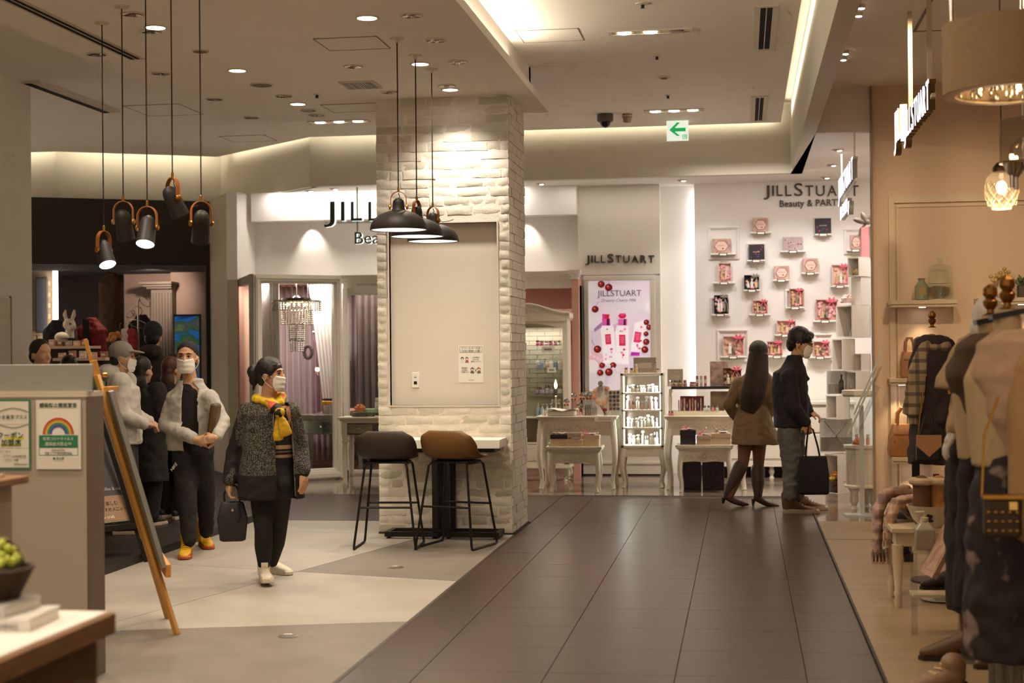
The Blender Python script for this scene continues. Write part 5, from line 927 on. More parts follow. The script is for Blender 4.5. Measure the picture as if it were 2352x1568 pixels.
for i, (s_, it, fr) in enumerate(GL):
    a, b = py(s_[0], s_[2], YG - .09), py(s_[1], s_[2], YG - .09); t = thing('wall_shelf', 'small white wall ledge, ' + POS[i], 'shelf', ((a.x + b.x) / 2, YG, a.z)); w_ = (b.x - a.x) / 2
    MB().box(-w_, w_, -.11, 0, -.018, 0).build('ledge', m_shopwhite, t, bevel=.004); MB().box(-.05, .05, -.118, -.11, -.034, .004).build('tag_holder', M('tag_dark', '5c544c', .4, .5), t); Bx(-.04, .04, -.1195, -.118, -.027, -.004).build('price_tag', M('paper'), t)
    if fr:
        p0, p1 = py(fr[0], fr[1], YG - .02), py(fr[2], fr[3], YG - .02); f = thing('wall_frame', 'white picture frame moulding on gift wall, ' + POS[i], 'frame', (p0.x, YG, p1.z)); W, H = p1.x - p0.x, p0.z - p1.z
        for (q, d) in ((.018, .03), (.032, .016)): pass
        MB().box(0, W, -.03, 0, 0, .02).box(0, W, -.03, 0, H - .02, H).box(0, .02, -.03, 0, .02, H - .02).box(W - .02, W, -.03, 0, .02, H - .02).build('outer_frame', m_shopwhite, f, bevel=.005); MB().box(.02, W - .02, -.015, 0, .02, .032).box(.02, W - .02, -.015, 0, H - .032, H - .02).box(.02, .032, -.015, 0, .032, H - .032).box(W - .032, W - .02, -.015, 0, .032, H - .032).build('inner_frame', m_shopwhite, f)
    p0, p1 = py(it[1], it[3], YG - .07), py(it[2], s_[2], YG - .07); W, H = p1.x - p0.x, p0.z - a.z; xc = (p0.x + p1.x) / 2
    if it[0] == 'open': open_gift((xc, YG - .085, a.z + .001), W, H, bxm[it[4]], i, 'open gift box of bottles on gift wall, ' + POS[i], {'p': m_rib, 's': m_rib2, None: None}[it[5]])
    else:
        t = thing('gift_box', {'deco': 'pink ornate gift box on gift wall, ', 'black': 'black floral gift box on gift wall, ', 'lilac': 'lilac marbled gift box on gift wall, '}[it[0]] + POS[i], 'gift box', (xc, YG - .055, a.z + .001), 0, 'gift boxes on the wall')
        Bx(-W / 2, W / 2, -.03, .04, 0, H).build('box', {'deco': m_deco, 'black': m_blackbox, 'lilac': m_lil}[it[0]], t, bevel=.003)
        if it[0] == 'deco':
            P = [(W * .36 * math.cos(q) * (1 + .06 * math.cos(6 * q)), H * .5 + H * .36 * math.sin(q) * (1 + .06 * math.cos(6 * q))) for q in [2 * PI * k / 24 for k in range(24)]]; MB().prism(P, -.0315, -.03, 'y').build('medallion', M('deco_centre', 'ecc8b8', .6), t, smooth=0); MB().tube([(x, -.032, z) for x, z in P], .0035, 5, closed=True).build('scroll_border', M('deco_line', '8a6658', .6), t); MB().ell((W * .08, -.032, H * .32), (W * .06, .002, H * .05), 8, 5).build('emblem', M('deco_line'), t)
        else:
            rr = random.Random(i)
            for k in range(7): MB().ell((rr.uniform(-.42, .42) * W, -.0305, rr.uniform(.1, .9) * H), (.009, .002, .009), 7, 4).build('printed_flower', M('flower_pr%d' % (k % 2), ('b03a52', '54508a')[k % 2] if it[0] == 'black' else ('a88a94', 'd0a8a0')[k % 2], .6), t)
        text('print_line', 'JILLSTUART', H * .09, M('deco_line') if it[0] == 'deco' else M('paper'), t, (0, -.0325, H * .5), align='CENTER', ext=.0003)
# low sideboard under the gift wall
t = thing('sideboard', 'white low sideboard with drawers under the gift wall', 'cabinet', (.52, 18.2, 0)); Bx(-.85, .75, -.2, .22, .16, .86).build('carcass', m_cream, t); Bx(-.87, .77, -.23, .22, .86, .9).build('sideboard_top', m_cream, t, bevel=.006); MB().box(-.87, .77, -.22, -.2, .14, .2).build('base_moulding', m_cream, t)
for k in range(3):
    for r in range(2): d = Bx(-.83 + .52 * k, -.83 + .52 * k + .5, -.215, -.2, .23 + .31 * r, .23 + .31 * r + .29).build('drawer', m_cream, t, bevel=.006); MB().ell((-.58 + .52 * k, -.225, .375 + .31 * r), (.02, .012, .012), 8, 6).build('knob', m_silver, d)
for x in (-.8, -.2, .35, .7): MB().lathe([(.03, 0), (.018, .03), (.035, .08), (.02, .12), (.04, .15)], 12, (x, -.15, 0)).build('leg', m_cream, t)
# ------------------------------------------------------------------ display window left of the column
A = py(580, 628, 17.05); B = py(783, 634, 17.75); L = math.hypot(B.x - A.x, B.y - A.y); rz = math.atan2(B.y - A.y, B.x - A.x); ZT = (A.z + B.z) / 2
t = thing('display_window', 'large white moulded frame window with glass left of column', 'window', (A.x, A.y, 0), rz); struct(t); del t['category']; t.name = 'window_1'
mb = MB(); q = .105
for (i0, i1, d0) in ((0, q, -.02), (.02, q - .03, -.05), (.035, q - .055, -.065)):
    mb.box(i0, L - i0, d0, .05, ZT - i1, ZT - i0).box(i0, i1, d0, .05, .02, ZT - i1).box(L - i1, L - i0, d0, .05, .02, ZT - i1).box(i1, L - i1, d0, .05, i0, i1 + .03)
mb.build('window_frame', m_frame, t, smooth=0); Bx(q - .02, L - q + .02, .0, .006, .1, ZT - q + .02).build('window_pane', m_gl, t)
Bx(-.03, 0, -.03, .05, 0, ZT).build('window_post', M('post_dark', '7a756a', .4), t); 
C = Vector((-6.12, 18.02, 0)); sd = C - Vector((A.x, A.y, 0)); Ls = sd.length; ra = math.atan2(sd.y, sd.x)
w2 = struct(thing('window_2', 'glass side return of the display window with a curtain behind', 'window', (A.x, A.y, 0), ra)); del w2['category']
Bx(0, Ls, -.003, .003, .1, ZT - .1).build('window_pane', m_gl, w2); MB().box(0, Ls, -.03, .03, ZT - .1, ZT).box(0, Ls, -.03, .03, 0, .1).build('window_frame', M('post_dark'), w2)
w3 = struct(thing('window_3', 'clear shop front pane between display window and column', 'window', (B.x, B.y, 0))); del w3['category']
Bx(.02, 1.6, .1, .106, .1, 2.25).build('window_pane', m_gl, w3); MB().box(0, .06, .06, .14, 0, 2.3).box(0, 1.65, .06, .14, 0, .1).build('window_frame', m_frame, w3)
def curtain(label, pts, z0, z1, mat, amp=.025, waves=9, taper=None, name='curtain'):
    t = thing(name, label, 'curtain', (0, 0, 0)); a, b = Vector(pts[0]), Vector(pts[1]); d = b - a; n = Vector((-d.y, d.x)).normalized(); N = waves * 8; rows = 9; vs = []
    for j in range(rows):
        v = j / (rows - 1); z = z1 + (z0 - z1) * v
        for k in range(N + 1):
            u = k / N; uu = taper(u, v) if taper else u; off = amp * math.sin(u * waves * 2 * PI + .6 * math.sin(v * 3 + u * 5)) * (.6 + .4 * v); p = a + d * uu + n * off; vs.append((p.x, p.y, z))
    W = N + 1; o = MB().add(vs, [(j * W + k, j * W + k + 1, (j + 1) * W + k + 1, (j + 1) * W + k) for j in range(rows - 1) for k in range(N)]).build('fabric', mat, t, 80); s_ = o.modifiers.new('s', 'SOLIDIFY'); s_.thickness = .004
    MB().tube([(a.x, a.y, z1 + .01), (b.x, b.y, z1 + .01)], .01, 8).build('rail', m_silver, t)
    for p in (a, b): MB().tube([(p.x, p.y, z1), (p.x, p.y, 2.42)], .004, 6).build('hanger_rod', m_silver, t)
    return t
m_sheer = M('sheer_white', 'd8ccca', .8, alpha=.88); m_mauve = M('mauve_curtain', '6e5a58', .6, sheen=.3); m_purple = M('purple_fabric', '6a4654', .6, sheen=.3)
curtain('white sheer curtain at the left side of the display window', ((-5.95, 18.25), (-5.55, 17.75)), .12, 2.38, m_sheer, .03, 7); curtain('white sheer drape swept across right of the chandelier', ((-5.42, 18.55), (-4.9, 18.35)), .7, 2.38, m_sheer, .03, 9, lambda u, v: u * (1 - .35 * v) + .42 * v)
curtain('grey mauve curtain hanging right next to the brick column', ((-4.86, 18.75), (-3.6, 18.75)), .1, 2.38, m_mauve, .04, 15); curtain('dark purple curtain panel behind the chandelier', ((-5.5, 19.0), (-5.05, 19.0)), .6, 1.78, m_purple, .03, 6); curtain('pale back curtain filling the display window', ((-6.1, 19.4), (-5.0, 19.4)), .1, 2.4, M('back_drape', 'a8949a', .8), .04, 14)
# chandelier
c = py(681, 690, 17.95); t = thing('crystal_chandelier', 'tiered crystal chandelier hanging behind the window glass', 'chandelier', (c.x, c.y, c.z)); s_ = 1 / 189.
MB().tube([(0, 0, .06), (0, 0, 2.40 - c.z)], .006, 6).build('chain', m_silver, t); MB().lathe([(.19, .0), (.19, .03), (.05, .035), (.02, .06)], 28).build('top_plate', M('dark_chrome', '4a4640', .25, 1), t)
MB().lathe([(.305, -.0), (.305, -.012), (.29, -.012), (.29, 0)], 36, cap=False).build('ring', M('dark_chrome'), t)
for (r, z0, z1, n) in ((.30, -.01, -.13, 44), (.19, -.11, -.30, 30), (.09, -.28, -.48, 16), (.075, -.46, -.62, 12)):
    ms = MB(); k = 0; z = z0
    while z > z1: ms.ell((0, 0, z - .011), (.0095, .0095, .011), 6, 4); z -= .024
    me = ms.data('crystal_strand', m_crys, 0)
    for k in range(n): mesh_copy('crystal_strand', me, (r * math.cos(2 * PI * k / n), r * math.sin(2 * PI * k / n), 0), t)
    MB().lathe([(r + .006, z0), (r + .006, z0 - .008), (r - .006, z0 - .008)], 24, cap=False).build('ring', m_silver, t)
for k in range(6): MB().ell((.13 * math.cos(k * 1.05), .13 * math.sin(k * 1.05), -.05), (.014, .014, .02), 8, 6).build('bulb', M('bulb_glow'), t)
point('chandelier_light', (c.x, c.y, c.z - .06), 5, (1, .8, .55), .1)
t = thing('added_candelabra', 'small added crystal candelabra with three glowing bulbs before purple curtain', 'candelabra', (-5.28, 18.6, .75)); MB().lathe([(.08, 0), (.06, .01), (.012, .03), (.01, .55), (.03, .57)], 14).build('stem', m_silver, t)  # candelabra body added to carry three small warm points of light
for k in range(3): a = k * 2.1 + .4; MB().tube([(0, 0, .5), (.06 * math.cos(a), .06 * math.sin(a), .48), (.1 * math.cos(a), .1 * math.sin(a), .53)], .006, 6).build('arm', m_silver, t); MB().ell((.1 * math.cos(a), .1 * math.sin(a), .56), (.016, .016, .024), 8, 6).build('bulb', M('bulb_glow'), t)
for (a, b, c_, lb) in ((629, 784, '7a2c38', 'dark red'), (708, 808, '5a4448', 'dusky pink')):
    p = py(a, b, 18.3); t = thing('hanging_wreath', lb + ' round floral wreath hanging in the display window', 'wreath', p); MB().tube([(0, 0, .08), (0, 0, 2.4 - p.z)], .002, 5).build('thread', m_silver, t); mb = MB(); rr = random.Random(a)
    for k in range(14): mb.ell((.05 * math.cos(k * .45), -.01, .075 * math.sin(k * .45)), (.026, .02, .026), 7, 5)
    mb.build('flowers', M('wreath' + c_, c_, .7), t)
# mirrored desk
t = thing('mirrored_desk', 'mirrored dressing desk behind the window glass', 'desk', (-4.98, 18.2, 0)); Bx(-.42, .32, -.2, .2, .70, .76).build('desk_top', M('desk_glass', '8a7c74', .15, .3), t, bevel=.004); Bx(-.38, .1, -.19, .19, .52, .70).build('drawer_body', M('mirror_dull', '9a958c', .15, .8), t); d = Bx(-.36, .08, -.2, -.19, .535, .685).build('drawer', m_mirror, t, bevel=.004); MB().ell((-.14, -.215, .61), (.016, .016, .016), 8, 6).build('knob', m_crys, d)
for (x, y) in ((-.37, -.15), (.11, -.15), (-.37, .15), (.27, .15)): Bx(x - .025, x + .025, y - .025, y + .025, 0, .70).build('leg', M('mirror_dull'), t)
# white dressing table with goods
t = thing('dressing_table', 'ivory dressing table with turned legs left of the column', 'table', (-3.95, 16.5, 0)); MB().box(-.5, .5, -.2, .2, .785, .805).box(-.48, .48, -.18, .18, .76, .785).box(-.46, .46, -.17, .17, .74, .76).build('table_top', m_ivory, t, bevel=.003); Bx(-.45, .45, -.16, .16, .61, .74).build('drawer_case', M('mirror_dull'), t)
for x in (-.25, .15): d = Bx(x - .14, x + .14, -.17, -.16, .625, .725).build('drawer', M('drawer_mirror', 'b4aa94', .2, .5), t, bevel=.004); MB().ell((x, -.18, .675), (.012, .012, .012), 8, 6).build('knob', m_silver, d)
for x in (-.43, .43):
    for y in (-.14, .14): MB().lathe([(.012, 0), (.02, .03), (.03, .06), (.024, .08), (.034, .45), (.026, .50), (.04, .53), (.03, .56), (.04, .60), (.04, .74)], 14, (x, y, 0)).build('leg', m_ivory, t)
Bx(-.42, .42, -.13, .13, .14, .16).build('low_shelf', m_acr, t)
def flower(loc, r, c, label, name='rose', leaf=True):
    t = thing(name, label, 'flower', loc); m = M('fl' + c, c, .6, var=.2, scale=40); mb = MB()
    for ring, (n, rr_, zz, s) in enumerate(((6, .62, 0, .5), (5, .4, .25, .42), (3, .18, .42, .34))):
        for k in range(n): a = 2 * PI * k / n + ring * .5; mb.ell((r * rr_ * math.cos(a), r * rr_ * math.sin(a), r * (.55 + zz)), (r * s, r * s * .6, r * .5), 7, 5, Euler((.5, 0, a + PI / 2)))
    mb.build('bloom', m, t)
    if leaf: MB().ell((r * .7, 0, r * .25), (r * .6, r * .25, r * .1), 7, 4).ell((-r * .6, .1 * r, r * .22), (r * .6, r * .25, r * .1), 7, 4).build('leaf', M('leaf_green', '4c5c34', .6), t)
    return t
zt = .806
flower((-4.22, 16.42, zt + .05), .065, 'd8804c', 'orange rose on the ivory dressing table'); 
for (x, z, d, c, lb) in ((-4.2, zt, (.24, .15, .045), '6a6a5c', 'dark green box under the mint one on dressing table'), (-4.12, zt + .046, (.26, .14, .04), '9cc8a4', 'mint green flat box on dressing table'), (-3.85, zt + .0, (.28, .16, .05), 'b89a88', 'pinkish box below the cream ones on dressing table'), (-3.82, zt + .051, (.3, .16, .07), 'c0b090', 'cream box in the stack on dressing table'), (-3.82, zt + .122, (.3, .16, .05), 'c8cca4', 'pale green box on top of the stack')): pack((x, 16.52 if x > -4 else 16.5, z), d, M('pk' + c, c, .6), lb, 'paper_box', 'box', .1, M('pk' + c))
flower((-3.95, 16.36, zt), .05, '6c3c48', 'purple flower at front of dressing table, left one'); flower((-3.86, 16.34, zt), .055, '5c3440', 'purple flower at front of dressing table, right one'); flower((-3.7, 16.5, zt + .172), .05, 'c06a3c', 'small orange flower on top of the box stack')
bottle((-3.92, 16.5, zt + .173), .09, .03, 'lilac', 'round lilac perfume bottle on the box stack', 'cap'); bottle((-4.03, 16.45, zt + .088), .12, .026, 'clear', 'clear bottle on the mint box', 'cap')
for k, (x, c) in enumerate(((-3.9, 'b89a4c'), (-3.8, 'a87a3c'), (-3.72, '6a6a3c'), (-3.64, 'c8a868'))): flower((x, 16.45, .162), .06, c, ('first', 'second', 'third', 'fourth')[k] + ' dried flower on the low shelf of the dressing table')
flower((-4.86, 18.1, .79), .09, '4a1c24', 'dark dahlia on the mirrored desk'); flower((-4.8, 17.98, .76), .075, '9a3440', 'red ball flower at the desk edge'); flower((-4.72, 17.98, .77), .05, 'd8a090', 'pale pink flower at the desk corner')
t = thing('cake_stand', 'small cake with black berries on a glass stand', 'cake', (-5.06, 18.12, .762)); MB().lathe([(.04, 0), (.012, .015), (.012, .10), (.09, .115), (.09, .12)], 16).build('stand', m_acr, t); MB().lathe([(.075, .121), (.078, .16), (.07, .165)], 18).build('cake', M('cake_gold', 'c88a2c', .6), t); mb = MB(); 
for k in range(9): mb.ell((.045 * math.cos(k * .7), .045 * math.sin(k * .7), .18), (.02, .02, .02), 7, 5)
mb.build('berries', M('berry', '2a1c1c', .4), t)
# ------------------------------------------------------------------ white cube tower and cases by the right wall
def wcube(label, x0, x1, y0, y1, Y, open_=True, mat=None, back=None, th=-52):
    mat = mat or m_shopwhite
    a = py(x0, y1, Y); w_px = py(x1, y1, Y).x - a.x; H = py(x0, y0, Y).z - a.z; r = math.radians(th); w_ = w_px / (math.cos(r) + abs(math.sin(r)))
    t = thing('storage_cube', label, 'shelf cube', (a.x, Y, a.z), r)     # local: left front corner at origin, front is y = 0
    q = .014; MB().box(0, w_, 0, w_, 0, q).box(0, w_, 0, w_, H - q, H).box(0, q, 0, w_, q, H - q).box(w_ - q, w_, 0, w_, q, H - q).box(0, w_, w_ - q, w_, q, H - q).build('carcass', mat, t)
    if open_:
        mb = MB(); e = .012; mb.box(0, w_, -.008, 0, 0, e).box(0, w_, -.008, 0, H - e, H).box(0, e, -.008, 0, e, H - e).box(w_ - e, w_, -.008, 0, e, H - e).build('front_edge', mat, t)
        if back: Bx(q, w_ - q, w_ - q - .012, w_ - q - .002, q, H - q).build('back_board', back, t)
    else: Bx(0, w_, -.008, 0, 0, H).build('front_board', mat, t)
    return t, w_, H
def at_(t, w_, x, y, z): return t.location + Matrix.Rotation(t.rotation_euler[2], 3, 'Z') @ Vector((x * w_, y * w_, z))
pk = M('cube_pink', 'd88e8c', .6); YT = 16.3
t, w_, H = wcube('white base cube with an orange flower cake inside', 1896, 1962, 1042, 1133, YT); pb = at_(t, w_, .5, .4, .016)
flower(pb + Vector((0, 0, .12)), .085, 'dc9048', 'orange rose cake on the gold stand in the base cube'); t2 = thing('gold_stand', 'gold cake stand in the base cube', 'stand', pb); MB().lathe([(.05, 0), (.01, .015), (.01, .11), (.11, .118), (.11, .124)], 18).build('stand', m_gold, t2); MB().lathe([(.05, .05), (.06, .06), (.05, .07)], 14).build('collar', m_gold, t2)
flower(pb + Vector((-.06, -.05, .12)), .04, 'd8c040', 'small yellow flower beside the rose cake')
for (x0, x1, y0, y1, lb) in ((1886, 1958, 962, 1040, 'wide clear acrylic box with crossed bars'), (1902, 1945, 852, 906, 'clear acrylic box with dark bottle')):
    a, b = py(x0, y1, YT - .1), py(x1, y0, YT - .1); t = thing('acrylic_box', lb, 'acrylic box', (a.x, YT - .1, a.z)); W, H = b.x - a.x, b.z - a.z
    MB().box(0, W, 0, .004, 0, H).box(0, .004, 0, .25, 0, H).box(W - .004, W, 0, .25, 0, H).box(0, W, 0, .25, H - .004, H).build('shell', m_acr, t); Bx(.004, W - .004, .12, .24, .01, H * .45).build('inner_block', M('frost_block', 'b4aca4', .5, var=.2, scale=30), t); Bx(0, W, .25, .254, 0, H).build('back_board', m_shopwhite, t)
    if x0 < 1900:
        for s in (-1, 1): MB().tube([(W / 2 - s * W * .38, .05, .02), (W / 2 + s * W * .38, .05, H - .02)], .006, 6).build('cross_bar', m_silver, t)
    else: MB().lathe([(.03, 0), (.03, .12), (.01, .15), (.01, .2)], 12, (W * .75, .1, .01)).build('dark_bottle', M('dk_bottle', '3a3428', .2), t)
wcube('white cube with perfume and pink tissue left of the pink board', 1899, 1952, 907, 962, YT - .1); t, w_, H = wcube('white cube with a white rose and amber bottle inside', 1940, 2000, 852, 907, YT - .05); pb = at_(t, w_, .55, .3, .016); flower(pb, .045, 'e8d8b8', 'cream rose inside the middle cube'); bottle(at_(t, w_, .25, .25, .016), .09, .018, 'amber', 'amber vial inside the middle cube', 'cap')
t, w_, H = wcube('white cube with a rose pink back at left of the tower', 1913, 1964, 778, 851, YT, back=pk); wcube('small white cube with shells and a yellow cup', 1962, 2000, 812, 852, YT - .02); t, w_, H = wcube('white cube with reed diffuser and pink back', 1922, 2000, 702, 776, YT, back=M('cube_mauve', 'b09090', .6))
pb = at_(t, w_, .62, .3, .016); d = thing('reed_diffuser', 'reed diffuser with thin sticks in the upper cube', 'diffuser', pb); MB().lathe([(.03, 0), (.03, .05), (.012, .07), (.012, .085)], 12).build('bottle', m_crys, d)
for k in range(5): MB().tube([(0, 0, .03), ((k - 2) * .02, .004 * k, .21)], .002, 5).build('reed', M('reed', 'a08a60', .7), d)
wcube('tall white cube with plain closed side', 1957, 2003, 637, 701, YT, False); t, w_, H = wcube('topmost white cube with peach flowers inside', 1949, 2003, 592, 636, YT); flower(at_(t, w_, .5, .3, .016), .05, 'e0b880', 'peach flower inside the topmost cube')
p = py(1947, 697, YT); flower(p, .07, 'f0d8d0', 'large white peony on the tower ledge'); 
a, b = py(1979, 591, YT - .05), py(2025, 521, YT - .05); t = thing('ribbon_box', 'tall pink box with grey ribbon and big bow on the tower', 'gift box', (a.x, YT - .05, a.z), .0); W, H = b.x - a.x, b.z - a.z
Bx(0, W, 0, W, 0, H).build('box', M('box_coral', 'd88a8c', .6), t); Bx(W * .38, W * .56, -.004, W + .004, -.0, H + .004).build('ribbon', M('grey_ribbon', '7c746a', .4), t); bow(t, W * .35, W * .4, H + .06, .15, M('grey_ribbon'))
# octagonal glass case at the wall edge
t = thing('glass_case', 'white octagonal showcase with glass sides by the right wall', 'display case', (1.10, 14.75, 0)); n = 8; oc = lambda r, z: [(r * math.cos(2 * PI * (k + .5) / n), r * math.sin(2 * PI * (k + .5) / n), z) for k in range(n)]
MB().loft([oc(.17, .20), oc(.17, .215), oc(.15, .23), oc(.15, .56), oc(.17, .575), oc(.17, .60)]).build('base', m_cream, t, 20); MB().loft([oc(.17, 1.06), oc(.185, 1.08), oc(.18, 1.12)]).build('top', m_cream, t, 20); MB().loft([oc(.15, .60), oc(.15, 1.06)], cap=False).build('glass', m_gl, t, 0)
for k in (1, 4, 6): MB().lathe([(.03, 0), (.02, .03), (.045, .08), (.035, .15), (.06, .2)], 12, (.11 * math.cos(k), .11 * math.sin(k), 0)).build('foot', m_cream, t)
for k in range(3): bottle((1.06 + .05 * k, 14.68, .605), .1, .018, ('rose', 'clear', 'pink')[k], ('left', 'middle', 'right')[k] + ' perfume bottle inside the octagonal showcase', 'cap')
flower((1.05, 14.62, .605), .04, 'd88a50', 'small orange flower inside the octagonal showcase')
t = thing('acrylic_easel', 'slanted acrylic sign holder standing before the showcase', 'sign holder', (1.06, 14.12, 0), .0); Bx(-.02, .02, -.02, .02, 0, 1.0).build('post', M('acr_post', 'c0c4c0', .2, .2), t); Bx(-.16, .1, -.1, .1, 0, .012).build('foot', M('acr_post'), t); b = Bx(-.012, .012, -.18, .02, .0, .5).build('panel', m_acr, t); b.location = (-.06, 0, .72); b.rotation_euler = (0, math.radians(24), 0)
for k in range(2): o = Bx(-.008, .008, -.01, .01, 0, .62).build('bar', M('acr_post'), t); o.location = (-.13 + .06 * k, -.08, .72 + .2 * k); o.rotation_euler = (0, math.radians(24), 0)
# ------------------------------------------------------------------ people
m_skin = M('skin', 'c89a78', .55, var=.06, scale=20); m_hair = M('black_hair', '1c1614', .45, bump=.25, bscale=220); m_mask = M('mask_white', 'e6dfd6', .75, bump=.03, bscale=200); m_blackcloth = M('black_cloth', '1b1817', .85, bump=.1, bscale=200); m_eye = M('eye_dark', '1a120e', .2)
class Fig:
    def __init__(s, name, label, p, group=None):
        s.o = Vector(p); s.t = thing(name, label, 'person', p, 0, group)
    def J(s, x, y, Y): return py(x, y, Y) - s.o
def limb(mb, pts, rs, n=12):
    for i in range(len(pts) - 1):
        a, b = Vector(pts[i]), Vector(pts[i + 1]); mb.tube([a, a.lerp(b, .5), b], [rs[i], (rs[i] + rs[i + 1]) / 2, rs[i + 1]], n)
    for p, r in zip(pts, rs): mb.ell(p, (r, r, r), n, 8)
    return mb
def torso(mb, rings, yaw=0, n=20):
    R = Matrix.Rotation(yaw, 3, 'Z'); out = []
    for (cx, cy, z, rx, ry) in rings:
        row = []
        for k in range(n):
            a = 2 * PI * k / n; c, s = math.cos(a), math.sin(a); v = R @ Vector((rx * math.copysign(abs(c) ** .85, c), ry * math.copysign(abs(s) ** .85, s), 0)); row.append((cx + v.x, cy + v.y, z))
        out.append(row)
    return mb.loft(out)
def headm(c, yaw, pitch=0, roll=0, s=1): return Matrix.Translation(c) @ Matrix.Rotation(yaw, 4, 'Z') @ Matrix.Rotation(pitch, 4, 'X') @ Matrix.Rotation(roll, 4, 'Y') @ Matrix.Scale(s, 4)
def head(mb, H, neck=None):
    i = len(mb.v)
    mb.ell((0, .012, .035), (.074, .092, .088), 18, 12).ell((0, -.02, -.02), (.062, .068, .085), 16, 12).ell((0, -.03, -.072), (.044, .05, .042), 14, 10).ell((0, -.09, -.016), (.0115, .019, .022), 10, 8).ell((0, -.083, .005), (.009, .012, .02), 8, 6).ell((0, -.068, .034), (.05, .02, .011), 12, 6)
    for s in (-1, 1): mb.ell((s * .073, .012, -.012), (.011, .02, .031), 10, 8, Euler((.15, 0, s * .3))); mb.ell((s * .03, -.066, -.025), (.022, .016, .018), 10, 8)
    mb.ell((0, -.08, -.058), (.024, .012, .008), 10, 6); mb.xf(H, i)
    if neck: a = H @ Vector((0, .018, -.05)); limb(mb, [a, Vector(neck)], [.05, .056], 14)
    return mb
def face_bits(t, H, mask=True, brows=True):
    for s in (-1, 1):
        MB().ell((s * .03, -.0745, .008), (.0125, .006, .0055), 12, 8).xf(H).build('eye', M('eye_white', 'c8bcb0', .3), t); MB().ell((s * .03 - .002, -.079, .008), (.0058, .003, .0055), 10, 6).xf(H).build('iris', m_eye, t)
        MB().tube([(s * .016, -.083, .012), (s * .031, -.083, .0165), (s * .045, -.073, .011)], .0022, 6).xf(H).build('eyelid', m_eye, t)
        if brows: MB().tube([(s * .014, -.085, .03), (s * .03, -.083, .035), (s * .05, -.071, .029)], [.003, .004, .002], 6).xf(H).build('eyebrow', m_hair, t)
    if mask:
        vs = []; nu, nv = 18, 12
        for j in range(nv + 1):
            v = j / nv; z = -.014 - .1 * v; pl = .0022 * math.sin(v * 6 * PI)
            for k in range(nu + 1):
                u = -1 + 2 * k / nu; ang = u * (1.28 - .35 * abs(2 * v - 1) ** 2); bul = 1 + .16 * math.exp(-(u / .35) ** 2) * math.exp(-((v - .18) / .35) ** 2); rr = .074 - .012 * max(0, v - .55)
                vs.append(((.071 - .02 * max(0, v - .5)) * math.sin(ang), -.018 - (rr + pl) * math.cos(ang) * bul * (1.03 if v < .9 else .95), z + .012 * abs(u) ** 2 * (1 if v < .3 else -.2) - (.004 if k == nu // 2 else 0)))
        W = nu + 1; o = MB().add(vs, [(j * W + k, (j + 1) * W + k, (j + 1) * W + k + 1, j * W + k + 1) for j in range(nv) for k in range(nu)]).xf(H).build('face_mask', m_mask, t, 80); sd = o.modifiers.new('s', 'SOLIDIFY'); sd.thickness = .003
        for s in (-1, 1): MB().tube([(s * .066, -.04, -.012), (s * .078, -.01, .005), (s * .083, .02, .012), (s * .084, .032, -.01), (s * .078, .01, -.05), (s * .06, -.035, -.09)], .0017, 5).xf(H).build('mask_loop', m_mask, t)
def hand(mb, wrist, d, up, curl=.5, s=1, thumb=1):
    d = Vector(d).normalized(); up = Vector(up); up = (up - d * up.dot(d)).normalized(); side = d.cross(up) * thumb; w_ = Vector(wrist)
    limb(mb, [w_, w_ + d * .04 * s], [.026 * s, .03 * s], 10)
    for k in range(4): b = w_ + side * ((1.5 - k) * .0185 * s); limb(mb, [b + d * .02 * s, b + d * .082 * s], [.0135 * s, .0115 * s], 8)
    for k in range(4):
        L = (.068, .078, .073, .056)[k] * s; p = w_ + side * ((1.5 - k) * .019 * s) + d * .082 * s; a = curl; P = [p]
        for q in range(3): v = d * math.cos(a) - up * math.sin(a); p = p + v * L * (.42, .33, .25)[q]; P.append(p); a += curl * .9
        limb(mb, P, [.0098 * s, .0092 * s, .0088 * s, .008 * s], 8)
    b = w_ + side * .028 * s + d * .022 * s; limb(mb, [b, b + (side * .7 + d * .75 - up * .3).normalized() * .042 * s, b + (side * .45 + d * .9 - up * .5).normalized() * .078 * s], [.0135 * s, .0108 * s, .009 * s], 8)
    return mb
def fr(p, yaw): return Matrix.Translation(p) @ Matrix.Rotation(yaw, 4, 'Z')
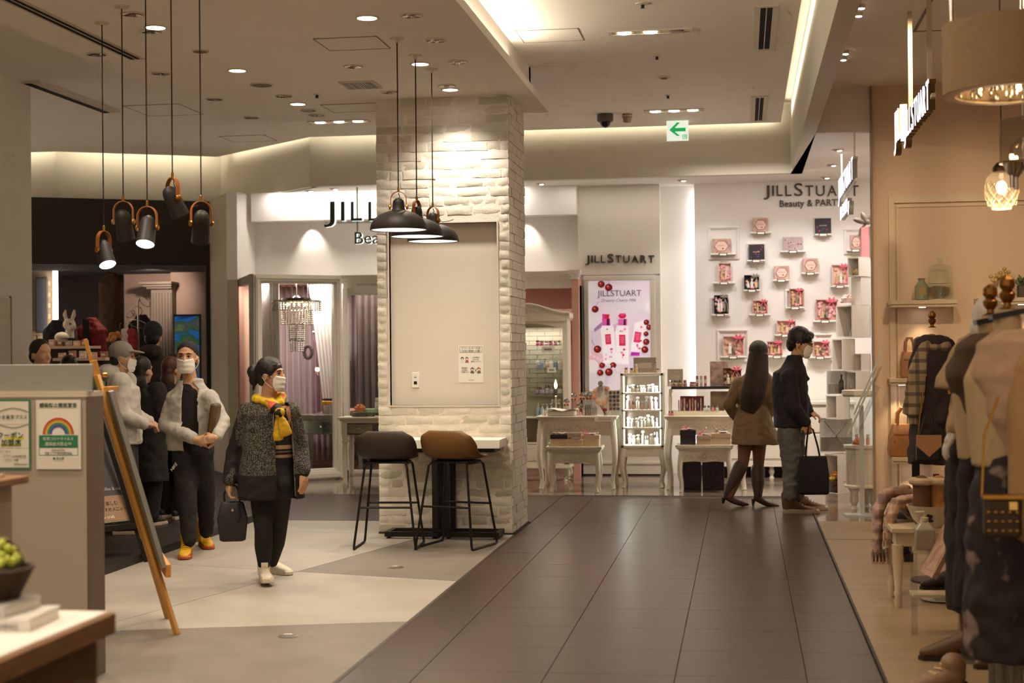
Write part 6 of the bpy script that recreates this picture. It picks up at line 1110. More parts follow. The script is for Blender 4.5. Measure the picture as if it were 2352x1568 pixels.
def sneaker(t, p, yaw, up, sole, L=.27, high=0, pitch=0, lace=None, name='shoe', solh=.03):
    """p: heel centre on the ground, toe towards local -y"""
    M4 = fr(p, yaw) @ Matrix.Rotation(pitch, 4, 'X')
    outl = [(0, .03), (.03, .02), (.036, -.03), (.033, -.09), (.04, -.15), (.046, -.2), (.038, -.245), (.016, -.268), (-.012, -.268), (-.034, -.25), (-.043, -.2), (-.037, -.15), (-.03, -.09), (-.034, -.03), (-.028, .02)]; k_ = L / .3
    sh = MB().loft([[(x * k_ * e * 1.08, y * k_ * e, z) for x, y in outl] for (e, z) in ((.95, 0), (1, .006), (1.0, solh * .7), (.96, solh))]).xf(M4).build(name, sole, t); sh['label'] = 'sole'
    mb = MB(); rings = []
    for (y, z0, z1, w_) in ((.022, .02, .075 + high, .028), (0, .02, .085 + high, .034), (-.05, .02, .09 + high * .9, .035), (-.09, .02, .092 + high * .3, .036), (-.14, .02, .078, .04), (-.19, .02, .062, .043), (-.235, .02, .05, .036), (-.262, .02, .034, .018)):
        rings.append([(w_ * math.cos(a) * k_, y * k_, (z0 + z1) / 2 + (z1 - z0) / 2 * math.sin(a)) for a in [2 * PI * q / 14 for q in range(14)]])
    mb.loft(rings)
    if high: limb(mb, [(0, -.01, .06), (0, -.005, .085 + high)], [.042 * k_, .046 * k_], 14)
    mb.xf(M4); o = blob('upper', mb, up, t, .007, 3)
    for q in range(5 if lace else 0):
        y = (-.085 - .022 * q) * k_; z = (.1 + high * .25 - .013 * q) + .002; MB().tube([(-.026 * k_, y + .006, z - .014), (0, y, z), (.026 * k_, y + .006, z - .014)], .0035, 6).xf(M4).build('lace', lace, t)
    if lace and high: MB().box(-.022, .022, -.075 * k_, -.066 * k_, .07 + high * .3, .115 + high).xf(M4).build('tongue', up, t)
    return sh
# ---- man with yellow shoes
f = Fig('person', 'man in grey zip jacket and yellow sneakers, hands clasped, white mask', (-4.08, 11.1, 0)); J = f.J; Y = 11.1; t = f.t
hc = J(430, 823, Y); H = headm(hc, math.radians(8), math.radians(-3), 0, 1.03); nk = J(438, 880, Y + .03)
sL, sR = J(396, 913, Y), J(487, 911, Y); eL, eR = J(381, 975, Y - .03), J(510, 968, Y - .03); wL, wR = J(450, 1010, Y - .21), J(497, 1003, Y - .2)
hL, hR = J(418, 1045, Y), J(467, 1045, Y); kL, kR = J(430, 1150, Y - .12), J(473, 1140, Y + .08); aL, aR = J(435, 1245, 10.92), J(474, 1224, 11.36); yc = hc.y + .03
mb = head(MB(), H, nk); torso(mb, [(nk.x, yc, nk.z + .03, .06, .055), (nk.x, yc, nk.z - .04, .13, .08), (nk.x, yc, 1.1, .15, .09), (hL.x * .5 + hR.x * .5, yc, .95, .13, .09), (hL.x * .5 + hR.x * .5, yc, .75, .14, .09)])
limb(mb, [sL, eL, wL], [.036, .036, .03]); limb(mb, [sR, eR, wR], [.036, .036, .03]); limb(mb, [hL, kL, aL], [.075, .05, .035]); limb(mb, [hR, kR, aR], [.075, .05, .035])
hand(mb, wL, (.9, -.25, -.18), (.05, -.9, .35), .45, .95, -1); hand(mb, wR + Vector((.0, -.035, -.005)), (-.9, -.15, -.2), (-.05, -.9, .35), .4, .95, 1)
blob('body', mb, m_skin, t, .0065, 3); face_bits(t, H)
mh = MB().ell((0, .019, .052), (.0797, .091, .0845), 18, 12).ell((0, .055, -.005), (.07, .05, .06), 14, 10).xf(H); blob('hair', mh, M('short_hair', '1e1917', .7, bump=.4, bscale=300), t, .006, 2)
mt = MB(); torso(mt, [(nk.x, yc, nk.z + .0, .075, .066), (nk.x, yc, nk.z - .045, .13, .092), (nk.x - .005, yc, 1.12, .165, .108), (nk.x, yc, .95, .16, .11), (nk.x, yc, .84, .16, .105)], .25); blob('shirt', mt, m_blackcloth, t, .01, 4)
m_fleece = M('grey_fleece', 'b4aea4', .9, var=.1, scale=60, bump=.15, bscale=260); xc = nk.x
mj = MB(); torso(mj, [(xc, yc, nk.z + .035, .095, .085), (xc, yc, nk.z - .0, .1, .085), (xc, yc, nk.z - .045, .14, .1), (xc - .005, yc, 1.2, .185, .125), (xc, yc, 1.08, .188, .128), (xc, yc, .95, .185, .13), (xc - .01, yc, .86, .182, .13), (xc - .01, yc, .79, .17, .122)], .22)
limb(mj, [sL + Vector((.02, 0, -.01)), eL, eL.lerp(wL, .9)], [.07, .064, .048]); limb(mj, [sR + Vector((-.02, 0, -.01)), eR, eR.lerp(wR, .9)], [.07, .064, .048])
blob('jacket', mj, m_fleece, t, .009, 4, .016, .05, cut=lambda c: (c.y < yc - .03 and c.z < nk.z + .06 and -.055 - .03 * max(0, c.z - 1.15) < c.x - xc - .02 * (1.2 - c.z) - .03 < .06 and abs(c.z - 1) < .6 and c.z > .7 and abs(c.x - xc - .02) < .1 and c.y < yc - .07 and not (c.z < .98 and c.y < yc - .15)) or (c.z > nk.z + .025 and c.y < yc - .02 and abs(c.x - xc) < .06))
MB().box(-.19, .19, -.135, .135, 0, .045).xf(Matrix.Translation((xc - .01, yc, .775)))
mp = MB(); limb(mp, [hL + Vector((.02, 0, .0)), kL, aL + Vector((0, 0, .015))], [.1, .075, .056], 14); limb(mp, [hR + Vector((-.02, 0, 0)), kR, aR + Vector((0, 0, .015))], [.1, .075, .056], 14); torso(mp, [((hL.x + hR.x) / 2, yc, .9, .15, .1), ((hL.x + hR.x) / 2, yc, .78, .155, .11), ((hL.x + hR.x) / 2, yc, .68, .14, .1)]); blob('trousers', mp, m_blackcloth, t, .011, 4, .02, .07)
text('trouser_logo', 'NIKE', .032, M('paper'), t, tuple(J(395, 1083, Y - .14) + Vector((0, -.0, 0))), (PI / 2, -.9, 0), ext=.001, shear=.3)
m_yel_s = M('sneaker_yellow', 'd8a41c', .5, var=.1, scale=30); m_or = M('sneaker_orange', 'a8501c', .5)
gy = lambda x, y: pz(x, y) - f.o
sneaker(t, gy(430, 1274), math.radians(16), m_yel_s, m_or, .335, .105, 0, M('lace_y', 'e0b43a', .6)); sneaker(t, gy(466, 1252), math.radians(30), m_yel_s, m_or, .335, .105, 0, M('lace_y'))
b = thing('clutch_bag', "brown leather clutch tucked under the grey jacketed man's arm", 'bag', f.o + J(490, 962, Y - .15)); ob = Bx(-.03, .03, -.05, .1, -.12, .12).build('bag_body', M('clutch_leather', '5c4a34', .5, var=.2, scale=20), b, bevel=.025, seg=3); b.rotation_euler = (0, math.radians(8), .1); MB().tube([(.0, -.055, -.1), (.0, -.057, .11)], .004, 6).build('zipper', m_brass, b); MB().tube([(.0, -.06, -.11), (-.01, -.09, -.16), (.01, -.1, -.2), (.03, -.08, -.16)], .006, 6).build('wrist_strap', m_blackcloth, b)
# ---- woman in tweed coat
f = Fig('person', 'woman in black tweed coat with yellow scarf and white mask, walking', (-3.1, 9.75, 0)); J = f.J; Y = 9.75; t = f.t
hc = J(624, 862, Y); H = headm(hc, math.radians(80), math.radians(-2), 0, .93); nk = J(618, 918, Y + .03); byaw = math.radians(30)
sL, sR = J(571, 945, Y - .02), J(668, 945, Y + .03); eL, eR = J(540, 1035, Y + .0), J(690, 1030, Y + .1); wL, wR = J(527, 1112, Y - .06), J(697, 1090, Y + .02); cxm = J(620, 1050, Y).x; yc = hc.y + .02
hL, hR = J(598, 1110, Y), J(645, 1110, Y); kL, kR = J(605, 1215, Y - .04), J(640, 1210, Y + .1); aL, aR = J(606, 1303, 9.78), J(626, 1290, 10.02)
mb = head(MB(), H, nk); torso(mb, [(nk.x, yc, nk.z + .02, .055, .05), (cxm, yc, 1.15, .12, .08), (cxm, yc, .9, .11, .08), (cxm, yc, .7, .13, .09)], byaw); limb(mb, [sL, eL, wL], [.042, .036, .024]); limb(mb, [sR, eR, wR], [.042, .036, .024]); limb(mb, [hL, kL, aL], [.07, .048, .03]); limb(mb, [hR, kR, aR], [.07, .048, .03])
hand(mb, wL, (0, -.1, -1), (-.9, -.3, 0), .75, .88, 1); hand(mb, wR, (.05, -.25, -1), (.8, -.5, 0), .35, .88, -1); blob('body', mb, m_skin, t, .0065, 3); face_bits(t, H)
mh = MB().ell((0, .02, .05), (.086, .1, .09), 18, 12).ell((0, .06, -.01), (.075, .055, .07), 14, 10).ell((.072, -.02, .035), (.014, .03, .04), 8, 6).ell((-.072, -.02, .035), (.014, .03, .04), 8, 6).ell((0, .14, .03), (.05, .052, .055), 14, 10).ell((.01, .15, -.02), (.035, .035, .05), 12, 8).ell((.07, .0, .02), (.014, .03, .04), 8, 6); limb(mh, [(-.076, -.03, .03), (-.08, -.02, -.03)], [.008, .004], 6); limb(mh, [(0, .14, -.04), (.01, .155, -.1)], [.018, .008], 8); blob('hair', mh.xf(H), m_hair, t, .0055, 2, .006, .02)
MB().tube([H @ Vector((.02 * math.cos(k), .095 + .006 * math.sin(k), .02 + .045 * math.sin(k * 1.0))) for k in [q * .7 for q in range(9)]], .006, 6).build('hair_tie', M('hair_tie', '4a4440', .4), t)
# striped sweater
def mkst():
    m = bpy.data.materials.new('sweater_stripes'); m.use_nodes = True; MATS['_st'] = m; nt = m.node_tree; bs_ = nt.nodes['Principled BSDF']; bs_.inputs['Roughness'].default_value = .85
    tc = nt.nodes.new('ShaderNodeTexCoord'); sp = nt.nodes.new('ShaderNodeSeparateXYZ'); mu = nt.nodes.new('ShaderNodeMath'); mu.operation = 'MULTIPLY_ADD'; mu.inputs[1].default_value = 6.2; mu.inputs[2].default_value = .12; fn = nt.nodes.new('ShaderNodeMath'); fn.operation = 'FRACT'; cr = nt.nodes.new('ShaderNodeValToRGB'); cr.color_ramp.interpolation = 'CONSTANT'; E_ = cr.color_ramp.elements
    cs = [(0, '1c1816'), (.30, 'a8865c'), (.42, '1c1816'), (.52, '8a7450'), (.57, '1c1816'), (.66, 'b89464'), (.82, '1c1816')]
    while len(E_) < len(cs): E_.new(.5)
    for k, (p_, c_) in enumerate(cs): E_[k].position = p_; E_[k].color = lin(c_)
    nt.links.new(tc.outputs['Object'], sp.inputs[0]); nt.links.new(sp.outputs[2], mu.inputs[0]); nt.links.new(mu.outputs[0], fn.inputs[0]); nt.links.new(fn.outputs[0], cr.inputs[0]); nt.links.new(cr.outputs[0], bs_.inputs['Base Color']); return m
m_strp = mkst()
mt = MB(); torso(mt, [(nk.x, yc, nk.z, .075, .065), (cxm, yc, 1.17, .13, .09), (cxm, yc, 1.0, .145, .12), (cxm, yc, .85, .15, .115), (cxm, yc, .74, .15, .11)], byaw); blob('sweater', mt, m_strp, t, .01, 4)
ms = MB(); torso(ms, [(cxm, yc, .82, .14, .105), (cxm, yc, .7, .165, .125), (cxm, yc, .56, .17, .12)], byaw); blob('skirt', ms, m_blackcloth, t, .011, 4)
def tweed():
    m = M('tweed', '2b2826', .9); nt = m.node_tree; tc = nt.nodes.new('ShaderNodeTexCoord'); nz = nt.nodes.new('ShaderNodeTexNoise'); nz.inputs['Scale'].default_value = 150; nz.inputs['Detail'].default_value = 3; cr = nt.nodes.new('ShaderNodeValToRGB'); e = cr.color_ramp.elements; e[0].position = .46; e[0].color = lin('1f1c1a'); e[1].position = .62; e[1].color = lin('726c62'); nt.links.new(tc.outputs['Object'], nz.inputs[0]); nt.links.new(nz.outputs[0], cr.inputs[0]); nt.links.new(cr.outputs[0], nt.nodes['Principled BSDF'].inputs['Base Color']); return m
m_tw = tweed(); dirf = Matrix.Rotation(byaw, 3, 'Z') @ Vector((0, -1, 0)); dirs = Matrix.Rotation(byaw, 3, 'Z') @ Vector((1, 0, 0)); cc = Vector((cxm, yc, 0))
mj = MB(); torso(mj, [(nk.x, yc + .01, nk.z - .01, .1, .085), (cxm, yc, nk.z - .05, .13, .095), (cxm, yc, 1.13, .165, .12), (cxm, yc, 1.0, .18, .13), (cxm, yc, .85, .195, .15), (cxm, yc, .7, .215, .16), (cxm, yc, .56, .225, .165)], byaw)
limb(mj, [sL, eL, wL + Vector((0, 0, .03))], [.068, .06, .048]); limb(mj, [sR, eR, wR + Vector((0, 0, .03))], [.068, .06, .048])
zb = J(620, 1088, Y).z
blob('coat', mj, [m_tw, m_blackcloth], t, .009, 4, .014, .05, cut=lambda c: (c - cc).dot(dirf) > .05 and -.02 - .015 * (1.1 - c.z) < (c - cc).dot(dirs) - .025 < .085 + .06 * (1.1 - c.z) and c.z < 1.3 and (c - cc).dot(dirs) < .16, matfn=lambda c: 1 if (c.z < zb and abs((c - cc).dot(dirs)) < .25) or ((c - cc).dot(dirs) < -.14 and (c - cc).dot(dirf) < -.03) else 0)
for k, sg in enumerate((-.006, .118)):
    P = [cc + dirs * (sg + (.03 if k else -.02) * (1.15 - z)) + dirf * (.118 + .05 * (1.15 - z) - .015 * k) + Vector((0, 0, z)) for z in (1.14, 1.0, .85, .7, .58)]; MB().tube(P, .0045, 6).build('zipper', m_silver, t)
# scarf: ring around the neck plus two hanging ends
def scarf():
    m = M('scarf_print', 'c8a818', .7); nt = m.node_tree; tc = nt.nodes.new('ShaderNodeTexCoord'); nz = nt.nodes.new('ShaderNodeTexVoronoi'); nz.inputs['Scale'].default_value = 11; cr = nt.nodes.new('ShaderNodeValToRGB'); cr.color_ramp.interpolation = 'CONSTANT'; e = cr.color_ramp.elements; e[0].position = 0; e[0].color = lin('d8b41c'); e[1].position = .55; e[1].color = lin('1e1a18'); q = e.new(.75); q.color = lin('d05a44'); q = e.new(.88); q.color = lin('d8b41c'); sp = nt.nodes.new('ShaderNodeSeparateColor'); nt.links.new(tc.outputs['Object'], nz.inputs[0]); nt.links.new(nz.outputs['Color'], sp.inputs[0]); nt.links.new(sp.outputs[0], cr.inputs[0]); nt.links.new(cr.outputs[0], nt.nodes['Principled BSDF'].inputs['Base Color']); return m
m_sc = scarf(); m_scy = M('scarf_yellow', 'c89c14', .7, var=.1, scale=20); nb_ = Vector((nk.x, yc, nk.z)); mk = MB()
mk.tube([nb_ + Vector((.085 * math.cos(a), .075 * math.sin(a), .01 + .015 * math.sin(a * 2) - .02 * (math.sin(a) < 0))) for a in [2 * PI * k / 20 for k in range(20)]], [.03 + .006 * math.sin(k * 2.1) for k in range(20)], 10, closed=True); kt = J(642, 948, Y - .14); limb(mk, [nb_ + dirf * .07 + Vector((0, 0, -.02)), kt], [.04, .035], 10); blob('scarf', mk, m_sc, t, .006, 2, .012, .03)
mk = MB(); limb(mk, [kt], [.036], 10)
for (a, b_, w_) in ((J(645, 955, Y - .15), J(658, 1000, Y - .16), .045), (J(638, 955, Y - .13), J(640, 1012, Y - .15), .036)): mk.tube([a, a.lerp(b_, .4), a.lerp(b_, .8), b_], [.018, w_ * .8, w_, w_ * .9], 12, flat=.45, up=(1, 0, 0))
blob('scarf_ends', mk, m_scy, t, .006, 2, .012, .04)
ml = MB(); limb(ml, [hL, kL, kL.lerp(aL, .45), aL], [.085, .06, .062, .038], 14); limb(ml, [hR, kR, kR.lerp(aR, .45), aR], [.085, .06, .062, .038], 14); blob('leggings', ml, m_blackcloth, t, .009, 4)
m_ws = M('sneaker_white', 'd8cdbc', .5); m_wsole = M('sneaker_sole', 'cfc4b2', .5); ga = lambda x, y: pz(x, y) - f.o
sneaker(t, ga(606, 1336), math.radians(24), m_ws, m_wsole, .29, .015, math.radians(-6), M('lace_w', 'c8b48c', .6), solh=.04); sneaker(t, ga(610, 1314), math.radians(60), m_ws, m_wsole, .29, .015, 0, None, solh=.035)
b = thing('handbag', 'black trapezoid handbag hanging from the walking woman', 'bag', f.o + J(534, 1190, Y - .04), math.radians(20)); MB().loft([[(-x, -y, z), (x, -y, z), (x, y, z), (-x, y, z)] for x, y, z in ((.06, .05, -.15), (.085, .06, -.14), (.10, .055, 0), (.075, .03, .10), (.06, .02, .115))]).build('bag_body', M('bag_black', '1e1a19', .45), b, bevel=.015, seg=3)
MB().tube([(-.05, 0, .1), (-.055, 0, .16), (-.03, 0, .21), (.0, 0, .225), (.03, 0, .21), (.05, 0, .16), (.05, 0, .1)], .007, 8).build('handle', m_blackcloth, b); MB().ell((.0, -.045, .06), (.012, .006, .012), 8, 6).build('clasp', m_silver, b); MB().tube([(.04, -.04, .1), (.05, -.06, .02), (.035, -.06, -.02)], .006, 6).build('charm', m_blackcloth, b)
# ---- woman with long hair, from behind
f = Fig('person', 'woman seen from behind, long dark hair, khaki belted coat and boots', (.08, 14.85, 0)); J = f.J; Y = 14.85; t = f.t
hc = J(1742, 812, Y); H = headm(hc, math.radians(180 - 14), 0, 0, .92); nk = J(1740, 852, Y); yc = hc.y; cxm = J(1728, 950, Y).x
sL, sR = J(1698, 880, Y), J(1761, 872, Y); eL, eR = J(1674, 930, Y + .02), J(1768, 925, Y + .02); wL, wR = J(1692, 958, Y - .1 + .25), J(1762, 965, Y + .12); hL, hR = J(1712, 1010, Y), J(1744, 1010, Y); kL, kR = J(1706, 1072, Y - .03), J(1742, 1075, Y + .05); aL, aR = J(1676, 1140, Y - .06), J(1742, 1145, Y)
mb = head(MB(), H, nk); torso(mb, [(nk.x, yc, nk.z, .05, .05), (cxm, yc, 1.2, .12, .08), (cxm, yc, 1.0, .1, .08), (cxm, yc, .75, .13, .09)]); limb(mb, [sL, eL, wL], [.04, .035, .025]); limb(mb, [sR, eR, wR], [.04, .035, .025]); limb(mb, [hL, kL, aL], [.075, .05, .035]); limb(mb, [hR, kR, aR], [.075, .05, .035]); hand(mb, wL, (.6, .3, -.4), (0, 1, 0), .5, .85); hand(mb, wR, (-.6, .3, -.4), (0, 1, 0), .5, .85); blob('body', mb, M('tights', '74503c', .6), t, .008, 3)
mh = MB().ell(tuple(hc + Vector((0, -.015, .035))), (.095, .1, .098), 18, 12); a = hc + Vector((0, -.06, 0)); cb = J(1716, 945, Y - .12); mh.tube([a, a.lerp(J(1738, 870, Y - .12), 1), J(1731, 905, Y - .13), cb], [.095, .118, .12, .07], 18, flat=.5, up=(1, 0, 0)); blob('hair', mh, M('long_hair', '241a15', .4, col2='3c2a20', scale=5, bump=.5, bscale=120, stretch=(4, 4, .3)), t, .008, 4)
m_kh = M('khaki_coat', '8a7256', .85, var=.1, scale=30, bump=.08, bscale=260); zw = J(1725, 922, Y).z; mj = MB(); torso(mj, [(nk.x, yc, nk.z + .0, .08, .07), (cxm + .03, yc, nk.z - .055, .135, .09), (cxm + .02, yc, 1.15, .175, .115), (cxm, yc, zw + .03, .125, .105), (cxm, yc, zw - .03, .13, .11), (cxm + .01, yc, .82, .19, .15), (cxm + .03, yc, .65, .235, .17), (cxm + .035, yc, .6, .245, .175)]); limb(mj, [sL, eL, eL.lerp(wL, .9)], [.068, .06, .052]); limb(mj, [sR, eR, eR.lerp(wR, .9)], [.068, .06, .052]); blob('coat', mj, m_kh, t, .01, 4, .016, .06)
mbt = MB(); torso(mbt, [(cxm, yc, zw + .03, .136, .117), (cxm, yc, zw - .03, .139, .119)]); mbt.build('belt', M('khaki_belt', '64503a', .8), t)
m_bt = M('brown_boot', '46352a', .5); 
def heel_boot(t, knee, ank, toeyaw, g, s=1, lift=0):
    mb = MB(); limb(mb, [knee, knee.lerp(ank, .5), ank], [.07 * s, .064 * s, .042 * s], 14); d = Vector((math.cos(toeyaw), math.sin(toeyaw), 0)); hl = ank + Vector((0, 0, -.03 * s)) - d * .01; limb(mb, [ank, hl, hl + d * .07 * s + Vector((0, 0, -.045 * s)), hl + d * .15 * s + Vector((0, 0, -.072 * s)), hl + d * .205 * s + Vector((0, 0, -.078 * s))], [.04 * s, .036 * s, .03 * s, .026 * s, .012 * s], 12); blob('boot', mb, m_bt, t, .008, 3)
    b0 = hl - d * .03 + Vector((0, 0, -.01)); MB().tube([b0, (b0.x - d.x * .008, b0.y - d.y * .008, b0.z - .05), (b0.x - d.x * .005, b0.y - d.y * .005, g)], [.022, .011, .006], 10).build('boot_heel', M('heel_dark', '2c2019', .5), t)
heel_boot(t, J(1700, 1072, Y - .03), J(1672, 1133, Y - .05), math.radians(8), .03); heel_boot(t, J(1741, 1078, Y + .05), J(1741, 1136, Y), math.radians(5), .0)
# ---- man in dark jacket, profile to the right
f = Fig('person', 'man in dark navy jacket and jeans holding a black tote, profile view', (.5, 14.2, 0)); J = f.J; Y = 14.2; t = f.t
hc = J(1840, 788, Y); H = headm(hc, math.radians(82), math.radians(12), 0, 1.12); nk = J(1826, 832, Y); yc = hc.y; cxm = J(1818, 920, Y).x
sN, sF = J(1812, 866, Y - .17), J(1828, 862, Y + .17); eN, eF = J(1822, 935, Y - .22), J(1845, 925, Y + .15); wN, wF = J(1853, 972, Y - .2), J(1860, 948, Y + .08); hL, hR = J(1812, 990, Y - .08), J(1822, 990, Y + .08); kL, kR = J(1818, 1075, Y - .09), J(1826, 1075, Y + .08); aL, aR = J(1814, 1138, Y - .09), J(1829, 1138, Y + .09)
mb = head(MB(), H, nk); torso(mb, [(nk.x, yc, nk.z, .055, .06), (cxm, yc, 1.3, .09, .15), (cxm, yc, 1.0, .09, .14), (cxm, yc, .8, .1, .15)]); limb(mb, [sN, eN, wN], [.05, .04, .028]); limb(mb, [sF, eF, wF], [.05, .04, .028]); limb(mb, [hL, kL, aL], [.08, .055, .04]); limb(mb, [hR, kR, aR], [.08, .055, .04]); hand(mb, wN, (.15, 0, -1), (0, -1, 0), .8, .95, 1); hand(mb, wF, (.9, -.2, -.3), (0, 0, 1), .6, .95, 1); blob('body', mb, m_skin, t, .007, 3); face_bits(t, H)
mh = MB().ell((0, .024, .045), (.086, .098, .094), 18, 12).ell((0, .07, -.015), (.072, .05, .07), 14, 10).ell((0, -.05, .075), (.066, .045, .036), 12, 8).ell((-.06, -.055, .05), (.025, .03, .035), 10, 8).ell((.06, -.05, .05), (.025, .03, .035), 10, 8).ell((.07, .01, .02), (.018, .035, .04), 10, 8).ell((-.07, .01, .02), (.018, .035, .04), 10, 8); blob('hair', mh.xf(H), m_hair, t, .006, 2, .008, .02)
for s in (-1, 1): MB().tube([(s * .031 + .02 * math.cos(a), -.09, .006 + .014 * math.sin(a)) for a in [2 * PI * k / 14 for k in range(14)]], .0018, 5, closed=True).tube([(s * .052, -.088, .012), (s * .074, -.06, .014), (s * .08, .01, .008)], .0018, 5).xf(H).build('glasses', m_black, t)
m_nv = M('navy_jacket', '1d1b20', .8, bump=.06, bscale=200); mj = MB(); torso(mj, [(nk.x - .005, yc, nk.z + .07, .07, .08), (nk.x - .01, yc, nk.z + .02, .08, .09), (nk.x - .015, yc, nk.z - .04, .11, .14), (cxm - .01, yc, 1.3, .15, .19), (cxm - .015, yc, 1.15, .165, .21), (cxm, yc, .95, .16, .205), (cxm, yc, .8, .165, .2)]); limb(mj, [sN, eN, eN.lerp(wN, .9)], [.08, .068, .05]); limb(mj, [sF, eF, eF.lerp(wF, .9)], [.08, .068, .05]); limb(mj, [J(1848, 865, Y - .05), J(1856, 870, Y - .04)], [.03, .018]); blob('jacket', mj, m_nv, t, .01, 4, .018, .08)
mp = MB(); limb(mp, [hL, kL, aL + Vector((0, 0, .0))], [.11, .085, .062], 14); limb(mp, [hR, kR, aR], [.11, .085, .062], 14); torso(mp, [(cxm, yc, .9, .12, .16), (cxm, yc, .76, .12, .165)]); blob('jeans', mp, M('grey_jeans', '66645e', .85, var=.25, scale=7, bump=.1, bscale=200), t, .011, 4, .022, .05)
m_sb = M('brown_suede', '6a4c30', .7); m_ss = M('shoe_sole', 'b8a890', .6)
sneaker(t, pz(1806, 1178) - f.o, math.radians(88), m_sb, m_ss, .34, .08, 0, M('lace_b', '3a2c20', .7), solh=.04); sneaker(t, pz(1822, 1170) - f.o + Vector((.02, 0, 0)), math.radians(86), m_sb, m_ss, .34, .08, 0, M('lace_b'), solh=.04)
b = thing('tote_bag', 'black cloth tote bag carried by the man in navy', 'bag', py(1868, 1062, Y - .22), math.radians(6)); MB().loft([[(-x, -y, z), (x, -y, z), (x * 1.0, y, z), (-x, y, z)] for x, y, z in ((.125, .03, -.29), (.135, .045, -.27), (.135, .05, -.1), (.12, .03, .05), (.115, .012, .06))]).build('bag_body', M('tote_black', '17151a', .85), b, bevel=.012, seg=3)
for s in (-1, 1): MB().tube([(-.07, s * .012, .05), (-.055, s * .012, .2), (-.04, s * .01, .33), (.0, s * .01, .3), (.04, s * .012, .15), (.06, s * .012, .05)], .007, 6, flat=.5).build('handle', m_blackcloth, b)
# ---- people in the dark shop behind
def bystander(label, hp, Y, yaw, scale, hairm, topm, legm, hat=None, hood=False, mask=False, maskm=None, long_=False, base=.052):
    hc = py(hp[0], hp[1], Y); f = Fig('person', label, (hc.x, Y, base), 'people in the dark shop'); t = f.t; hz = hc.z - base; s = (hz + .12) / 1.7; H = headm((0, 0, hz), yaw, 0, 0, scale); fw = Matrix.Rotation(yaw, 3, 'Z') @ Vector((0, -1, 0)); sd = Matrix.Rotation(yaw, 3, 'Z') @ Vector((1, 0, 0)); up = Vector((0, 0, 1)); nk = up * (hz - .16 * s) - fw * .03
    mb = head(MB(), H, nk); torso(mb, [(nk.x, nk.y, nk.z - .03, .07, .06), (0, 0, 1.25 * s, .16, .09), (0, 0, .9 * s, .14, .09)], yaw); A = []
    for q in (-1, 1):
        sh = sd * (.19 * s * q) + up * 1.36 * s; el = sd * (.25 * s * q) + up * 1.08 * s; wr = sd * (.16 * s * q) + fw * .2 + up * .98 * s; A.append((sh, el, wr)); limb(mb, [sh, el, wr], [.045, .04, .028], 10); hand(mb, wr, fw * .6 - sd * q * .5 - up * .2, up, .5, .9, q); hp_ = sd * (.09 * q) + up * .86 * s; limb(mb, [hp_, hp_ + up * -.42 * s + fw * .03, hp_ - up * .79 * s], [.08, .055, .04], 10)
    blob('body', mb, m_skin, t, .011, 3); face_bits(t, H, mask, False) if mask else None
    if maskm:
        for o in t.children:
            if o.name.startswith('face_mask'): o.data.materials[0] = maskm
    mh = MB().ell((0, .022, .045), (.084, .094, .09), 14, 10).ell((0, .06, -.01), (.074, .052, .068), 12, 8)
    if long_: mh.ell((0, .06, -.1), (.085, .06, .11), 12, 8)
    blob('hair', mh.xf(H), hairm, t, .01, 2)
    if hat == 'cap': c = MB().ell((0, .02, .052), (.093, .103, .09), 16, 10); c.tube([(0, -.06, .055), (0, -.12, .05), (0, -.17, .04)], [.07, .065, .04], 14, flat=.16, up=(1, 0, 0)); blob('cap', c.xf(H), M('cap_grey', '8a847a', .85, bump=.1, bscale=300), t, .008, 3)
    if hat == 'beanie': blob('beanie', MB().ell((0, .02, .06), (.092, .102, .1), 16, 10).xf(H), M('beanie_green', '2e3430', .9, bump=.3, bscale=200), t, .008, 2)
    mj = MB(); torso(mj, [(nk.x, nk.y, nk.z + .01, .09, .085), (nk.x, nk.y, nk.z - .05, .15, .1), (0, 0, 1.3 * s, .2, .13), (0, 0, 1.05 * s, .2, .14), (0, 0, (.45 if long_ == 2 else .8) * s, .2 if long_ != 2 else .24, .15)], yaw)
    for sh, el, wr in A: limb(mj, [sh, el, el.lerp(wr, .9)], [.085, .07, .05], 12)
    if hood: mj.ell(tuple(nk - fw * .08 + up * .03), (.11, .11, .075), 14, 10)
    blob('jacket', mj, topm, t, .012, 3, .02, .07); ml = MB()
    for q in (-1, 1): hp_ = sd * (.09 * q) + up * .86 * s; limb(ml, [hp_, hp_ + up * -.42 * s + fw * .03, hp_ - up * .76 * s], [.105, .082, .062], 12)
    blob('trousers', ml, legm, t, .013, 3)
    for q in (-1, 1): a = sd * (.09 * q) + up * .0 - fw * .06; sneaker(t, a, yaw, M('dark_shoe', '2a2522', .6), M('shoe_sole'), .27)
    return t
bystander('man in pale grey hoodie and grey cap facing away to the right', (283, 822), 11.9, math.radians(105), 1.02, m_hair, M('hoodie', 'c8c2b8', .9, var=.08, scale=40), M('olive_trousers', '38322a', .85), 'cap', True, True)
bystander('person in long black coat behind the cream hoodie', (328, 852), 12.45, math.radians(160), 1, m_hair, m_blackcloth, m_blackcloth, None, True, long_=2)
bystander('person in dark green beanie facing into the dark shop', (352, 775), 13.6, math.radians(190), 1, m_hair, M('brown_parka', '332a24', .9), m_blackcloth, 'beanie', True); bystander('person with brown bobbed hair next to the grey jacketed man', (396, 850), 13.0, math.radians(150), .95, M('brown_hair', '4c3424', .5), m_blackcloth, m_blackcloth, None, False, long_=True)
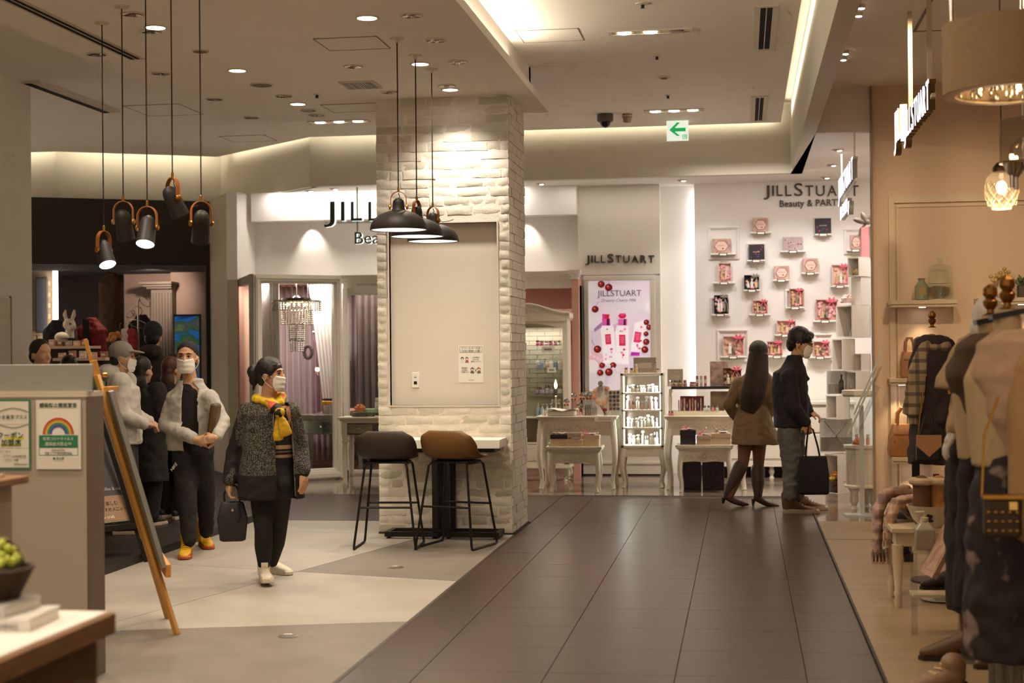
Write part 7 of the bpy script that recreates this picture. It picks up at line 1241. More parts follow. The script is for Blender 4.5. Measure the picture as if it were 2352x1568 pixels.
bystander('person with pale green mask behind the tall easel', (222, 868), 12.6, math.radians(40), .95, m_hair, m_blackcloth, m_blackcloth, None, False, True, M('mask_green', '7aa08c', .8)); bystander('person seen from behind with warm lit neck over the counter', (160, 845), 13.4, math.radians(185), .95, m_hair, M('brown_knit', '4a3628', .9), m_blackcloth); bystander('dark haired person at far left above the counter', (95, 815), 11.6, math.radians(60), 1, m_hair, m_blackcloth, m_blackcloth)
# ------------------------------------------------------------------ boutique at right
m_crw = M('cream_wall'); YB = 14.24
a, b = py(2040, 452, YB), py(2500, 1140, YB)
struct(MB().box(a.x, 4.3, YB - .03, YB, a.z - .06, a.z).box(a.x, a.x + .05, YB - .03, YB, .1, a.z - .06).box(a.x + .07, 4.3, YB - .015, YB, a.z - .1, a.z - .08).box(a.x + .07, a.x + .085, YB - .015, YB, .12, a.z - .1).build('trim_14', M('cream_trim', 'dccaac', .5)))
struct(Bx(1.2, 4.3, YB - .02, YB, 0, .1).build('baseboard_boutique', M('cream_trim')))
def bshelf(label, x0, x1, y0, dp=.28, th=.06):
    p, q = py(x0, y0, YB - dp), py(x1, y0, YB - dp); t = thing('wall_shelf', label, 'shelf', ((p.x + q.x) / 2, YB, p.z)); w_ = (q.x - p.x) / 2
    Bx(-w_, w_, -dp, 0, -th * .6, 0).build('board', M('cream_trim'), t, bevel=.004); Bx(-w_ + .01, w_ - .01, -dp + .015, 0, -th, -th * .6).build('cornice', M('cream_trim'), t); MB().lathe([(.03, -th - .004), (.03, -th)], 16, (0, -dp * .5, 0)).build('shelf_light', m_lit, t)
    spot('shelf_beam', (t.location.x, YB - dp * .5, p.z - th - .02), (t.location.x, YB - dp * .5, 0), 7, (1, .75, .45), 90, .7, .02); return p.z
z1 = bshelf('long cream wall shelf holding the glass cloche', 2045, 2200, 690); z2 = bshelf('cream wall shelf with flower vase at the right edge', 2247, 2460, 684); z3 = bshelf('lower left cream wall shelf behind the plaid scarf', 2045, 2105, 869); z4 = bshelf('cream wall shelf carrying the tan handbag', 2050, 2150, 1050); z5 = bshelf('middle cream wall shelf behind the white mannequin head', 2190, 2280, 785)
gy = M('green_glass', 'a8b08c', .15, trans=.35); YI = YB - .15
p = py(2160, 688, YI); t = thing('glass_cloche', 'two tier glass cloche jar on the long cream shelf', 'glass jar', (p.x, YI, z1)); MB().lathe([(.105, 0), (.105, .15), (.1, .155), (.105, .16), (.105, .29), (.1, .31), (.05, .325), (.02, .33), (.02, .35), (.03, .37), (.01, .385)], 28, cap=False).build('jar', m_gl, t); MB().lathe([(.107, 0), (.107, .008)], 28).lathe([(.107, .152), (.107, .160)], 28).build('rims', M('glass_rim', 'd8c8b4', .2), t); MB().ell((0, 0, .02), (.07, .07, .1), 14, 8).build('dome', m_gl, t)
p = py(2117, 688, YI); t = thing('glass_bottle', 'pale green glass bottle with label beside the cloche', 'bottle', (p.x, YI, z1)); MB().lathe([(.05, 0), (.06, .01), (.06, .13), (.03, .17), (.028, .19), (.035, .2)], 20).build('body', gy, t); MB().prism([(-.03, .05), (.03, .05), (.03, .12), (-.03, .12)], -.063, -.058, 'y').build('bottle_label', M('label_gold', 'a88a5c', .6), t)
p = py(2303, 683, YI); t = thing('flower_vase', 'ribbed white vase with cream and yellow flowers', 'vase', (p.x, YI, z2)); MB().lathe([(.035, 0), (.06, .03), (.062, .07), (.04, .11), (.032, .13), (.04, .14)], 18).build('vase', M('vase_white', 'ded2be', .3), t); mb = MB(); rr = random.Random(1)
for k in range(34): mb.ell((rr.gauss(0, .035), rr.gauss(0, .03), .19 + rr.gauss(0, .03)), (.02, .02, .018), 6, 5)
mb.build('blossoms', M('blossom', 'd8c07c', .7, col2='a87c34', scale=18), t)
p = py(2350, 683, YI); t = thing('succulent_pot', 'green succulent in dark square pot at right edge', 'potted plant', (p.x, YI, z2)); Bx(-.045, .045, -.045, .045, 0, .11).build('pot', M('pot_dark', '5a5248', .7), t, bevel=.004); rr = random.Random(5)
lf = MB().ell((0, 0, .03), (.012, .006, .035), 6, 5).data('leaf', M('succulent', '6a7a50', .6), 60)
for k in range(26): o = mesh_copy('leaf', lf, (rr.gauss(0, .025), rr.gauss(0, .02), .10 + rr.uniform(0, .07)), t); o.rotation_euler = (rr.uniform(-.9, .9), rr.uniform(-.9, .9), rr.uniform(0, 3))
def handbag(loc, rz, w_, h_, d, col, label, quilt=True):
    t = thing('handbag', label, 'bag', loc, rz); m = M('lb' + col, col, .45, var=.1, scale=20, bump=.1, bscale=100)
    MB().loft([[(-x, -y, z), (-x * .6, -y * 1.12, z), (x * .6, -y * 1.12, z), (x, -y, z), (x, y, z), (-x, y, z)] for x, y, z in ((w_ * .5, d * .45, 0), (w_ * .54, d * .5, h_ * .15), (w_ * .5, d * .48, h_ * .6), (w_ * .4, d * .3, h_ * .95), (w_ * .38, d * .22, h_))]).build('bag_body', m, t, 50, .012)
    for s in (-1, 1): MB().tube([(-w_ * .25, s * d * .3, h_ * .9), (-w_ * .22, s * d * .32, h_ * 1.3), (-w_ * .1, s * d * .32, h_ * 1.45), (w_ * .1, s * d * .32, h_ * 1.45), (w_ * .22, s * d * .32, h_ * 1.3), (w_ * .25, s * d * .3, h_ * .9)], .012, 8, flat=.5).build('handle', m, t)
    if quilt:
        for r in range(3):
            for k in range(4): MB().ell((-w_ * .36 + w_ * .24 * k, -d * .54, h_ * (.2 + .25 * r)), (.006, .004, .006), 6, 4).build('stud', m_brass, t)
    MB().box(-w_ * .35, w_ * .35, -d * .56, -d * .5, h_ * .66, h_ * .7).build('seam', m, t); return t
p = py(2078, 1050, YB - .16); handbag((p.x, YB - .16, z4), .05, .27, .3, .14, 'b07a48', 'tan quilted handbag with two handles on the low shelf'); p = py(2090, 869, YB - .16); handbag((p.x, YB - .15, z3), 0, .16, .25, .12, 'b8865c', 'small tan bucket bag on the shelf behind the scarf', False)
# dress form with plaid scarf
def finial(t, p, s=1): MB().lathe([(.03 * s, 0), (.012 * s, .01 * s), (.012 * s, .02 * s), (.024 * s, .035 * s), (.026 * s, .05 * s), (.016 * s, .06 * s), (.026 * s, .075 * s), (.024 * s, .095 * s), (.008 * s, .108 * s)], 16, p).build('finial', M('finial_brass', '9a6c34', .3, 1), t)
def plaid(name, c0, c1, c2, sc):
    m = M(name, c0, .9, sheen=.2); nt = m.node_tree; tc = nt.nodes.new('ShaderNodeTexCoord'); prev = None
    base = lin(c0); mixes = None
    for ax, c in ((0, c1), (2, c2)):
        sp = nt.nodes.new('ShaderNodeSeparateXYZ'); nt.links.new(tc.outputs['Object'], sp.inputs[0]); mu = nt.nodes.new('ShaderNodeMath'); mu.operation = 'MULTIPLY'; mu.inputs[1].default_value = sc; nt.links.new(sp.outputs[ax], mu.inputs[0]); fn = nt.nodes.new('ShaderNodeMath'); fn.operation = 'FRACT'; nt.links.new(mu.outputs[0], fn.inputs[0]); gt = nt.nodes.new('ShaderNodeMath'); gt.operation = 'LESS_THAN'; gt.inputs[1].default_value = .35; nt.links.new(fn.outputs[0], gt.inputs[0]); hf = nt.nodes.new('ShaderNodeMath'); hf.operation = 'MULTIPLY'; hf.inputs[1].default_value = .7; nt.links.new(gt.outputs[0], hf.inputs[0])
        mx = nt.nodes.new('ShaderNodeMix'); mx.data_type = 'RGBA'; mx.inputs[6].default_value = base; mx.inputs[7].default_value = lin(c); nt.links.new(hf.outputs[0], mx.inputs[0])
        if prev: nt.links.new(prev, mx.inputs[6])
        prev = mx.outputs[2]
    nt.links.new(prev, nt.nodes['Principled BSDF'].inputs['Base Color']); return m
m_pl = plaid('plaid_grey', 'b09a7c', '5c5048', '4c443c', 14)
Y = 10.2; o0 = py(2150, 1000, Y); o0.z = 0; t = thing('dress_form', 'dress form in dark purple coat with plaid scarf and gold finial', 'mannequin', o0); J = lambda x, y, dy=0: py(x, y, Y + dy) - o0
nk = J(2143, 770); finial(t, J(2141, 752)); m_plum = M('plum_coat', '3c3036', .85, var=.1, scale=25); cx_ = J(2148, 900).x
mb = MB(); torso(mb, [(nk.x, 0, nk.z, .055, .055), (cx_, 0, J(0, 800).z, .12, .09), (cx_, 0, J(0, 850).z, .17, .12), (cx_, 0, J(0, 950).z, .16, .12), (cx_, 0, J(0, 1030).z, .18, .13), (cx_, 0, J(0, 1060).z, .185, .13)], .3); limb(mb, [J(2160, 820, -.02), J(2172, 900, -.04), J(2160, 965, -.1)], [.075, .062, .05]); limb(mb, [J(2118, 825, .05), J(2105, 900, .05), J(2110, 960, 0)], [.07, .06, .05]); blob('coat', mb, m_plum, t, .011, 4, .022, .06)
mb = MB(); mb.tube([nk + Vector((.085 * math.cos(q), .075 * math.sin(q), -.06 + .02 * math.sin(q))) for q in [2 * PI * k / 18 for k in range(18)]], [.042 + .01 * math.sin(k * 1.7) for k in range(18)], 12, closed=True); mb.tube([J(2122, 792, -.1), J(2108, 850, -.14), J(2098, 930, -.14), J(2092, 955, -.14)], [.03, .06, .065, .06], 14, flat=.35, up=(1, 0, 0)); blob('plaid_scarf', mb, m_pl, t, .008, 3, .015, .05)
for k in range(12): a_ = J(2084 + k * 2.2, 952, -.14); MB().tube([a_, a_ + Vector((.004 * math.sin(k), 0, -.06))], .003, 5).build('fringe', m_pl, t)
MB().tube([J(2155, 790, -.08), J(2170, 850, -.1), J(2180, 905, -.1)], .01, 6, flat=.5).build('bag_strap', M('lbb8865c'), t); MB().tube([J(2120, 900, -.16), J(2112, 960, -.16), J(2110, 1000, -.16)], .005, 6).build('bag_chain', m_brass, t)
MB().tube([(cx_, 0, .02), (cx_, 0, .7)], .02, 10).build('pole', M('pole_dark', '3a2c20', .5), t); MB().lathe([(.17, 0), (.17, .015), (.03, .03)], 20, (cx_, 0, 0)).build('base', M('pole_dark'), t)
b = thing('shoulder_bag', 'black and tan shoulder bag hanging on the plum coat', 'bag', o0 + J(2132, 1030, -.2)); Bx(-.075, .075, -.04, .04, -.08, .05).build('bag_body', M('bag_black'), b, bevel=.015, seg=2); MB().prism([(-.078, .09), (.078, .09), (.078, .02), (0, -.05), (-.078, .02)], -.05, -.04, 'y').build('flap', M('lbb8865c'), b, smooth=0); MB().tube([(-.06, 0, .05), (-.02, 0, .2), (.03, 0, .22), (.06, 0, .05)], .006, 6).build('strap', M('bag_black'), b)
for k in range(8): MB().tube([(-.1 + .006 * k, 0, -.08), (-.1 + .006 * k, 0, -.2)], .004, 5).build('tassel_strand', m_blackcloth, b)
# white low table with giant cup
m_wt = M('table_cream', 'd4c2a4', .5); o1 = Vector((1.09, 9.35, 0)); t = thing('low_table', 'low cream table with turned legs holding the big cup', 'table', o1); ht = .47
Bx(-.24, .42, -.22, .25, ht - .03, ht).build('table_top', m_wt, t, bevel=.004); Bx(-.21, .39, -.19, .22, ht - .11, ht - .03).build('apron', m_wt, t)
for x in (-.2, .37):
    for y in (-.18, .2): MB().lathe([(.016, 0), (.024, .03), (.02, .06), (.026, .08), (.02, .1), (.032, .3), (.034, ht - .1)], 14, (x, y, 0)).build('leg', m_wt, t)
o2 = py(2138, 1195, 9.2); o2.z = ht; t = thing('giant_cup', 'oversized white cup planter with handle on the low table', 'cup', o2); MB().lathe([(.07, 0), (.075, .01), (.11, .06), (.14, .13), (.132, .13), (.1, .06), (.05, .015)], 28, cap=False).build('cup', M('cup_white', 'd8ccb4', .35), t); MB().tube([(.125, 0, .11), (.17, 0, .125), (.19, 0, .09), (.165, 0, .05), (.11, 0, .05)], .012, 8).build('handle', M('cup_white'), t); text('logo', '♦', .05, M('ink'), t, (-.02, -.118, .06), ext=.001, align='CENTER'); Bx(-.04, .0, -.117, -.112, .04, .055).build('logo_bar', M('ink'), t)
for k, (dx, c) in enumerate(((-.05, '6a4c30'), (.05, 'a87440'))):
    t = thing('fur_boot', ('brown fur trimmed boot standing in the cup, left', 'tan fur trimmed boot standing in the cup, right')[k], 'boot', o2 + Vector((dx, .01 * k, .05))); mb = MB(); limb(mb, [(0, 0, 0), (0, 0, .2)], [.05, .055], 14); blob('shaft', mb, M('fb' + c, c, .8), t, .01, 3, .01, .04); MB().tube([(.055 * math.cos(q), .055 * math.sin(q), .22) for q in [2 * PI * j / 16 for j in range(16)]], .022, 10, closed=True).build('fur_cuff', M('fur_cream', 'd0b894', .95, bump=.6, bscale=160), t)
m_pl2 = plaid('plaid_pink', 'c8a88c', 'a8846c', '8a6c5c', 12); 
for k, (x0, y0, dy, lb) in enumerate(((2050, 1135, .2, 'pink and grey plaid blanket draped over the table corner'), (2078, 1152, .1, 'cream plaid scarf with twisted fringe on the low table'))):
    o3 = py(x0, y0, 9.35 + dy); t = thing('plaid_throw', lb, 'scarf', (o3.x, o3.y, 0)); z0 = o3.z; mb = MB(); mb.tube([(-.1, 0, z0 - .36 + .15 * k), (-.09, -.02, z0 - .1), (-.05, 0, z0 - .01), (.06, .03, z0), (.14, .05, z0 - .08), (.18, .05, ht + .03)], [.03, .036, .036, .04, .04, .036], 14, flat=2.6, up=(1, 0, 0)); blob('cloth', mb, m_pl2 if k else plaid('plaid_mauve', 'a8867c', '6c5854', 'c0a48c', 11), t, .01, 4, .025, .05)
    for q in range(5): MB().tube([(-.13 + .02 * q, -.05, z0 - .33 + .15 * k), (-.13 + .022 * q, -.05, z0 - .42 + .15 * k)], .007, 6).build('fringe', m_pl2, t)
# boots on the floor
def boot(loc, rz, s, col, label, lace=False, h=.17):
    t = thing('ankle_boot', label, 'boot', loc, rz); m = M('boot' + col, col, .45, var=.1, scale=20); mb = MB(); limb(mb, [(0, 0, h), (0, 0, .09)], [.05, .045], 14); limb(mb, [(0, 0, .085), (-.07, 0, .06), (-.14, 0, .035), (-.19, 0, .027)], [.05, .042, .034, .022], 12); mb.xf(Matrix.Scale(s, 4)); blob('upper', mb, m, t, .007, 3); MB().loft([[(x * s - .01 * s, y * s, 0), (x * s, y * s, .012 * s)] for x, y in ()]) if 0 else None
    MB().prism([(x * s, y * s) for x, y in ((-.215, 0), (-.2, .03), (-.13, .04), (-.06, .028), (-.06, -.028), (-.13, -.04), (-.2, -.03))], 0, .016 * s).build('sole', M('sole_dark', '2a2018', .6), t); MB().loft([[(x0 * s, -.032 * s, z * s), (x1 * s, -.032 * s, z * s), (x1 * s, .032 * s, z * s), (x0 * s, .032 * s, z * s)] for x0, x1, z in ((.0, .05, 0), (-.01, .05, .06))]).build('heel', M('sole_dark'), t)
    for k in range(5 if lace else 0): MB().tube([((-.03 - .02 * k) * s, -.03 * s, (.13 - .018 * k) * s), ((-.05 - .022 * k) * s, 0, (.125 - .014 * k) * s), ((-.03 - .02 * k) * s, .03 * s, (.13 - .018 * k) * s)], .004, 6).build('lace', M('lace_cream', 'd0b88c', .7), t)
    return t
boot(pz(2232, 1515) , math.radians(4), 1.2, '5e4229', 'brown heeled ankle boot on the boutique floor', h=.24); boot(pz(2078, 1288), .05, 1.1, '191513', 'black heeled boot behind the low table', h=.3); boot(pz(2195, 1352), .1, 1.05, '33261e', 'dark heeled boot under the low table', h=.2)
t = boot(pz(2190, 1600), .15, 1.15, '8a6a4c', 'beige lace-up boot at the bottom edge', True, .12); t = boot(pz(2330, 1535), .1, .9, '6a4a2c', 'tan shoe between the grey stand poles at bottom right'); 
o3 = pz(2165, 1378); t = thing('glass_plate', 'round glass plate on the floor under the table', 'plate', o3); MB().lathe([(.02, 0), (.13, .008), (.13, .012)], 28).build('plate', M('plate_glass', '9aa08c', .1), t); MB().lathe([(.1, .012), (.1, .014)], 24).build('rim', M('plate_glass'), t)
# clear stand with pump bottle and slanted board
o3 = Vector((.93, 8.35, 0)); t = thing('clear_stand', 'narrow cream and acrylic stand beside the low table', 'stand', o3); Bx(-.05, .22, -.06, .1, .43, .45).build('stand_top', m_acr, t); 
for x in (-.04, .2): Bx(x - .015, x + .015, -.05, -.02, 0, .43).build('leg', m_acr, t)
Bx(-.05, .22, -.06, .1, .2, .215).build('shelf', m_wt, t)
t = thing('pump_bottle', 'large square clear pump bottle on the acrylic stand', 'bottle', o3 + Vector((.02, 0, .45))); MB().loft([[(-x, -x, z), (x, -x, z), (x, x, z), (-x, x, z)] for x, z in ((.045, 0), (.05, .01), (.05, .11), (.025, .14), (.02, .15))]).build('body', M('soap_clear', 'c8bca4', .15, trans=.3), t, bevel=.006); MB().lathe([(.022, .15), (.022, .17), (.008, .172), (.008, .2)], 14).tube([(0, 0, .198), (-.045, 0, .195)], .008, 8).build('pump', m_wt, t)
o4 = py(2165, 1255, 8.2); t = thing('slanted_board', 'pink printed board leaning beside the pump bottle', 'board', (o4.x, 8.2, o4.z)); q = Bx(-.012, .012, -.12, .12, -.17, .17).build('board', M('board_pink', 'b8907c', .6), t); q.rotation_euler = (0, math.radians(28), .15); q = Bx(-.014, -.012, -.1, .1, -.14, .14).build('print', M('board_print', '9a7264', .6, col2='c8a890', scale=20), t); q.rotation_euler = (0, math.radians(28), .15)
# ---- standing mannequins in the foreground
m_man = M('mannequin_white', 'c8c0b4', .35)
Y = 7.7; o0 = py(2225, 1000, Y); o0.z = 0; t = thing('mannequin', 'white faceless mannequin in beige cape, lilac scarf and dark skirt', 'mannequin', o0 + Vector((.055, 0, 0))); J = lambda x, y, dy=0: py(x, y, Y + dy) - o0
mb = MB(); hc = J(2243, 735); mb.ell(hc + Vector((0, .0, .015)), (.078, .098, .11), 18, 12).ell(hc + Vector((-.045, -.02, -.05)), (.05, .06, .07), 14, 10); limb(mb, [hc + Vector((.01, 0, -.08)), J(2250, 800)], [.048, .055], 14); torso(mb, [(J(2245, 820).x, 0, J(0, 815).z, .12, .08), (J(2240, 900).x, 0, J(0, 900).z, .13, .1), (J(2235, 1000).x, 0, J(0, 1000).z, .14, .1)]); limb(mb, [J(2205, 850, -.05), J(2180, 930, -.05), J(2160, 995, -.15)], [.045, .04, .026]); hand(mb, J(2160, 998, -.15), (-.5, -.15, -1), (-.8, -.3, .3), .35, .85, 1); blob('body', mb, m_man, t, .008, 3)
m_bg = M('beige_cape', 'a48868', .85, var=.08, scale=20); mb = MB(); torso(mb, [(J(2250, 0).x, 0, J(0, 778).z, .1, .09), (J(2245, 0).x, 0, J(0, 800).z, .16, .12), (J(2235, 0).x, 0, J(0, 850).z, .21, .16), (J(2228, 0).x, 0, J(0, 895).z, .25, .18), (J(2228, 0).x, 0, J(0, 905).z, .25, .18)]); blob('cape', mb, m_bg, t, .01, 4, .03, .09); limb_ = MB(); limb(limb_, [J(2190, 890, -.05), J(2175, 945, -.08), J(2164, 985, -.14)], [.06, .05, .042]); blob('sleeve', limb_, m_bg, t, .01, 3, .015, .05)
mb = MB(); torso(mb, [(J(2252, 0).x, 0, J(0, 785).z, .11, .1), (J(2250, 0).x, -.02, J(0, 815).z, .13, .12), (J(2245, 0).x, -.03, J(0, 870).z, .1, .15), (J(2240, 0).x, -.03, J(0, 905).z, .08, .15)]); blob('scarf', mb, M('lilac_scarf', '8c7684', .85), t, .01, 3, .02, .06)
m_sk = M('dark_skirt', '211c1a', .85, var=.1, scale=20, stretch=(8, 8, .3)); xs_ = J(2218, 0).x; mb = MB(); torso(mb, [(xs_, 0, J(0, 905).z, .13, .11), (xs_, 0, J(0, 960).z, .16, .13), (xs_, 0, J(0, 1150).z, .18, .16), (xs_ + .02, 0, J(0, 1365).z, .2, .18)], 0, 24); blob('skirt', mb, m_sk, t, .012, 3, .03, .1); MB().loft([[(xs_ + .14 * math.cos(q), .12 * math.sin(q), z) for q in [2 * PI * k / 24 for k in range(24)]] for z in (J(0, 905).z - .03, J(0, 905).z + .01)]).build('belt', M('belt_tan', 'a88a64', .6), t)
MB().tube([(xs_, 0, 0), (xs_, 0, J(0, 1365).z + .1)], .018, 10).build('pole', M('pole_grey', '7a7468', .4, .5), t); MB().lathe([(.16, 0), (.16, .012), (.02, .02)], 24, (xs_, 0, 0)).build('base', M('pole_grey'), t)
def dform(label, fx, fy, Y, coatm, rings, innerm, lower=None, neckx=0):
    o0 = py(fx, 1000, Y); o0.z = 0; t = thing('dress_form', label, 'mannequin', o0); J = lambda x, y, dy=0: py(x, y, Y + dy) - o0; p = J(fx, fy + 32); finial(t, p + Vector((0, 0, .03)), 1.25); Bx(-.065, .065, -.055, .055, 0, .022).xf(Matrix.Translation(p) @ Matrix.Rotation(-.18, 4, 'Y')).build('neck_cap', M('cap_black', '1a1613', .4), t)
    mb = MB(); limb(mb, [p - Vector((0, 0, .01)), p - Vector((0, 0, .12))], [.055, .06], 16); torso(mb, [(0, 0, p.z - .1, .1, .08), (0, 0, p.z - .25, .17, .11), (0, 0, p.z - .6, .14, .11)]); blob('form', mb, innerm, t, .01, 3)
    mb = MB(); torso(mb, [(J(x, 0).x, dy, J(0, y).z, w_, d) for (x, y, w_, d, dy) in rings], .25, 22); blob('coat', mb, coatm, t, .011, 4, .03, .1)
    if lower: mb = MB(); torso(mb, [(J(x, 0).x, dy, J(0, y).z, w_, d) for (x, y, w_, d, dy) in lower[1]], .2, 24); blob('skirt', mb, lower[0], t, .013, 3, .04, .12)
    MB().tube([(0, 0, 0), (0, 0, p.z - .5)], .02, 10).build('pole', M('pole_grey'), t); MB().lathe([(.18, 0), (.18, .012), (.02, .02)], 24).build('base', M('pole_grey'), t); return t, J, o0
m_lin = M('form_linen', 'b8a07c', .8); m_cam = M('camel_coat', '54402e', .85, var=.12, scale=18)
dform('dress form with gold finial in open camel coat', 2275, 708, 6.9, m_cam, [(2275, 790, .1, .09, 0), (2272, 815, .17, .12, 0), (2268, 880, .2, .15, 0), (2285, 960, .17, .15, 0), (2300, 1060, .13, .12, 0), (2305, 1090, .1, .1, 0)], m_lin, (M('black_wool', '1c1816', .9), [(2270, 1000, .14, .12, 0), (2268, 1150, .15, .13, 0), (2262, 1360, .17, .15, 0)]))
def floral():
    m = M('floral_dress', '231d1e', .8); nt = m.node_tree; tc = nt.nodes.new('ShaderNodeTexCoord'); nz = nt.nodes.new('ShaderNodeTexNoise'); nz.inputs['Scale'].default_value = 9; nz.inputs['Detail'].default_value = 2; cr = nt.nodes.new('ShaderNodeValToRGB'); e = cr.color_ramp.elements; e[0].position = .58; e[0].color = lin('231d1e'); e[1].position = .66; e[1].color = lin('7c6a60'); nt.links.new(tc.outputs['Object'], nz.inputs[0]); nt.links.new(nz.outputs[0], cr.inputs[0]); nt.links.new(cr.outputs[0], nt.nodes['Principled BSDF'].inputs['Base Color']); return m
m_knit = M('ribbed_knit', 'a8845c', .9, bump=.5, bscale=30, stretch=(6, 6, .2)); t, J, o0 = dform('dress form in cream coat, ribbed knit and floral skirt', 2314, 695, 6.3, M('cream_coat', 'b89a80', .85, var=.08, scale=16), [(2338, 780, .1, .09, 0), (2338, 810, .18, .13, 0), (2338, 880, .21, .16, 0), (2345, 1000, .16, .16, 0), (2352, 1080, .12, .13, 0)], m_lin, (floral(), [(2325, 1040, .15, .14, 0), (2315, 1180, .18, .16, 0), (2312, 1460, .2, .18, 0)]))
mb = MB(); limb(mb, [J(2365, 860, -.1), J(2372, 1000, -.18), J(2365, 1200, -.22)], [.1, .095, .08], 16); blob('knit_sleeve', mb, m_knit, t, .01, 3)
b = thing('chain_bag', 'dark bag with gold chain and gold clasp before floral skirt', 'bag', o0 + J(2302, 1180, -.28)); Bx(-.07, .07, -.03, .03, -.09, .07).build('bag_body', M('bag_brown', '3c2c1c', .5), b, bevel=.015, seg=2); MB().box(-.075, .075, -.035, .035, .06, .075).build('frame', m_brass, b); Bx(.02, .05, -.04, -.033, .02, .05).build('clasp', M('clasp_gold', 'e8c070', .2, 1), b); P = [(-.075, 0, .07), (-.06, .02, .3), (.0, .05, .45)]
MB().tube(P, .005, 6).build('chain', m_brass, b)
for r in range(3):
    for k in range(5): MB().ell((-.055 + .026 * k, -.034, -.06 + .035 * r), (.008, .004, .006), 6, 4).build('sequin', m_brass, b)
for x in (2300, 2340):
    p = pz(x, 1640); t = thing('rail_leg', 'grey stand pole at the bottom right, %s one' % ('left' if x < 2320 else 'right'), 'stand', p); MB().tube([(0, 0, 0), (0, 0, .55)], .022, 12).build('tube', M('pole_grey'), t); MB().lathe([(.04, 0), (.04, .01), (.022, .02)], 14).build('foot', M('pole_grey'), t)
# ---- drum chandelier, glass pendant, smoked lamp
Yc = 6.6; c = py(2330, 215, Yc); t = thing('drum_chandelier', 'large beige drum chandelier with crystal drops inside, top right', 'chandelier', (c.x, Yc, c.z)); R = c.x - py(2166, 215, Yc).x; Hh = py(2200, 60, Yc).z - c.z; m_dr = M('drum_fabric', 'a88c68', .7)
MB().lathe([(R, 0), (R, Hh), (R - .006, Hh), (R - .006, .02), (R - .05, 0)], 56, cap=False).build('drum', m_dr, t); MB().lathe([(R - .002, -.002), (R - .05, -.002), (R - .05, .004), (R - .002, .004)], 56, cap=False).build('bottom_ring', M('ring_cream', 'd0b080', .5), t); MB().lathe([(R - .02, .09), (R - .02, .1)], 48).build('mirror_plate', M('plate_mirror', '8a847c', .08, 1), t)
for k in range(3): MB().tube([(R * .9 * math.cos(k * 2.1 + 3.3), R * .9 * math.sin(k * 2.1 + 3.3), Hh), (R * .9 * math.cos(k * 2.1 + 3.3), R * .9 * math.sin(k * 2.1 + 3.3), 3.92 - c.z)], .008, 8).build('rod', m_chrome, t)
dm = MB().ell((0, 0, -.02), (.007, .007, .02), 8, 6).tube([(0, 0, 0), (0, 0, .06)], .001, 4).data('crystal_drop', m_crys, 60); rr = random.Random(9)
for k in range(44): q = rr.uniform(0, 2 * PI); r_ = R * rr.uniform(.3, .85); mesh_copy('crystal_drop', dm, (r_ * math.cos(q), r_ * math.sin(q), .04), t)
for k in range(5): q = k * 1.26; MB().ell((R * .5 * math.cos(q), R * .5 * math.sin(q), .05), (.014, .014, .018), 8, 6).build('bulb', M('bulb_glow'), t)
point('drum_light', (c.x, Yc, c.z + .04), 4, (1, .72, .42), .06)
Yg = 8.0; c = py(2300, 390, Yg); t = thing('glass_pendant', 'cut glass pendant lamp with glowing bulb at right', 'pendant lamp', c); MB().tube([(0, 0, .03), (0, 0, 3.92 - c.z)], .003, 6).build('cord', m_cord, t); MB().lathe([(.005, .045), (.025, .035), (.045, .01), (.045, -.01)], 20).build('cap', M('cap_bronze', '5c4a34', .3, .9), t)
MB().lathe([(.045, -.01), (.075, -.04), (.086, -.08), (.08, -.13), (.062, -.175), (.05, -.19), (.05, -.2)], 22, cap=False).build('shade', M('cut_glass', 'd8c8b0', .1, alpha=.18), t)
mb = MB()
for s in (-1, 1):
    for k in range(10): mb.tube([((.087 - .03 * abs(u - .4)) * math.cos(k * .628 + s * u * 1.2), (.087 - .03 * abs(u - .4)) * math.sin(k * .628 + s * u * 1.2), -.06 - .12 * u) for u in [q / 6 for q in range(7)]], .0018, 4)
mb.build('cut_pattern', M('cut_line', 'c8b490', .2), t); MB().ell((0, 0, -.09), (.028, .028, .036), 12, 8).build('bulb', M('bulb_hot', 'ffe8c8', .4, emit=5, ecol='ffdcb0'), t); point('glass_pendant_light', (c.x, Yg, c.z - .21), 6, (1, .75, .45), .04)
Yg = 7.6; c = py(2350, 375, Yg); t = thing('smoked_lamp', 'smoked glass cylinder lamp cut by the right edge', 'pendant lamp', c); R = c.x - py(2295, 375, Yg).x; Hh = py(2350, 275, Yg).z - c.z; MB().lathe([(R, 0), (R, Hh), (R * .8, Hh + .01), (R * .05, Hh + .02)], 32, cap=False).build('cylinder', M('smoked_glass', '8a7458', .08, alpha=.5), t); MB().lathe([(R, 0), (R * .7, 0), (R * .7, .008), (R, .008)], 32, cap=False).build('ring', M('ring_cream'), t); MB().tube([(0, 0, Hh), (0, 0, 3.92 - c.z)], .006, 6).build('rod', m_chrome, t)
for k in range(4):
    q = k * 1.57 + .4; x, y = R * .55 * math.cos(q), R * .55 * math.sin(q); MB().tube([(0, 0, Hh * .6), (x, y, Hh * .4), (x, y, -.02)], .008, 8).build('arm', m_chrome, t); MB().lathe([(.01, -.12), (.012, -.06), (.03, -.04), (.045, .0)], 14, (x, y, 0)).build('glass_cup', m_chrome, t); MB().ell((x, y, .03), (.012, .012, .02), 8, 6).build('bulb', M('bulb_glow'), t)
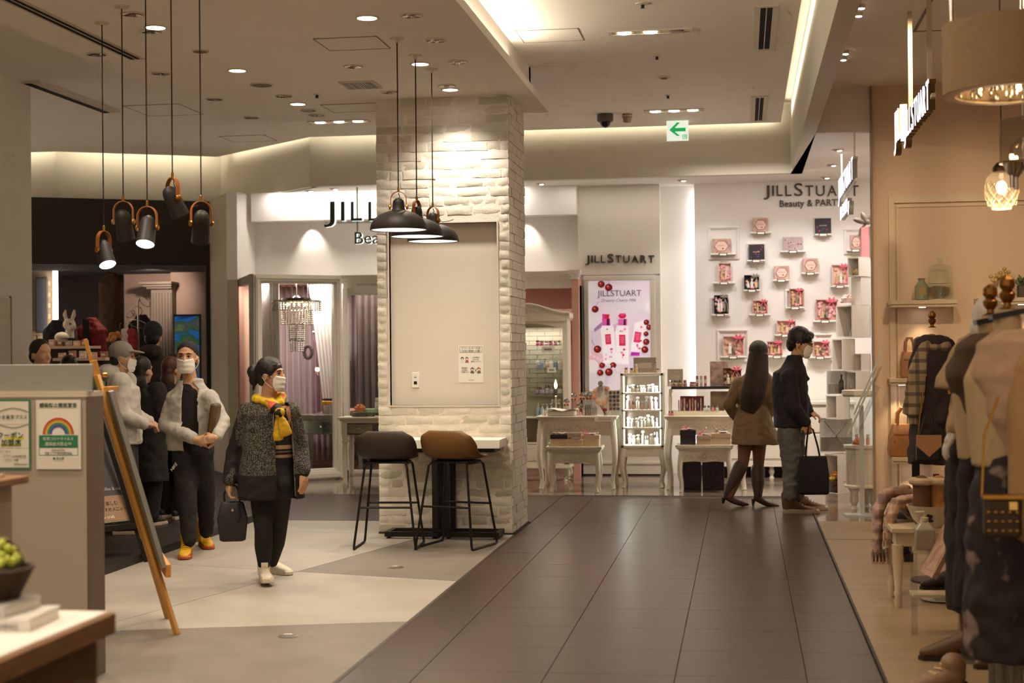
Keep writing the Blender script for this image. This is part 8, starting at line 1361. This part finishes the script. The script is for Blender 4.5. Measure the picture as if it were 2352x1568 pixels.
# ------------------------------------------------------------------ dark shop at the far left
def wallp(name, a, b, z0, z1, mat, th=.1):
    d = Vector((b[0] - a[0], b[1] - a[1])); n = Vector((-d.y, d.x)).normalized() * th
    if n.y < 0: n = -n
    return struct(MB().prism([a, b, (b[0] + n.x, b[1] + n.y), (a[0] + n.x, a[1] + n.y)], z0, z1).build(name, mat, smooth=0))
fa, fb = (-6.80, 19.1), (-9.6, 17.55)
zo = py(300, 609, 18.6).z
wallp('wall_fascia', fa, fb, zo, ZS, M('dark_fascia')); k_ = (py(470, 800, 18.95).x); wallp('wall_jamb', fa, (k_, 19.1 + (k_ + 6.80) * .5536), 0, zo, M('dark_fascia'))
struct(Bx(-10.5, -6.3, 21.9, 22, 0, 3.2).build('wall_shop_back', M('dark_wall', '2e2723', .8))); struct(MB().prism([(-6.85, 19.15), fb, (-10.5, 22), (-6.3, 22)], 2.72, 2.8).build('ceiling', M('dark_ceil', '241f1c', .9)))
x0, x1 = py(285, 700, 21.6).x, py(475, 700, 21.6).x; struct(Bx(x0, x1 + .6, 21.6, 21.7, 0, 2.75).build('wall_beige', M('beige_plaster', 'a08a7c', .8))); xm = py(392, 700, 21.3).x; struct(Bx(xm, x1 + .9, 21.3, 21.4, 0, 2.75).build('wall_beige', M('beige_plaster')))
# brick end wall with a light strip
bx1 = py(128, 700, 20.5).x; w_ = struct(Bx(-10.5, bx1, 20.5, 20.6, 0, 2.75).build('wall_brick', M('brick_mortar', '5c5044', .9))); m_bb = M('old_brick', '6c5c4a', .8, var=.3, scale=9, bump=.3, bscale=50); rr = random.Random(8); bm_ = [Bx(0, .21, -.012 - .004 * k, 0, 0, .07).data('brick', m_bb, 0) for k in range(3)]
for j in range(22):
    for i in range(6): mesh_copy('brick', bm_[rr.randrange(3)], (bx1 - .05 - .225 * (i + 1) - (.11 if j % 2 else 0), 20.5, .95 + .078 * j), w_)
p = py(126, 700, 20.4); t = thing('light_strip', 'tall bright vertical light strip beside the brick wall', 'light', (p.x, 20.42, 0)); Bx(-.03, .03, -.02, .02, 1.2, 2.72).build('diffuser', M('strip_white', 'fff0dc', .5, emit=6, ecol='ffeedc'), t); Bx(-.04, .04, .02, .05, 1.15, 2.74).build('channel', m_black, t); o = area('strip_light', (p.x - .06, 20.38, 1.95), (0, 0, 0), .04, 1.5, 12, (1, .85, .65)); o.rotation_euler = Vector((-1, .35, 0)).to_track_quat('-Z', 'Y').to_euler()
p = py(88, 700, 20.35); t = thing('dark_picture', 'dark framed panel hanging on the brick wall', 'picture', (p.x, 20.47, p.z)); Bx(-.09, .09, -.03, .0, -.4, .4).build('frame', m_black, t, bevel=.004); Bx(-.07, .07, -.034, -.03, -.38, .38).build('print', M('pic_navy', '232830', .4), t)
# fluted pilaster
pa = py(330, 648, 21.1); pbx = py(390, 648, 21.1); t = thing('fluted_pilaster', 'grey fluted pilaster with moulded capital in the dark shop', 'pilaster', ((pa.x + pbx.x) / 2 + .05, 21.15, 0)); m_pi = M('pilaster_grey', '7c7064', .8); W = .17
Bx(-W + .02, W, -.02, .12, 0, pa.z - .1).build('shaft', m_pi, t)
for k in range(7): Bx(-W + .03 + .045 * k, -W + .055 + .045 * k, -.035, -.02, .1, pa.z - .16).build('flute', m_pi, t)
for k, (e, z0_, z1_) in enumerate(((.03, .1, .07), (.07, .07, .035), (.12, .035, 0))): Bx(-W - e, W + e * .4, -.05 - e, .12, pa.z - z0_, pa.z - z1_).build('capital', m_pi, t, bevel=.006)
# framed colourful screen
A, B = py(400, 722, 20.6), py(464, 900, 20.6); t = thing('art_screen', 'tall framed screen with blue and green wave pattern', 'screen', (A.x, 20.6, 0)); W, H = B.x - A.x, A.z; Bx(0, W, -.04, 0, .02, H).build('frame', m_black, t, bevel=.004)
def wave_art():
    m = M('wave_art', '203050', .5); nt = m.node_tree; tc = nt.nodes.new('ShaderNodeTexCoord'); wv = nt.nodes.new('ShaderNodeTexNoise'); wv.inputs['Scale'].default_value = 4; mp = nt.nodes.new('ShaderNodeMapping'); mp.inputs['Scale'].default_value = (.6, 1, 1.6); cr = nt.nodes.new('ShaderNodeValToRGB'); e = cr.color_ramp.elements; e[0].position = .3; e[0].color = lin('102a70'); e[1].position = .72; e[1].color = lin('6a5a70')
    for p_, c in ((.4, '1460a8'), (.47, '1c4a34'), (.52, '3c5a20'), (.58, '4a3a60'), (.64, '4a6a28')): q = e.new(p_); q.color = lin(c)
    b_ = nt.nodes['Principled BSDF']; nt.links.new(tc.outputs['Object'], mp.inputs[0]); nt.links.new(mp.outputs[0], wv.inputs[0]); nt.links.new(wv.outputs[0], cr.inputs[0]); nt.links.new(cr.outputs[0], b_.inputs['Base Color']); nt.links.new(cr.outputs[0], b_.inputs['Emission Color']); b_.inputs['Emission Strength'].default_value = .5; return m
Bx(.02, W - .02, -.044, -.04, .42, H - .03).build('display', wave_art(), t)
# clothes, rabbit mannequin, rack
def bust(label, x, y0, y1, Y, mat, half=.19, name='dressed_bust'):
    a, b = py(x, y0, Y), py(x, y1, Y); t = thing(name, label, 'mannequin', (a.x, Y, 0)); zt, zb = a.z, b.z; mb = MB(); torso(mb, [(0, 0, zt, .06, .06), (0, 0, zt - .06, .1, .08), (0, 0, zt - .14, half, .12), (0, 0, zt - .35, half * .95, .13), (0, 0, zb, half * .9, .12)]); blob('garment', mb, mat, t, .014, 3, .03, .06); MB().tube([(0, 0, .05), (0, 0, zb + .1)], .02, 8).build('pole', m_black, t); MB().lathe([(.16, .02), (.16, .035), (.02, .05)], 20).build('base', m_black, t); return t, zt
t, zt = bust('red quilted vest on a dark bust in the shop', 210, 730, 850, 17.6, M('red_vest', '78141f', .7, bump=.4, bscale=18), .2); MB().prism([(-.04, zt - .5), (.05, zt - .5), (.03, zt - .02), (-.05, zt - .02)], -.15, -.13, 'y').build('inner_shirt', m_blackcloth, t)
bust('black hooded jacket on a bust beside the rabbit', 130, 735, 850, 17.4, m_blackcloth, .17); bust('dark coat with brown hood on a tall bust', 255, 625, 850, 18.6, M('brown_coat', '4a3624', .85), .16); bust('dark purple flowered jacket on the rack side', 325, 722, 850, 18.8, M('purple_jacket', '2a1e2c', .8), .17)
a = py(160, 745, 17.2); t = thing('rabbit_mannequin', 'white rabbit head mannequin in a black top', 'mannequin', (a.x, 17.2, 0)); mb = MB(); z = a.z; mb.ell((0, -.01, z), (.075, .085, .07), 14, 10).ell((.05, -.04, z - .03), (.05, .055, .045), 12, 8); limb(mb, [(-.04, 0, z + .05), (-.06, 0, z + .12), (-.05, 0, z + .17)], [.022, .026, .012], 10); limb(mb, [(.03, 0, z + .05), (.055, 0, z + .12), (.06, 0, z + .17)], [.022, .026, .012], 10); limb(mb, [(0, 0, z - .05), (0, 0, z - .2)], [.05, .06], 12); blob('head', mb, M('rabbit_white', 'd8ccbc', .7), t, .008, 3); MB().ell((.045, -.085, z + .005), (.012, .006, .012), 8, 6).build('eye', m_eye, t); mb = MB(); torso(mb, [(0, 0, z - .16, .07, .07), (0, 0, z - .24, .16, .1), (0, 0, z - .6, .15, .1)]); blob('top', mb, m_blackcloth, t, .014, 3); MB().tube([(0, 0, .05), (0, 0, z - .5)], .02, 8).build('pole', m_black, t)
# spiral clothes rack
a = py(317, 690, 18.4); t = thing('hanger_stand', 'chrome coat stand with curled wire hoops', 'coat stand', (a.x, 18.4, 0)); MB().tube([(0, 0, .02), (0, 0, a.z - .02), (.02, 0, a.z + .02)], .012, 8).build('post', m_chrome, t); MB().lathe([(.18, .02), (.18, .035), (.02, .05)], 20).build('base', m_chrome, t)
for (cx_, cz, rx, rz_, tl) in ((.09, -.02, .08, .045, .6), (-.02, -.13, .075, .06, 0), (-.1, -.17, .06, .03, -.7), (.0, -.3, .12, .05, .2)): MB().tube([(cx_ + rx * math.cos(q) * math.cos(tl) - rz_ * math.sin(q) * math.sin(tl), .03 * math.sin(q), a.z + cz - rx * math.cos(q) * math.sin(tl) - rz_ * math.sin(q) * math.cos(tl)) for q in [2 * PI * k / 18 for k in range(18)]], .006, 6, closed=True).build('hoop', m_chrome, t)
for k, (x, c, lb) in enumerate(((288, 'b0a098', 'pale grey shirt hanging on the coat stand'), (302, '7a1c24', 'red striped garment hanging on the coat stand'), (275, '1e1a1c', 'black jacket hanging left on the coat stand'))):
    p = py(x, 765, 18.3); t = thing('hanging_garment', lb, 'garment', (p.x, 18.3, p.z)); mb = MB(); torso(mb, [(0, 0, .06, .03, .03), (0, 0, .03, .07, .04), (0, 0, -.2, .08, .05), (0, 0, -.4, .085, .05)]); blob('cloth', mb, M('hg' + c, c, .85), t, .012, 3, .02, .05); MB().tube([(0, 0, .05), (0, 0, .11), (.02, 0, .13)], .004, 6).build('hook', m_chrome, t)
# display counters with lit tops
for k, (x0, x1, y, Y, lb) in enumerate(((118, 215, 795, 16.6, 'low lit display table with caps in the dark shop'), (140, 260, 822, 15.6, 'second lit display table nearer the counter'))):
    a, b = py(x0, y, Y), py(x1, y, Y); t = thing('display_table', lb, 'table', ((a.x + b.x) / 2, Y, 0)); w_ = (b.x - a.x) / 2; z = a.z; Bx(-w_, w_, -.2, .2, z - .03, z).build('table_top', M('lit_top', 'e8c8b0', .5), t); Bx(-w_ + .03, w_ - .03, -.17, .17, 0, z - .03).build('plinth', M('dark_wall'), t)
    spot('display_beam', ((a.x + b.x) / 2, Y - .1, 2.68), ((a.x + b.x) / 2, Y, a.z), 28, (1, .74, .55), 30, .5, .03)
    rr = random.Random(k)
    for q in range(5): pack((a.x + .06 + (b.x - a.x - .12) * q / 4, Y - .1, a.z + .002), (.07, .05, .05 + .03 * rr.random()), M('pg%d' % (q % 3), ('d8b8a0', 'a87858', 'c8c0b4')[q % 3], .6), ('first', 'second', 'third', 'fourth', 'fifth')[q] + (' small pack on the %s lit display table' % ('far' if k == 0 else 'near')), 'small_pack', 'box')
p = py(142, 778, 16.5); t = thing('baseball_hat', 'white and black hat lying on the lit display table', 'hat', p); MB().ell((0, 0, .02), (.08, .09, .06), 14, 8).build('crown', M('rabbit_white'), t); MB().lathe([(.09, 0), (.09, .006)], 16, (.06, -.02, 0), sx=1, sy=.7).build('brim', m_black, t)
p = py(262, 780, 16.4); t = thing('orange_flowers', 'small orange blossom bunch on the shop display', 'flower', p); mb = MB(); rr = random.Random(6)
for k in range(12): mb.ell((rr.gauss(0, .04), rr.gauss(0, .03), .03 + rr.gauss(0, .025)), (.03, .03, .025), 7, 5)
mb.build('blossoms', M('ob', 'c8884c', .6), t); MB().lathe([(.03, -.14), (.035, -.02)], 12).build('stems', M('leaf_green'), t); MB().tube([(0, 0, .05 - p.z), (0, 0, -.12)], .015, 8).build('stand', m_black, t)
spot('beige_wall_spot', (py(350, 600, 20.3).x, 20.3, 2.66), (py(350, 600, 21.6).x, 21.6, 2.3), 60, (1, .78, .65), 90, .8, .04); spot('dark_shop_spot', (-7.6, 17.8, 2.68), (-7.4, 17.6, 0), 22, (1, .75, .55), 90, .8, .04)
# door panel and sign on the left wall
t = thing('wall_panel_door', 'flush service panel with green sign on the left wall', 'panel', (-6.6, 12.9, 0)); Bx(0, .012, -1.2, .05, .1, 2.05).build('panel', M('panel_paint', 'cfc4b0', .6), t); Bx(.0, .016, .05, .07, .1, 2.07).build('frame', M('panel_frame', '9a8e7a', .6), t); Bx(.012, .018, -.45, -.28, 1.35, 1.6).build('green_sign', m_grn, t)

bpy.data.scenes.remove(TMP)
